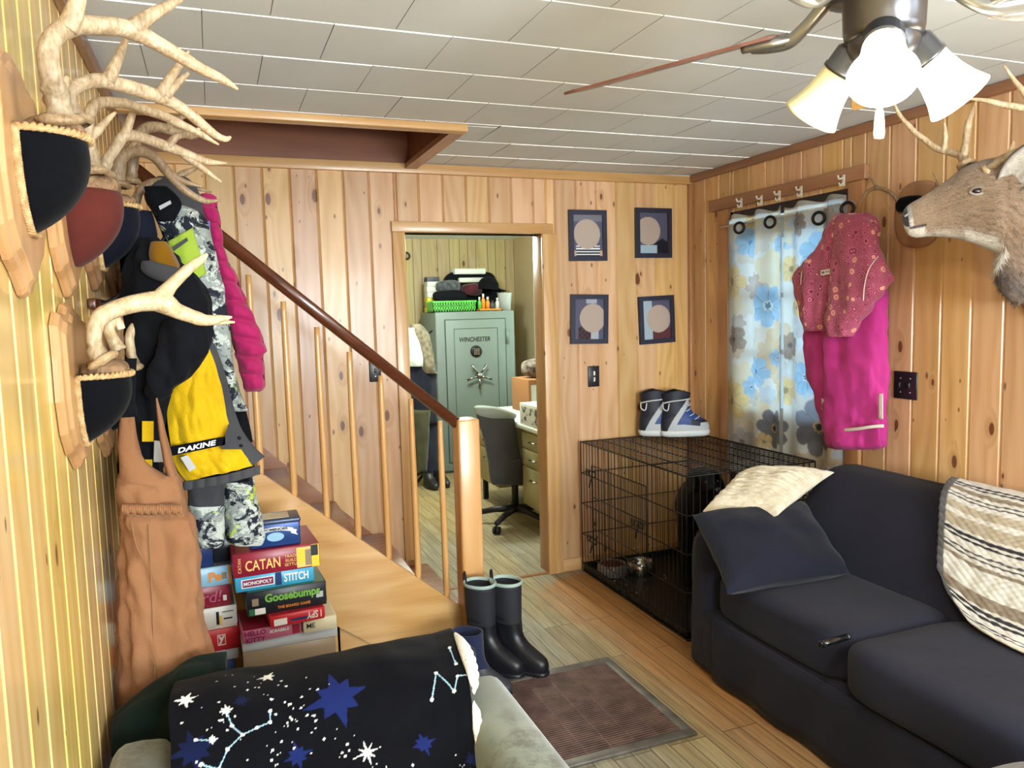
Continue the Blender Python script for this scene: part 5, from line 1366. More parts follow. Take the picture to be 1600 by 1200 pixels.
# antlers: far one sweeps left, near one right and forward
def dap(pts, off): return [(*(atp(a, b_, N0, nsg)+nsg*(off+d_)), r) for a, b_, d_, r in pts]
antler(dm, [dap([(1512, 256, 0, .020), (1505, 240, -.02, .015), (1490, 232, -.04, .0125), (1470, 224, -.06, .012), (1448, 208, -.07, .011), (1428, 192, -.07, .010), (1405, 165, -.06, .007), (1395, 140, -.05, .003)], -.035),
            dap([(1508, 240, -.02, .016), (1513, 215, -.02, .014), (1516, 190, -.02, .013), (1522, 172, -.02, .009), (1529, 152, -.02, .003)], -.035), dap([(1480, 228, -.05, .011), (1481, 205, -.05, .009), (1480, 182, -.05, .004)], -.035)], ANT, far=True)
antler(dm, [dap([(1540, 270, 0, .019), (1556, 256, .02, .015), (1580, 246, .05, .0135), (1605, 236, .08, .013), (1640, 215, .10, .0125), (1650, 195, .11, .0125), (1625, 184, .11, .0125), (1595, 186, .11, .012), (1560, 181, .11, .0105), (1530, 174, .11, .008), (1500, 168, .10, .003)], .03),
            dap([(1598, 186, .11, .012), (1590, 168, .11, .0105), (1575, 148, .11, .008), (1557, 122, .11, .003)], .03), dap([(1625, 186, .11, .011), (1608, 150, .11, .008), (1592, 118, .11, .003)], .03), dap([(1568, 250, .03, .011), (1576, 235, .03, .007), (1578, 226, .03, .003)], .03)], ANT, far=True)
mb = MB(); rings = []
for k, d_ in ((1, .001), (1, .012), (.95, .02), (.9, .021)):
    rings.append([V((XR-d_, 1.64+.33*k*cos(t), 1.66+.30*k*math.copysign(abs(sin(t))**.9, sin(t)))) for t in [2*PI*j/48 for j in range(48)]])
mb.loft(rings, sm=False); mb.build('plaque', PLAQ_D, dm)

# ------------------------------------------------------------------ ceiling fan
FM = mat('fan_gunmetal', '#5f5f63', .3, metal=.8); FMB = mat('fan_pewter', '#87857f', .3, metal=.75)
OAK = wood('fan_blade_oak', '#d9b06e', '#c89850', '#9c6c33', axis=1, knots=0, rough=.35); WAL = wood('fan_blade_walnut', '#7a5148', '#684239', '#482c27', axis=1, knots=0, rough=.35)
fc = V((1.12, 1.056, 0)); zb_ = 2.04
fan = thing('ceiling_fan', 'ceiling fan with oak blades and three frosted glass light shades', 'ceiling fan', (fc.x, fc.y, ZC))
mb = MB(); mb.lathe([(.0, ZC-.001), (.07, ZC-.002), (.065, ZC-.03), (.02, ZC-.05), (.02, 2.24), (.10, 2.235), (.125, 2.21), (.128, 2.12), (.11, 2.07), (.068, 2.055), (.066, 2.0), (.062, 1.985), (.0, 1.985)], fc, n=40); mb.build('motor_housing', FM, fan)
mb = MB(); mb.lathe([(.058, 1.99), (.06, 1.975), (.05, 1.955), (.03, 1.94), (.012, 1.925), (.008, 1.915), (0, 1.912)], fc, n=32); mb.build('light_fitter', FM, fan)
tip = at(899, 143, 2, zb_); d0 = V((tip.x-fc.x, tip.y-fc.y, 0)); RB = d0.length; a0 = math.atan2(d0.y, d0.x); pit = -.30
for k in range(5):
    a_ = a0+2*PI*k/5; d_ = V((cos(a_), sin(a_), 0)); p_ = V((-d_.y, d_.x, 0)); w_ = p_*cos(pit)+V((0, 0, 1))*sin(pit); n_ = d_.cross(w_)
    out = [(.19, -.046), (.24, -.058), (RB-.05, -.068), (RB-.012, -.06), (RB, -.04), (RB, .04), (RB-.012, .06), (RB-.05, .068), (.24, .058), (.19, .046)]
    base = fc+V((0, 0, zb_)); mb = MB()
    mb.prism([base+d_*r+w_*s_-n_*.003 for r, s_ in out], n_*.006, 0); mb.build('blade', OAK if k else WAL, fan)
    mb = MB()
    mb.tube([fc+V((0, 0, 2.075))+d_*.10, fc+V((0, 0, 2.045))+d_*.135, base+d_*.17-n_*.014, base+d_*.21-n_*.010, base+d_*.245-n_*.008], [.013, .012, .014, .017, .012], 10, k=5)
    for s_ in (-.028, .028): mb.tube([base+d_*.165-n_*.012, base+d_*.20+w_*s_-n_*.010, base+d_*.25+w_*s_*1.1-n_*.008], [.010, .009, .008], 8, k=4)
    mb.build('blade_bracket', FMB, fan)
def shade_mat(name, c, s):
    t = NT(name); co = t.coord(); n_ = t.noise(co, 9, 3)
    t.b.inputs['Emission Color'].default_value = lin(c); t.b.inputs['Emission Strength'].default_value = s
    t.b.inputs['Transmission Weight'].default_value = 0; return t.fin(t.mix(n_, lin('#e9e6c0'), lin('#dedbb0')), .35)
LIT = shade_mat('shade_lit', '#fff6dc', 9.0); UNL = shade_mat('shade_unlit', '#eee9bf', 0)
BULB = emit('bulb', '#fff1d0', 30); BULBO = mat('bulb_off', '#efece0', .4)
RH = V((RT.x, RT.y, 0)).normalized(); FH = V((FW.x, FW.y, 0)).normalized()
TC = V((-fc.x, -fc.y, 0)).normalized(); RC = V((-TC.y, TC.x, 0)); RC = RC if RC.dot(RT) > 0 else -RC
for k, (dh_, lit) in enumerate(((-RC*.87-TC*.5, 0), (RC*.87-TC*.5, 1), (TC, 1))):
    dh_ = dh_.normalized(); ax_ = (dh_*.69-V((0, 0, .72))).normalized(); s0 = fc+V((0, 0, 1.992))+dh_*.040; s1 = s0+ax_*.045
    mb = MB(); mb.tube([s0, s0+ax_*.015], [.018, .026], 16); mb.lathe([(.026, .012), (.033, .02), (.034, .05), (.036, .052), (.036, .058), (0, .058)], s0, ax_, n=24); mb.build('socket_cup', FM, fan)
    mb = MB(); n0 = s0+ax_*.05
    pr = [(.026, -.004), (.034, .002), (.0365, .012), (.038, .03), (.042, .058), (.050, .088), (.058, .108), (.0605, .114), (.058, .1135), (.047, .086), (.038, .056), (.034, .02)]
    pr = [(r_*.90, h_*.86) for r_, h_ in pr]; mb.lathe(pr, n0, ax_, n=36); sh = mb.build('lamp_shade', LIT if lit else UNL, fan)
    mb = MB(); mb.lathe([(.012, .0), (.014, .02), (.026, .05), (.026, .065), (.015, .08), (0, .083)], n0, ax_, n=20); mb.build('bulb', BULB if lit else BULBO, fan)
    if lit:
        L = bpy.data.lights.new('fan_bulb', 'POINT'); L.energy = 13.; L.color = (1, .94, .82); L.shadow_soft_size = .04
        lo = bpy.data.objects.new('fan_bulb', L); COL.objects.link(lo); lo.location = n0+ax_*.135
mb = MB(); cpt = at(1374, 178, 1, 1.05); ct = V((cpt.x, cpt.y, 1.93))
for i in range(26): q = ct+(cpt+V((0, 0, .012))-ct)*(i/25); mb.lathe([(0, -.0022), (.0022, 0), (0, .0022)], q, n=6)
mb.tube([ct, cpt], .0007, 5)
mb.tube([fc+V((.03, -.0, 1.945)), ct], .003, 6); mb.build('pull_chain', FMB, fan)
mb = MB(); mb.lathe([(.003, .012), (.007, .004), (.0085, -.012), (.0095, -.034), (.008, -.042), (0, -.043)], cpt, n=14); mb.build('chain_pull', mat('chain_pull_horn', '#e8dfa8', .35), fan)
# ------------------------------------------------------------------ clothes on the left wall
def hangs(name, label, cat, z=1.9, y=2.4, x=-.2): return thing(name, label, cat, (x, y, z), 'clothes hanging on the left wall')
TAN = fabric('tan_duck_canvas', '#93694a', '#835b3e', sc=5, weave=320, sheen=.05, bump=.6, fold=20)
BLKC = fabric('black_shell_cloth', '#131419', '#0e0f13', sc=6, sheen=.02, bump=.4, fold=12)
GREYC = fabric('charcoal_shell_cloth', '#47474a', '#3c3c40', sc=6, sheen=.05, fold=12)
YEL = fabric('yellow_lining', '#d2ab10', '#c09a0c', sc=7, weave=300, r=.55, sheen=.1, bump=.8, fold=26)
PUFF = fabric('magenta_puffer', '#b02560', '#9b1f54', sc=7, weave=300, r=.6, sheen=.15, bump=.6, fold=30)
def camo(name, sc=1.):
    t = NT(name); co = t.coord('Object', (1, 1, 1.25))
    def lay(s_, off, lo): 
        v = t.n('VectorMath', _operation='ADD'); t.t.links.new(co, v.inputs[0]); v.inputs[1].default_value = (off, off*.7, off*1.3)
        return t.mapr(t.noise(v.outputs[0], s_*sc, 6, .72, .6), lo, lo+.012)
    c = t.mix(lay(14, 0, .50), lin('#bcc3bb'), lin('#8f9591')); c = t.mix(lay(20, 3.1, .56), c, lin('#666c6e')); c = t.mix(lay(14, 7.3, .60), c, lin('#b4c74e')); c = t.mix(lay(15, 11.7, .53), c, lin('#1d1f2b'))
    t.bump(t.noise(co, 18, 4), .35, .006); return t.fin(c, .8, 0, .25)
CAMO = camo('digital_camo'); LIME = fabric('lime_pocket', '#9cb440', '#8ea638', sc=9)
SILV = mat('silver_tape', '#aaabab', .4)

# tan bib overalls, nearest
ov = hangs('bib_overalls', 'tan canvas bib overalls hanging nearest on the left wall', 'overalls', 1.3, 2.15)
mb = MB(); garment(mb, [(742, 187, 272, .03), (756, 186, 281, .055), (775, 185, 288, .06), (790, 187, 291, .058), (800, 188, 293, .058), (812, 188, 300, .066), (850, 188, 306, .072), (900, 187, 312, .075), (950, 187, 319, .075), (1010, 187, 328, .075), (1060, 187, 334, .07), (1100, 187, 338, .06), (1160, 188, 340, .05)], 1, 2.15, wr=.012, fold=.022, ws=12, vert=3.5, n=70, k=9)
lg = mb.build('trousers', TAN, ov)
mb = MB(); garment(mb, [(646, 188, 211, .012), (655, 187, 215, .018), (690, 184, 221, .028), (715, 184, 229, .035), (735, 185, 246, .042), (750, 186, 270, .048), (764, 186, 284, .052), (778, 187, 289, .055)], 1, 2.15, wr=.007, ws=12, n=50, k=8); mb.build('bib', TAN, ov)
mb = MB(); garment(mb, [(622, 243, 247, .006), (650, 245, 254, .012), (690, 250, 263, .02), (725, 256, 272, .03), (755, 264, 284, .04), (775, 268, 289, .045)], 1, 2.16, wr=.004, n=30, k=7); mb.build('side_strap', TAN, ov)
mb = MB()
for i in range(26):
    px_ = 192+i*3.6; a_ = at(px_, 788, 1, 2.078); b2 = at(px_+1, 802+2*(i % 3), 1, 2.074); mb.tube([a_, (a_+b2)/2-V((0, .006, 0)), b2], [.002, .005, .002], 6, k=3)
mb.build('elastic_gathers', TAN, ov)
mb = MB(); 
for pts in ([(205, 815), (212, 850), (222, 872)], [(232, 820), (236, 900), (240, 1000), (243, 1080)], [(190, 803), (240, 806), (280, 795)]):
    mb.tube([at(a_, b2, 1, 2.074) for a_, b2 in pts], .0016, 5, k=5)
mb.build('seam', fabric('tan_seam', '#8d6746'), lg)
mb = MB(); garment(mb, [(560, 196, 214, .006), (610, 192, 212, .007), (648, 190, 211, .008)], 1, 2.16, n=20, k=4, wr=.001); mb.box(*[q for p in zip(at(188, 652, 1, 2.14), at(213, 626, 1, 2.14)) for q in sorted(p)][:0] or [at(188, 640, 1, 2.14).x, at(213, 640, 1, 2.14).x, 2.135, 2.15, at(200, 652, 1, 2.14).z, at(200, 630, 1, 2.14).z], bev=.004)
mb.build('buckle_strap', BLKC, ov)

# black jacket behind the overalls and the navy one against the wall
jb = hangs('jacket', 'black jacket hanging behind the tan overalls', 'jacket', 1.6, 2.32)
mb = MB(); garment(mb, [(372, 212, 250, .03), (400, 200, 275, .06), (450, 193, 320, .07), (510, 196, 330, .075), (560, 202, 300, .075), (620, 205, 262, .07), (690, 203, 256, .07), (760, 202, 258, .065), (790, 204, 258, .05)], 1, 2.33, wr=.014, fold=.022, n=56, k=8); mb.build('body', BLKC, jb)
mb = MB(); garment(mb, [(500, 262, 318, .03), (540, 250, 320, .05), (580, 236, 300, .05), (610, 232, 268, .04), (624, 238, 252, .02)], 1, 2.24, wr=.010, fold=.02, n=48, k=8, seed=3); mb.build('sleeve', BLKC, jb)
mb = MB(); garment(mb, [(378, 236, 258, .02), (395, 232, 270, .03), (415, 236, 280, .03), (426, 244, 276, .02)], 1, 2.262, wr=.006, n=30, k=6); mb.build('collar_lining', fabric('amber_lining', '#7d560b', '#6d4a09', sc=8), jb)
mb = MB(); garment(mb, [(408, 222, 246, .015), (414, 220, 268, .022), (424, 222, 288, .024), (436, 240, 292, .02), (442, 262, 288, .012)], 1, 2.25, wr=.005, n=30, k=6); mb.build('collar', GREYC, jb)
for x0, x1, y0, y1 in ((222, 240, 658, 690), (222, 238, 718, 742)):
    mb = MB(); mb.hexa([at(a_, b2, 1, 2.252) for a_, b2 in ((x0, y1), (x1, y1), (x1, y0), (x0, y0))], [at(a_, b2, 1, 2.262) for a_, b2 in ((x0, y1), (x1, y1), (x1, y0), (x0, y0))]); mb.build('yellow_lining', YEL, jb)
mb = MB(); cs_ = ((240, 722), (255, 722), (255, 690), (241, 688)); mb.hexa([at(a_, b2, 1, 2.248) for a_, b2 in cs_], [at(a_, b2, 1, 2.258) for a_, b2 in cs_]); mb.build('reflective_patch', SILV, jb)
jn = hangs('coat', 'navy coat hanging flat against the left wall behind the overalls', 'coat', 1.3, 2.55)
mb = MB(); garment(mb, [(330, 200, 236, .03), (380, 192, 245, .04), (600, 190, 240, .05), (800, 188, 235, .05), (960, 186, 230, .05)], 1, 2.62, wr=.012, n=36, k=8); mb.build('body', fabric('navy_coat_cloth', '#1b1e2d', '#141622', sc=6, sheen=.02), jn)

# jacket turned inside out with yellow lining
jy = hangs('jacket', 'black jacket hanging open to show its bright yellow lining', 'jacket', 1.3, 2.42)
YY = 2.44
mb = MB(); garment(mb, [(440, 235, 310, .03), (500, 228, 325, .05), (560, 232, 338, .055), (620, 240, 358, .05), (680, 250, 380, .045), (725, 268, 398, .04), (752, 284, 392, .025)], 1, YY, wr=.008, n=44, k=8); mb.build('shell', BLKC, jy)
Lp = catmull([(258, 548, 0), (257, 580, 0), (262, 605, 0), (262, 650, 0), (268, 700, 0), (276, 730, 0), (292, 752, 0)], 8)
Rp = catmull([(318, 530, 0), (332, 560, 0), (344, 600, 0), (352, 640, 0), (364, 680, 0), (380, 708, 0), (396, 728, 0)], 8)
def yfn(u, v):
    i = v*(len(Lp)-1); a_ = int(min(i, len(Lp)-2)); f_ = i-a_
    l = [p+(q-p)*f_ for p, q in zip(Lp[a_], Lp[a_+1])]; r = [p+(q-p)*f_ for p, q in zip(Rp[a_], Rp[a_+1])]
    X, Y = l[0]+(r[0]-l[0])*u, l[1]+(r[1]-l[1])*u
    d_ = .012*nz(u*3, v*4.5, 0, 1)+.006*nz(u*9, v*11, 2, 1)+.008*sin((u*.7+v)*15)*(.5 if v > .55 else .2)
    return at(X, Y, 1, YY-.066-.028*sin(PI*u)-d_)
mb = MB(); mb.grid(yfn, 70, 90, thick=.004); ln = mb.build('lining', YEL, jy)
mb = MB()
def edge(u, v):
    i = v*(len(Rp)-1); a_ = int(min(i, len(Rp)-2)); f_ = i-a_; r = [p+(q-p)*f_ for p, q in zip(Rp[a_], Rp[a_+1])]
    w_ = 9+10*v**2; return at(r[0]-2+w_*u, r[1]-u*(4+10*v), 1, YY-.060+.02*u)
mb.grid(edge, 6, 50, thick=.006)
def hem(u, v):
    X = 288+(405-288)*u; Y = 752+7*v*1.4-(752-727)*u+3*sin(u*PI)+v*4; return at(X, Y, 1, YY-.072-.02*sin(PI*u)-.003*sin(u*40))
mb.grid(hem, 50, 6, thick=.006); mb.build('charcoal_edging', GREYC, jy)
def lay_(X, Y): # a point on the lining nearest a read-off spot, just in front
    return at(X, Y, 1, YY-.108)
def strip(cs, m_, nm_, par, d_=.003):
    mb = MB(); P_ = [lay_(*c) for c in cs]; mb.hexa(P_, [p+V((0, d_, 0)) for p in P_]); return mb.build(nm_, m_, par)
BST = fabric('black_webbing', '#0e0e12', sc=9, sheen=0); WTX = mat('white_print', '#e9e9e9', .6)
strip(((266, 713), (352, 695), (352, 682), (266, 698)), BST, 'waist_band', ln)
c0_, r_ = lay_(308, 697.5), (lay_(340, 690.5)-lay_(272, 705.5)).normalized(); u_ = V((0, 0, 1)); u_ = (u_-r_*u_.dot(r_)).normalized()
text('DAKINE', c0_-V((0, .002, 0)), r_, u_, WTX, jy, w=(lay_(338, 690)-lay_(277, 704)).length, h=.0145, shear=.25, bold=.03)
strip(((345, 702), (384, 702), (372, 680), (357, 662)), GREYC, 'storm_flap', jy, .005)
for X, Y in ((374, 684), (377, 696)): mb = MB(); p = lay_(X, Y); mb.lathe([(0, .0), (.005, .001), (.005, .004)], p-V((0, .004, 0)), (0, 1, 0), n=12); mb.build('snap_button', BLACK, jy)
strip(((296, 737), (307, 731), (293, 711), (282, 715)), SILV, 'care_label', jy)

# camo snow pants
cp = hangs('snow_pants', 'white grey and lime camouflage bib snow pants', 'trousers', 1.4, 2.62)
YC = 2.64
mb = MB(); garment(mb, [(322, 244, 290, .02), (340, 243, 318, .035), (370, 256, 330, .045), (400, 268, 340, .05), (440, 284, 348, .05), (480, 304, 354, .05), (520, 318, 358, .05), (560, 332, 364, .048), (600, 345, 372, .045), (641, 357, 385, .035)], 1, YC, wr=.009, n=44, k=8); bb = mb.build('bib', CAMO, cp)
mb = MB(); cs_ = [(262, 378), (300, 356), (322, 428), (286, 446)]
def pk(u, v): X = (cs_[0][0]*(1-u)+cs_[1][0]*u)*(1-v)+(cs_[3][0]*(1-u)+cs_[2][0]*u)*v; Y = (cs_[0][1]*(1-u)+cs_[1][1]*u)*(1-v)+(cs_[3][1]*(1-u)+cs_[2][1]*u)*v; return at(X, Y, 1, YC-.050-.016*sin(PI*u)-.004*nz(u*4, v*4, 0, 1))
mb.grid(pk, 14, 16, thick=.004); mb.build('chest_pocket', LIME, cp)
def quad(cs, y_, m_, nm_, par, d_=.004): mb = MB(); P_ = [at(*c, 1, y_) for c in cs]; mb.hexa(P_, [p+V((0, d_, 0)) for p in P_]); return mb.build(nm_, m_, par)
quad(((272, 392), (294, 376), (292, 371), (270, 386)), YC-.074, BLACK, 'zip', cp)
mb = MB(); garment(mb, [(292, 225, 262, .02), (306, 228, 276, .025), (322, 236, 282, .025), (345, 246, 274, .02)], 1, YC-.05, wr=.004, n=24, k=6); mb.build('shoulder_strap', BLKC, cp)
quad(((250, 328), (268, 318), (266, 313), (248, 322)), YC-.082, SILV, 'buckle', cp)
mb = MB(); garment(mb, [(690, 335, 372, .03), (740, 345, 392, .055), (780, 349, 400, .06), (820, 351, 408, .062), (838, 352, 411, .06), (848, 356, 408, .05)], 1, YC+.02, wr=.010, n=44, k=8, seed=5); mb.build('leg', CAMO, cp)
mb = MB(); garment(mb, [(700, 292, 345, .03), (740, 292, 349, .055), (790, 295, 350, .06)], 1, YC-.02, wr=.008, n=40, k=8, seed=7); lgm = mb.build('leg', GREYC, cp)
mb = MB(); garment(mb, [(786, 294, 351, .061), (800, 298, 351, .064), (830, 301, 351, .066), (847, 303, 350, .062), (852, 306, 348, .05)], 1, YC-.02, wr=.008, n=40, k=8, seed=7); mb.build('cuff', CAMO, lgm)
mb = MB(); garment(mb, [(641, 364, 386, .025), (665, 370, 392, .03), (690, 374, 396, .03)], 1, YC+.03, wr=.004, n=24, k=5); mb.build('dark_cuff', BLKC, cp)

# grey hooded coat and magenta puffer behind
cg = hangs('coat', 'charcoal grey coat hanging between the camouflage pants and magenta jacket', 'coat', 1.6, 2.76)
mb = MB(); garment(mb, [(276, 246, 286, .02), (288, 230, 306, .05), (310, 226, 318, .07), (345, 240, 327, .07), (400, 262, 336, .07), (450, 285, 345, .06), (520, 300, 352, .05), (600, 330, 366, .04)], 1, 2.76, wr=.010, n=44, k=8); mb.build('body', GREYC, cg)
quad(((315, 383), (330, 381), (328, 345), (317, 348)), 2.68, mat('blue_badge', '#2a4a8f', .35), 'blue_tag', cg)
pj = hangs('puffer_jacket', 'magenta quilted puffer jacket hanging furthest along the left wall', 'jacket', 1.5, 2.86)
PR_ = [(303, 312, 330, .015), (312, 308, 340, .03), (340, 318, 343, .04), (370, 326, 346, .045), (400, 334, 353, .05), (425, 338, 366, .055), (450, 344, 376, .055), (480, 350, 389, .06), (510, 356, 402, .06), (540, 362, 414, .06), (549, 366, 417, .055), (556, 367, 411, .055), (580, 374, 411, .055), (604, 381, 412, .05), (612, 386, 404, .03)]
mb = MB(); garment(mb, PR_, 1, 2.86, wr=.006, ws=20, n=44, k=10)
for v_ in mb.v:                               # quilting channels
    q = (v_.z+.25*v_.x)/.062; g = abs(sin(q*PI)); ax_c = at(370, 450, 1, 2.86); v_.y += .026*(1-g)**2.2*(1 if v_.y < 2.86 else -1); v_.x += .004*(g-.5)
mb.build('body', PUFF, pj)

cr_ = thing('coat_rack', 'dark coat rail with long arms on the left wall, mostly hidden by the hanging clothes', 'coat rack', (XL+.01, 2.6, 1.57))
mb = MB(); mb.box(XL+.002, XL+.022, 2.24, 2.98, 1.566, 1.594, bev=.004); mb.build('rail', RAILM, cr_)
for y_, x_, z_ in ((2.36, -.13, 1.70), (2.48, -.11, 1.66), (2.66, -.08, 1.84), (2.78, -.05, 1.86), (2.88, -.0, 1.86)):
    mb = MB(); mb.tube([(XL+.012, y_, 1.58), (XL+.06, y_, 1.60), (x_-.02, y_, z_-.01), (x_+.02, y_, z_-.015), (x_+.03, y_, z_+.01)], .006, 8, k=4); mb.build('arm', BLACK, cr_)

# ------------------------------------------------------------------ board games in two piles
random.seed(8)
def card(name, c, r=.35): return mat(name, c, r, c2=c, bump=0)
gm = {k: card('card_'+k, c) for k, c in dict(red='#a91f2e', crimson='#8f1f33', sky='#3fa0c9', pale='#8fb9cf', black='#20242a', cream='#d8cfae', pink='#b5627e', white='#e6e3dc', scarlet='#c32430', navy='#1f3566', grey='#7e7c78', yellow='#e0c32f', green='#2f6b4a', kraft='#8d7a63', orange='#dd8a3c', magenta='#7a1f4d', gold='#e2c06a', lime='#76b04a', slate='#4a4d52', silver='#b9bcc0').items()}
def game(name, label, x0, x1, y, z0, z1, dep, rot, side, top, cat='board game', group='board games piled by the stairs'):
    z0 = z0+DZG if z0 > 0 else 0; z1 += DZG
    c = V(((x0+x1)/2, y, z0)); t = thing(name, label, cat, c, group)
    R3 = Matrix.Rotation(rot, 3, 'Z'); right, back = R3 @ V((1, 0, 0)), R3 @ V((0, 1, 0)); w_ = x1-x0; h_ = z1-z0
    M4 = Matrix.Translation(c) @ R3.to_4x4()
    mb = MB(); mb.box(-w_/2, w_/2, 0, dep, .0003, h_*.93, 0, bev=.0015, seg=1, mtx=M4); mb.build('box', gm[side], t)
    mb = MB(); mb.box(-w_/2-.0012, w_/2+.0012, -.0012, dep+.0012, h_*.12, h_-.0003, 0, bev=.0015, seg=1, mtx=M4); mb.box(-w_/2+.004, w_/2-.004, .004, dep-.004, h_-.0004, h_+.0002, 1, mtx=M4); mb.build('lid', [gm[side], gm[top]], t)
    def F_(a, b_, d_=.0018): return c+right*((a-.5)*w_)+V((0, 0, b_*h_))-back*d_
    def patch(a0, a1, b0, b1, m_, nm_='printed_panel', d_=.0016):
        mb = MB(); P_ = [F_(a0, b0, d_), F_(a1, b0, d_), F_(a1, b1, d_), F_(a0, b1, d_)]; mb.hexa(P_, [p+back*.0006 for p in P_]); mb.build(nm_, gm[m_], t)
    def word(s_, a, b_, w=None, h=None, m_='gold', **k): text(s_, F_(a, b_, .0026), right, V((0, 0, 1)), gm[m_], t, w=w*w_ if w else None, h=h*h_ if h else None, **k)
    return t, F_, patch, word, right
def X(px_, y): return at(px_, 900, 1, y).x
yR = 2.80
DZG = .052
# right pile from the floor up
game('storage_box', 'grey cardboard box at the bottom of the right pile of games', .03, .36, yR-.02, 0, .20, .24, 0, 'grey', 'grey', 'box')
game('board_game', 'brown game box second from the bottom of the right pile', .03, .35, yR-.01, .20, .305, .23, .02, 'kraft', 'kraft')
game('board_game', 'flat grey game box beneath the pink and cream boxes', X(372, yR), X(522, yR), yR-.012, .305, .345, .24, .03, 'silver', 'grey')
t, F_, patch, word, r_ = game('board_game', 'pink word game box beneath the leaning red box', X(373, yR), X(466, yR)-.001, yR-.03, .345, .39, .22, .06, 'pink', 'crimson')
word('HELLO\nKITTY', .21, .47, w=.36, m_='magenta', bold=.03); word('SCRABBLE', .62, .62, w=.34, m_='white', bold=.03, shear=.2); patch(.84, .97, .1, .85, 'crimson')
t, F_, patch, word, r_ = game('board_game', 'cream game box beside the pink one at the right edge of the pile', X(467, yR)+.004, X(520, yR), yR-.035, .345, .395, .22, .03, 'cream', 'cream')
word('ME', .22, .55, h=.36, m_='black', bold=.01)
t, F_, patch, word, r_ = game('board_game', 'bright red game box turned askew with upside down lettering', X(416, yR)+.002, X(500, yR)+.005, yR-.055, .395, .438, .14, .10, 'scarlet', 'red')
text('I SPY', F_(.80, .55, .0026), -r_, V((0, 0, -1)), gm['white'], t, h=.62*.043, w=.052, bold=.02)
patch(.06, .3, .15, .7, 'white'); patch(.36, .72, .3, .5, 'navy'); 
t, F_, patch, word, r_ = game('board_game', 'black game box with green dripping lettering', X(383, yR), X(507, yR), yR-.03, .438, .525, .25, .05, 'black', 'green')
word('Goosebumps', .57, .62, w=.70, h=.46, m_='lime', bold=.035); word('THE BOARD GAME', .58, .22, w=.42, m_='orange', bold=.02); patch(.02, .22, .05, .30, 'white'); patch(.02, .09, .05, .30, 'green', d_=.0022); patch(.06, .14, .42, .72, 'kraft'); patch(.87, .96, .35, .6, 'silver')
t, F_, patch, word, r_ = game('board_game', 'sky blue game box under the crimson one', X(367, yR), X(490, yR), yR-.012, .525, .58, .24, .05, 'sky', 'grey')
patch(.07, .49, .22, .80, 'white'); patch(.085, .475, .28, .74, 'magenta', d_=.002); word('MONOPOLY', .28, .51, w=.36, m_='white', bold=.03); patch(.5, .58, .1, .95, 'navy'); word('STITCH', .77, .52, w=.32, h=.55, m_='white', bold=.03)
t, F_, patch, word, r_ = game('board_game', 'crimson game box with gold lettering below the blue tin', X(365, yR), X(500, yR), yR-.02, .58, .665, .27, .05, 'crimson', 'crimson')
word('CATAN', .335, .45, w=.40, h=.44, m_='gold', bold=.012); word('TRADE\nBUILD\nSETTLE', .665, .45, h=.48, m_='gold'); text('CATAN', F_(.07, .5, .0026), V((0, 0, 1)), -r_, gm['gold'], t, w=.6*.085)
patch(.73, .90, .06, .92, 'gold'); patch(.745, .83, .25, .85, 'yellow', d_=.0022); patch(.83, .90, .12, .8, 'kraft', d_=.0022); patch(.905, .998, .02, .98, 'yellow'); patch(.90, .985, .5, .96, 'black', d_=.0024)
# blue domino tin
tx0, tx1, tz0, tz1, ty = X(394, yR-.02), X(474, yR-.02), .667+DZG, .765+DZG, yR
t = thing('game_tin', 'navy blue tin box with a white banner on top of the right pile', 'tin', ((tx0+tx1)/2, ty, tz0), 'board games piled by the stairs')
TIN = mat('tin_navy', '#20407c', .3, metal=.25); TIN2 = mat('tin_lid', '#46506a', .3, metal=.4)
mb = MB(); mb.box(tx0, tx1, ty, ty+.12, tz0, tz1-.012, bev=.006, seg=3); mb.build('body', TIN, t)
mb = MB(); mb.box(tx0-.003, tx1+.003, ty-.003, ty+.123, tz1-.018, tz1, bev=.006, seg=3); mb.build('lid', TIN2, t)
w_ = tx1-tx0; cx_ = (tx0+tx1)/2
mb = MB(); mb.box(cx_-w_*.30, cx_+w_*.30, ty+.02, ty+.10, tz1-.001, tz1+.0008); mb.build('lid_panel', gm['cream'], t)
mb = MB(); zb2 = tz0+.066
def ban(u, v): a_ = (u-.5)*2; return (cx_+a_*w_*.36, ty-.0015, zb2-.008-.010*a_*a_+.014*v)
mb.grid(ban, 20, 2); mb.prism([(cx_-w_*.45, ty-.001, zb2-.032), (cx_-w_*.31, ty-.001, zb2-.022), (cx_-w_*.31, ty-.001, zb2-.005), (cx_-w_*.43, ty-.001, zb2-.012), (cx_-w_*.41, ty-.001, zb2-.022)], (0, .0006, 0)); mb.prism([(cx_+w_*.45, ty-.001, zb2-.032), (cx_+w_*.31, ty-.001, zb2-.022), (cx_+w_*.31, ty-.001, zb2-.005), (cx_+w_*.43, ty-.001, zb2-.012), (cx_+w_*.41, ty-.001, zb2-.022)], (0, .0006, 0)); mb.build('banner', gm['white'], t)
text('DOMINOES', (cx_, ty-.0026, zb2-.002), (1, 0, 0), (0, 0, 1), gm['black'], t, w=w_*.50, h=.010, bold=.04)
mb = MB(); mb.lathe([(0, .0), (1, 0)], (0, 0, 0), (0, 1, 0), n=32); mb.v = [V((cx_+p.x*w_*.17, ty-.0008, tz0+.036+p.z*.016)) for p in mb.v]; mb.build('oval_badge', gm['pale'], t)
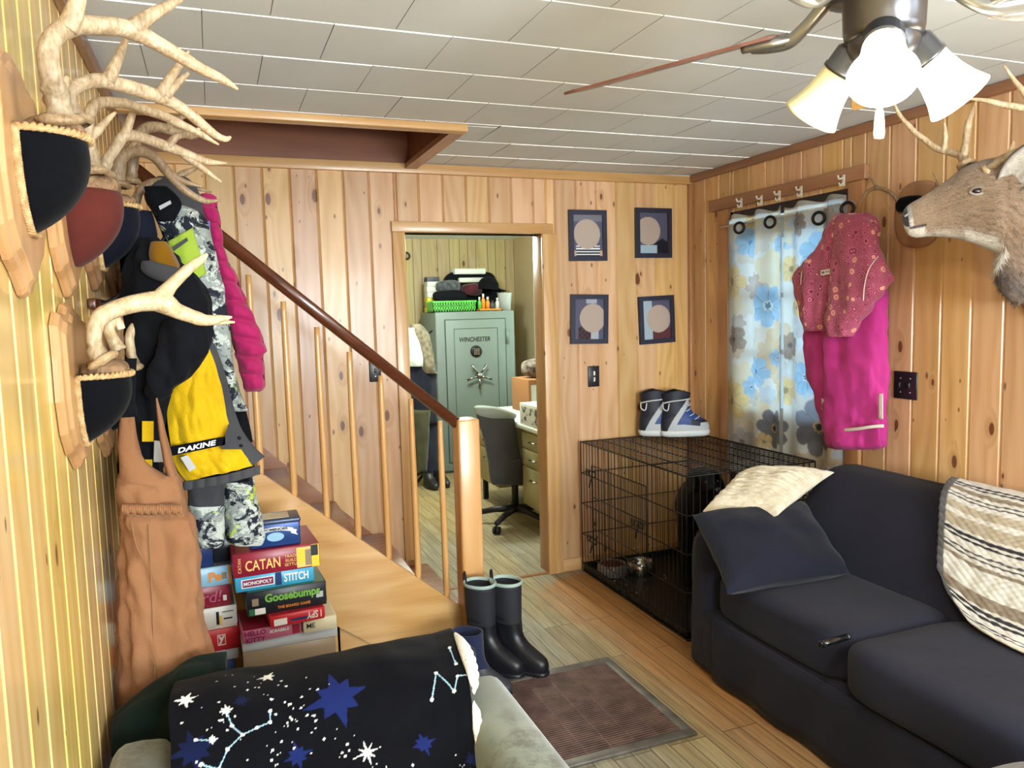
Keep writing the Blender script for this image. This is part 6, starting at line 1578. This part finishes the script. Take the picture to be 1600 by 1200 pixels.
# left pile
yL = 2.88
game('storage_box', 'blue box at the bottom of the left pile of games', -.23, -.0, yL-.01, 0, .255, .24, 0, 'navy', 'silver', 'box')
game('board_game', 'white and blue edged game box under the red one in the left pile', -.23, X(369, yL)-.01, yL-.012, .255, .295, .23, 0, 'silver', 'pale')
t, F_, patch, word, r_ = game('board_game', 'glossy red game box near the bottom of the left pile', -.23, X(369, yL), yL-.02, .295, .375, .24, .04, 'scarlet', 'kraft')
patch(.70, .81, .25, .75, 'white'); patch(.71, .80, .30, .70, 'scarlet', d_=.002); word('y', .755, .5, h=.36, m_='white', bold=.04)
t, F_, patch, word, r_ = game('board_game', 'white game box with black marks in the left pile', -.23, X(366, yL), yL-.015, .375, .455, .23, .03, 'white', 'kraft')
patch(.72, .76, .2, .8, 'black'); patch(.76, .80, .15, .6, 'gold'); patch(.82, .94, .40, .47, 'black'); patch(.8, .96, .72, .78, 'grey')
t, F_, patch, word, r_ = game('board_game', 'dark red game box in the left pile under the pale blue one', -.23, X(357, yL), yL-.01, .455, .535, .2, .03, 'crimson', 'red')
word('rd!', .74, .5, h=.5, m_='pink', shear=.2); patch(.90, .955, .25, .5, 'white')
t, F_, patch, word, r_ = game('board_game', 'pale blue game box with an orange end in the left pile', -.23, X(362, yL), yL-.02, .535, .605, .22, .04, 'pale', 'grey')
word('Pe', .77, .5, h=.5, m_='orange', bold=.05); patch(.955, .998, .02, .98, 'orange'); 
patch(.86, .93, .32, .66, 'kraft')
game('board_game', 'dark navy box on the pale blue one at the top of the left pile', -.20, X(334, yL), yL-.01, .605, .715, .13, .02, 'navy', 'slate')
game('board_game', 'black box between the navy box and the white and red one', X(336, yL), X(366, yL)+.01, yL+.03, .605, .70, .12, .02, 'black', 'slate')
t, F_, patch, word, r_ = game('board_game', 'small white and red game box below the camouflage leg', X(326, yL), X(386, yL), yL-.01, .715, .765, .12, -.04, 'red', 'cream')
patch(.05, .94, .12, .88, 'white'); word('K', .5, .5, h=.4, m_='scarlet', bold=.05); patch(.72, .9, .66, .8, 'crimson', d_=.0022)
# ------------------------------------------------------------------ office
SAFE = mat('safe_grey_green', '#74847f', .5, c2='#6f7e7a', sc=3, bump=.06, bsc=400)
SAFED = mat('safe_seam', '#3c4644', .6); CHR = mat('chrome', '#9a9a9a', .2, metal=1.)
sx0, sx1, sy, sz = 1.945, 2.741, 7.0, 1.545
sf = thing('gun_safe', 'tall grey green safe with five spoke handle in the far office', 'safe', (2.34, 7.3, 0))
mb = MB(); mb.box(sx0, sx1, sy, 7.55, .02, sz, bev=.012, seg=3); mb.box(sx0+.04, sx1-.04, sy+.05, 7.5, 0, .03, 0); mb.build('body', SAFE, sf)
mb = MB(); mb.box(2.032, 2.648, sy-.006, sy+.01, .10, 1.474); mb.build('door_seam', SAFED, sf)
mb = MB(); mb.box(2.040, 2.640, sy-.012, sy+.01, .108, 1.466, bev=.004); dr2 = mb.build('door', SAFE, sf)
mb = MB(); a0_, a1_, b0_, b1_ = 2.118, 2.562, .19, 1.385
for x0, x1, z0_, z1_ in ((a0_, a1_, b1_-.006, b1_), (a0_, a1_, b0_, b0_+.006), (a0_, a0_+.006, b0_, b1_), (a1_-.006, a1_, b0_, b1_)): mb.box(x0, x1, sy-.0135, sy-.01, z0_, z1_)
mb.build('panel_groove', SAFED, dr2)
text('WINCHESTER', at(742, 530, 1, sy-.014), (1, 0, 0), (0, 0, 1), mat('safe_ink', '#101214', .5), dr2, w=.315, h=.045, bold=.02, shear=.15)
kc = at(744, 549, 1, sy-.012)
mb = MB(); mb.lathe([(.058, .0), (.056, .012), (.05, .018), (.034, .020), (0, .02)], kc, (0, -1, 0), n=32); kp = mb.build('keypad_dial', BLACK, sf)
mb = MB()
for i in range(3):
    for j in range(4): p = kc+V(((i-1)*.02, -.0205, (1.5-j)*.016)); mb.box(p.x-.007, p.x+.007, p.y-.002, p.y+.002, p.z-.005, p.z+.005)
mb.build('key', STEEL, kp)
hc_ = at(746, 586, 1, sy-.012); mb = MB(); mb.lathe([(.022, 0), (.022, .05), (.028, .055), (.028, .075), (0, .078)], hc_, (0, -1, 0), n=24)
for k in range(5):
    a_ = PI/2+2*PI*k/5+.62; d_ = V((cos(a_), 0, sin(a_))); p = hc_-V((0, .062, 0)); mb.tube([p+d_*.01, p+d_*.13], [.010, .011], 10)
mb.build('spoke_handle', CHR, sf)
for z in (1.30, .25): mb = MB(); mb.tube([(2.66, sy-.012, z-.075), (2.66, sy-.012, z+.075)], .016, 12); mb.build('hinge', SAFE, sf)

# clutter on the safe
def P7(px_, py_, y=7.2): return at(px_, py_, 1, y)
def ob(name, label, x0, x1, y0, y1, z0, z1, m_, cat='box', group='clutter on top of the safe', bev=.003):
    mb = MB(); mb.box(x0, x1, y0, y1, z0, z1, bev=bev); return tag(mb.build(name, m_), label, cat, group)
zs = sz+.001; BW_ = mat('carton_white', '#cdd3cf', .6); BY = mat('carton_yellow', '#cfc32b', .6); BK = mat('carton_dark', '#3c3f45', .5)
x_ = sx0+.006
for i, (h_, m_, lab, dx) in enumerate(((.045, BY, 'lowest yellow carton at the left end of the safe top', 0), (.045, BY, 'middle yellow carton at the left end of the safe top', .008), (.05, BY, 'topmost yellow carton, right under the white cartons', -.0), (.055, BW_, 'lowest white carton standing on the yellow ones', .004), (.05, BW_, 'second white carton above the yellow ones', .0), (.05, BW_, 'third white carton, right under the dark one', .006), (.045, BK, 'dark carton topping the stack at the left end of the safe', .004))):
    ob('carton', lab, x_+dx, x_+dx+.125, 7.28, 7.40, zs, zs+h_, m_); zs += h_+.0005
zs = sz+.001
GRN = mat('green_plastic', '#58b84e', .4)
bk_ = thing('basket', 'bright green slotted plastic basket on the safe', 'basket', (2.12, 7.12, zs), 'clutter on top of the safe')
gx0_, gx1_, gy0_, gy1_ = P7(676, 480, 7.06).x, P7(743, 480, 7.06).x, 7.04, 7.26; gh = .105
mb = MB(); mb.box(gx0_, gx1_, gy0_, gy1_, zs, zs+.006)
for y_ in (gy0_, gy1_-.005):
    mb.box(gx0_, gx1_, y_, y_+.005, zs, zs+.022); mb.box(gx0_, gx1_, y_, y_+.005, zs+.052, zs+.062); mb.box(gx0_-.006, gx1_+.006, y_-.003, y_+.008, zs+gh-.016, zs+gh)
    for i in range(17): x0 = gx0_+(gx1_-gx0_-.014)*i/16; mb.box(x0, x0+.014, y_, y_+.005, zs, zs+gh-.01)
for x0 in (gx0_, gx1_-.005): mb.box(x0, x0+.005, gy0_, gy1_, zs, zs+gh-.01)
mb.build('slotted_body', GRN, bk_)
def blob(name, label, px0, px1, py0, py1, y, dep, m_, cat, e=.6, wr=.012, seed=0):
    a_, b_ = at(px0, py1, 1, y), at(px1, py0, 1, y); mb = MB(); mb.cushion(((a_.x+b_.x)/2, y, (a_.z+b_.z)/2), (b_.x-a_.x, dep, b_.z-a_.z), e, wr=wr, seed=seed, nu=36, nv=20)
    return tag(mb.build(name, m_), label, cat, 'clutter on top of the safe')
blob('pouch', 'black padded pouch lying in the green basket', 677, 727, 453, 473, 7.15, .15, BLKC, 'pouch')
blob('glove', 'grey and black glove heaped above the basket', 680, 716, 438, 457, 7.2, .12, fabric('glove_grey', '#5b6266', '#2b2d31', sc=25), 'glove', wr=.03)
blob('holster', 'dark red and black holster behind the basket', 720, 750, 443, 462, 7.25, .1, fabric('holster_red', '#5a2630', '#1c1a1f', sc=15), 'holster', wr=.03)
blob('bundle', 'dark bundle of straps under the white folded papers', 696, 776, 424, 487, 7.40, .18, BLKC, 'bundle', e=.45, wr=.03)
for i, (a_, c_, py0, py1, lab) in enumerate(((708, 756, 420, 429, 'white folded paper on top of the pile above the safe'), (715, 753, 434, 442, 'white folded paper half way down the pile above the safe'))):
    p, q = at(a_, py1, 1, 7.33), at(c_, py0, 1, 7.33); mb = MB(); mb.box(p.x, q.x, 7.27, 7.42, p.z, q.z, bev=.008); tag(mb.build('folded_paper', BW_), lab, 'paper', 'clutter on top of the safe')
# black cap
c_ = at(763, 448, 1, 7.2); mb = MB(); hat = thing('cap', 'black baseball cap lying at the right end of the safe pile', 'cap', c_, 'clutter on top of the safe')
mb.lathe([(.10, -.03), (.105, .0), (.098, .04), (.075, .075), (.04, .092), (0, .097)], c_, (.1, 0, 1), n=28); mb.build('crown', BLKC, hat)
mb = MB(); mb.grid(lambda u, v: c_+V((.085+.105*v*(1-.55*(2*u-1)**2), (u-.5)*.17*(1-.2*v), -.028-.030*v+.012*(1-(2*u-1)**2))), 14, 8, thick=.005); mb.build('brim', BLKC, hat)
zs2 = zs; mb = MB(); p = at(789, 485, 1, 7.12)
mb.lathe([(.0, 0), (.055, 0), (.072, .17), (.075, .172), (.069, .165), (.052, .006), (0, .006)], (p.x, 7.12, zs), n=28); tag(mb.build('tumbler', mat('frosted_plastic', '#b3bcbb', .35)), 'pale tapered plastic cup at the right end of the safe top', 'cup', 'clutter on top of the safe')
ORA = mat('orange_plastic', '#d98a2c', .4)
tr = thing('tray', 'shallow orange tray of bottles on the safe', 'tray', (2.53, 7.1, zs), 'clutter on top of the safe')
p, q = at(747, 485, 1, 7.06), at(783, 485, 1, 7.06); mb = MB(); mb.box(p.x, q.x, 7.03, 7.2, zs, zs+.006); 
for a in ((p.x, q.x, 7.03, 7.036), (p.x, q.x, 7.194, 7.2), (p.x, p.x+.006, 7.03, 7.2), (q.x-.006, q.x, 7.03, 7.2)): mb.box(*a, zs, zs+.02)
mb.build('body', ORA, tr)
for i, (px_, h_, r_, m_, lab) in enumerate(((749, .13, .017, GRN, 'thin green bottle at the left of the orange tray'), (755, .16, .019, ORA, 'tall orange bottle with white cap in the tray'), (762, .13, .020, ORA, 'shorter orange bottle in the middle of the tray'), (769, .10, .026, BK, 'squat dark bottle in the orange tray'), (777, .12, .02, BW_, 'pale bottle at the right of the orange tray'))):
    p = at(px_, 470, 1, 7.12); t = thing('bottle', lab, 'bottle', (p.x, 7.12, zs+.007), 'clutter on top of the safe'); mb = MB()
    mb.lathe([(0, 0), (r_, 0), (r_, h_*.62), (r_*.5, h_*.75), (r_*.45, h_*.8)], (p.x, 7.12, zs+.007), n=18); mb.build('body', m_, t)
    mb = MB(); mb.lathe([(r_*.55, h_*.8), (r_*.55, h_), (0, h_)], (p.x, 7.12, zs+.007), n=16); mb.build('cap', BW_ if i != 3 else BLACK, t)

# clothes on a stand left of the safe
cs = thing('coat_stand', 'dark coat stand mostly hidden by jackets left of the safe', 'coat stand', (1.74, 6.72, 0))
mb = MB(); mb.tube([(1.735, 6.75, 0), (1.735, 6.75, 1.42)], .016, 10); mb.tube([(1.735, 6.75, 1.38), (1.70, 6.66, 1.38), (1.69, 6.60, 1.40)], .008, 8); mb.tube([(1.735, 6.75, 1.36), (1.79, 6.66, 1.36), (1.80, 6.60, 1.38)], .008, 8)
for k in range(4): a_ = PI/4+k*PI/2; mb.tube([(1.735, 6.75, .10), (1.735+.2*cos(a_), 6.75+.2*sin(a_), .012)], .014, 8)
mb.build('stand_pole', BLACK, cs)
fj = thing('jacket', 'tan camouflage jacket with white lining hanging left of the safe', 'jacket', (1.75, 6.62, 1.0))
TC = fabric('tan_camo_cloth', '#8c8470', '#5b5446', sc=26, sheen=.1)
mb = MB(); garment(mb, [(506, 642, 658, .05), (520, 640, 668, .09), (545, 650, 672, .09), (575, 658, 678, .09), (583, 660, 683, .07)], 1, 6.62, wr=.016, ws=9, n=36, k=7); mb.build('body', TC, fj)
mb = MB(); garment(mb, [(512, 632, 648, .05), (535, 630, 656, .08), (560, 630, 662, .08), (572, 634, 660, .06)], 1, 6.60, wr=.012, n=32, k=7); mb.build('lining', mat('white_fleece', '#cfd8d3', .9), fj)
pt = thing('trousers', 'dark navy and olive trousers hanging under the tan jacket', 'trousers', (1.75, 6.64, .2))
mb = MB(); garment(mb, [(570, 634, 680, .08), (610, 637, 682, .10), (660, 640, 684, .10)], 1, 6.66, wr=.012, n=36, k=7); mb.build('waist', fabric('dark_trouser_cloth', '#1f2330', '#171a24', sc=6), pt)
mb = MB(); garment(mb, [(640, 645, 672, .08), (690, 648, 668, .08), (735, 652, 665, .07)], 1, 6.60, wr=.01, n=30, k=6); mb.build('leg', fabric('olive_trouser_cloth', '#4c4c37', '#3c3c2c', sc=8), pt)
mb = MB(); garment(mb, [(650, 662, 684, .08), (700, 664, 684, .08), (742, 664, 684, .07)], 1, 6.68, wr=.01, n=30, k=6, seed=4); mb.build('leg', fabric('slate_trouser_cloth', '#2e3140', '#23252f', sc=8), pt)
# boots under them
for i, (x, y, lab) in enumerate(((1.70, 6.5, 'black shoe on the office floor under the olive trouser leg'), (1.82, 6.55, 'black shoe on the office floor beside the safe'))):
    rows_ = [(.01, -.10, .15, .045, 2.4), (.05, -.1, .15, .045), (.09, -.095, .06, .042), (.13, -.09, .02, .04)]
    M4 = Matrix.Translation((x, y, 0)) @ Matrix.Rotation(-1.4, 4, 'Z'); mb = MB(); mb.loft([[M4 @ p for p in ell(V(((r[1]+r[2])/2, 0, r[0])), V(((r[2]-r[1])/2, 0, 0)), V((0, r[3], 0)), 20)] for r in catmull([(*r, 2)[:4] for r in rows_], 4)])
    tag(mb.build('shoe', RUB), lab, 'shoe', 'shoes under the hanging trousers')
# curtains of the office
PALE = vprint('pale_curtain', .85, .1, 400, .2, trans=.4)
def ocurt(f_, label, n_u):
    t = thing('curtain', label, 'curtain', f_(.5, 1)); mb = MB(); mb.grid(f_, n_u, 40, col=lambda u, v: lin('#d5dccb')[:3]); mb.build('panel', PALE, t); return t
t = ocurt(lambda u, v: V((1.42+.385*u+.02*v*u, 7.62+.025*sin(u*22), 2.16-2.0*v)), 'pale green curtain on the far office wall left of the safe', 60)
g_ = at(635, 400, 1, 7.585); mb = MB(); mb.tube([g_+V((cos(a_)*.032, 0, sin(a_)*.032)) for a_ in [2*PI*k/24 for k in range(25)]], .011, 8, cap=False); mb.build('grommet', BLACK, t)
t = ocurt(lambda u, v: V((OX1-.03+.02*sin(u*40), 7.16-1.0*u, 2.02-1.3*v)), 'white curtain on the office side window', 60)
t = ocurt(lambda u, v: V((OX1-.03+.02*sin(u*40), 6.15-.75*u, 2.02-1.3*v)), 'white curtain on the office side window, hidden half', 60)
bpy.data.objects.remove(t.children[0]); bpy.data.objects.remove(t)
# desk
DSK = mat('desk_putty_metal', '#a29a76', .4, metal=.2); DTOP = mat('desk_top_pale', '#cfd6d3', .35)
dk = thing('desk', 'putty coloured metal desk with pale top in the office', 'desk', (2.35, 5.2, 0))
dx0, dx1, dyA, dyB, dz = 1.975, 2.72, 4.50, 5.95, .745
mb = MB(); mb.box(dx0-.015, dx1, dyA-.01, dyB+.01, dz-.035, dz, bev=.008); mb.build('desk_top', DTOP, dk)
for y0, y1 in ((5.50, 5.93), (4.52, 4.97)):
    mb = MB(); mb.box(dx0+.015, dx1-.03, y0, y1, .17, dz-.036); pd_ = mb.build('pedestal', DSK, dk)
    for z0_, z1_ in ((.585, .695), (.46, .575), (.18, .45)):
        mb = MB(); mb.box(dx0, dx0+.016, y0+.012, y1-.012, z0_, z1_, bev=.004); dw = mb.build('drawer', DSK, dk)
        zc_ = (z0_+z1_)/2+(.06 if z1_-z0_ > .2 else 0); ym = (y0+y1)/2
        mb = MB(); mb.tube([(dx0, ym-.05, zc_), (dx0-.018, ym-.045, zc_), (dx0-.018, ym+.045, zc_), (dx0, ym+.05, zc_)], .005, 6); mb.build('drawer_handle', STEEL, dw)
for y_ in (4.56, 5.89):
    for x_ in (dx0+.04, dx1-.08): mb = MB(); mb.box(x_-.018, x_+.018, y_-.018, y_+.018, .012, .17); mb.lathe([(0, 0), (.022, 0), (.022, .012), (.008, .014)], (x_, y_, 0), n=14); mb.build('leg', BLACK, dk)
# things on the desk
p = at(812, 640, 1, 4.95)
pb2 = thing('carton', 'printed black and white carton on the near end of the desk', 'box', (2.30, 4.80, dz), None)
x0_ = at(812, 640, 1, 4.98).x; mb = MB(); mb.box(x0_, x0_+.30, 4.62, 4.98, dz+.001, dz+.15, bev=.003); mb.build('box', BW_, pb2)
mb = MB(); mb.box(x0_-.001, x0_, 4.66, 4.94, dz+.02, dz+.13); mb.box(x0_+.02, x0_+.28, 4.619, 4.62, dz+.06, dz+.14); mb.build('printed_panel', mat('photo_dark', '#4b4d50', .5, c2='#c8c8c4', sc=22, lo=.45, hi=.5), pb2)
KR = mat('cardboard', '#94653c', .8); cb_ = thing('cardboard_box', 'brown cardboard box at the back of the desk', 'box', (2.6, 5.5, dz))
mb = MB(); q = at(813, 630, 1, 5.6).x; mb.box(q, q+.34, 5.42, 5.78, dz+.001, dz+.26, bev=.004); mb.build('box', KR, cb_); mb = MB(); mb.box(q+.02, q+.07, 5.417, 5.42, dz+.08, dz+.22); mb.build('paper_label', BW_, cb_)
mb = MB(); mb.cushion((q+.14, 5.60, dz+.335), (.24, .2, .15), .7, wr=.03, nu=40, nv=24); tag(mb.build('gear_bag', fabric('gear_black', '#1c1d22', '#9a8c80', sc=30)), 'black bag with pale straps heaped on the cardboard box', 'bag')
# chair
ch = thing('office_chair', 'grey high backed swivel chair at the office desk', 'office chair', (1.92, 5.08, 0))
CHF = fabric('chair_grey', '#4c4a4d', '#434246', sc=6, sheen=.2)
mb = MB(); garment(mb, [(637, 745, 760, .012), (643, 743, 796, .03), (655, 746, 803, .035), (690, 757, 809, .04), (725, 763, 815, .042), (750, 766, 819, .04), (757, 770, 818, .02)], 1, 5.06, wr=.003, n=44, k=8, e=3); mb.build('backrest', CHF, ch)
mb = MB(); garment(mb, [(634, 745, 760, .02), (637, 741, 780, .045), (646, 743, 804, .05), (653, 752, 805, .035)], 1, 5.06, wr=.002, n=40, k=6, e=2.6); mb.build('headrest_pad', mat('chair_pad_grey', '#8d958f', .7), ch)
mb = MB(); mb.cushion((2.06, 5.22, .45), (.42, .42, .09), .4); mb.build('seat', CHF, ch)
mb = MB(); mb.tube([(1.96, 5.08, .10), (1.96, 5.08, .42)], .025, 14); mb.tube([(1.98, 5.08, .42), (1.80, 5.07, .44), (1.77, 5.07, .60)], .02, 10, k=4); mb.build('gas_column', BLACK, ch)
for k in range(5):
    a_ = 2*PI*k/5-2.42; mb = MB(); e_ = V((1.96+.29*cos(a_), 5.08+.29*sin(a_), .075)); mb.tube([(1.96, 5.08, .115), (1.96+.15*cos(a_), 5.08+.15*sin(a_), .105), e_], [.028, .022, .018], 10); lg_ = mb.build('base_arm', BLACK, ch)
    mb = MB()
    for s_ in (-1, 1):
        w_ = V((-sin(a_), cos(a_), 0)); mb.lathe([(0, -.008), (.027, -.007), (.028, .007), (0, .008)], V((e_.x, e_.y, .028))+w_*s_*.014, w_, n=18)
    mb.tube([e_, V((e_.x, e_.y, .03))], .008, 8); mb.build('caster', BLACK, lg_)
mb = MB(); mb.grid(lambda u, v: V((2.03+.12*u, 4.86+.01*sin(u*8), .52-.20*v)), 10, 10, thick=.01); tag(mb.build('folded_cloth', fabric('orange_cloth', '#c8592f')), 'orange cloth hanging off the seat of the office chair', 'cloth')

# ------------------------------------------------------------------ light
def area(name, loc, rot, sx, sy_, e, c=(1, 1, 1)):
    L = bpy.data.lights.new(name, 'AREA'); L.shape = 'RECTANGLE'; L.size = sx; L.size_y = sy_; L.energy = e; L.color = c
    o = bpy.data.objects.new(name, L); COL.objects.link(o); o.location = loc; o.rotation_euler = rot; return o
area('added_fill_rear', ((RX0+RX1)/2, YF-.13, (RZ0+RZ1)/2), (PI/2+.62, 0, 0), RX1-RX0, RZ1-RZ0, 300, (.82, .93, 1))  # added fill from behind, tipped up to brighten the ceiling
area('added_fill_side', (XR+.16, (WY0+WY1)/2, (WZ0+WZ1)/2), (PI/2+.25, 0, PI/2), WY1-WY0, WZ1-WZ0, 38, (.82, .93, 1))  # added side fill that brightens the left wall
area('daylight_door', (XR+3., 3.18, 1.7), (PI/2, 0, PI/2), 1.6, 1.6, 420, (.55, .82, 1))
area('daylight_office', (OX1+.3, 6.25, 1.5), (PI/2, 0, PI/2), 1.7, 1.1, 45, (.95, 1, 1))
OL = thing('ceiling_light', 'round office ceiling light out of view', 'ceiling light', (1.7, 5.6, 2.3))
mb = MB(); mb.lathe([(.14, .0), (.15, -.02), (.12, -.05), (.06, -.065), (0, -.068)], (1.7, 5.6, 2.299), n=28); mb.build('diffuser', emit('office_lamp', '#f3ffe6', 6), OL)
L = bpy.data.lights.new('office_bulb', 'POINT'); L.energy = 85; L.color = (.95, 1, .88); L.shadow_soft_size = .14; o = bpy.data.objects.new('office_bulb', L); COL.objects.link(o); o.location = (1.7, 5.6, 2.14)
W = bpy.data.worlds.new('sky'); SC.world = W; W.use_nodes = True; bg = W.node_tree.nodes['Background']; bg.inputs[0].default_value = (.62, .84, 1, 1); bg.inputs[1].default_value = 1.0
SC.view_settings.view_transform = 'Standard'; SC.view_settings.look = 'None'; SC.view_settings.gamma = 1; SC.view_settings.use_curve_mapping = False
SC.view_settings.exposure = .46
SC.cycles.use_denoising = True; SC.cycles.max_bounces = 10; SC.cycles.diffuse_bounces = 6; SC.cycles.sample_clamp_indirect = 6
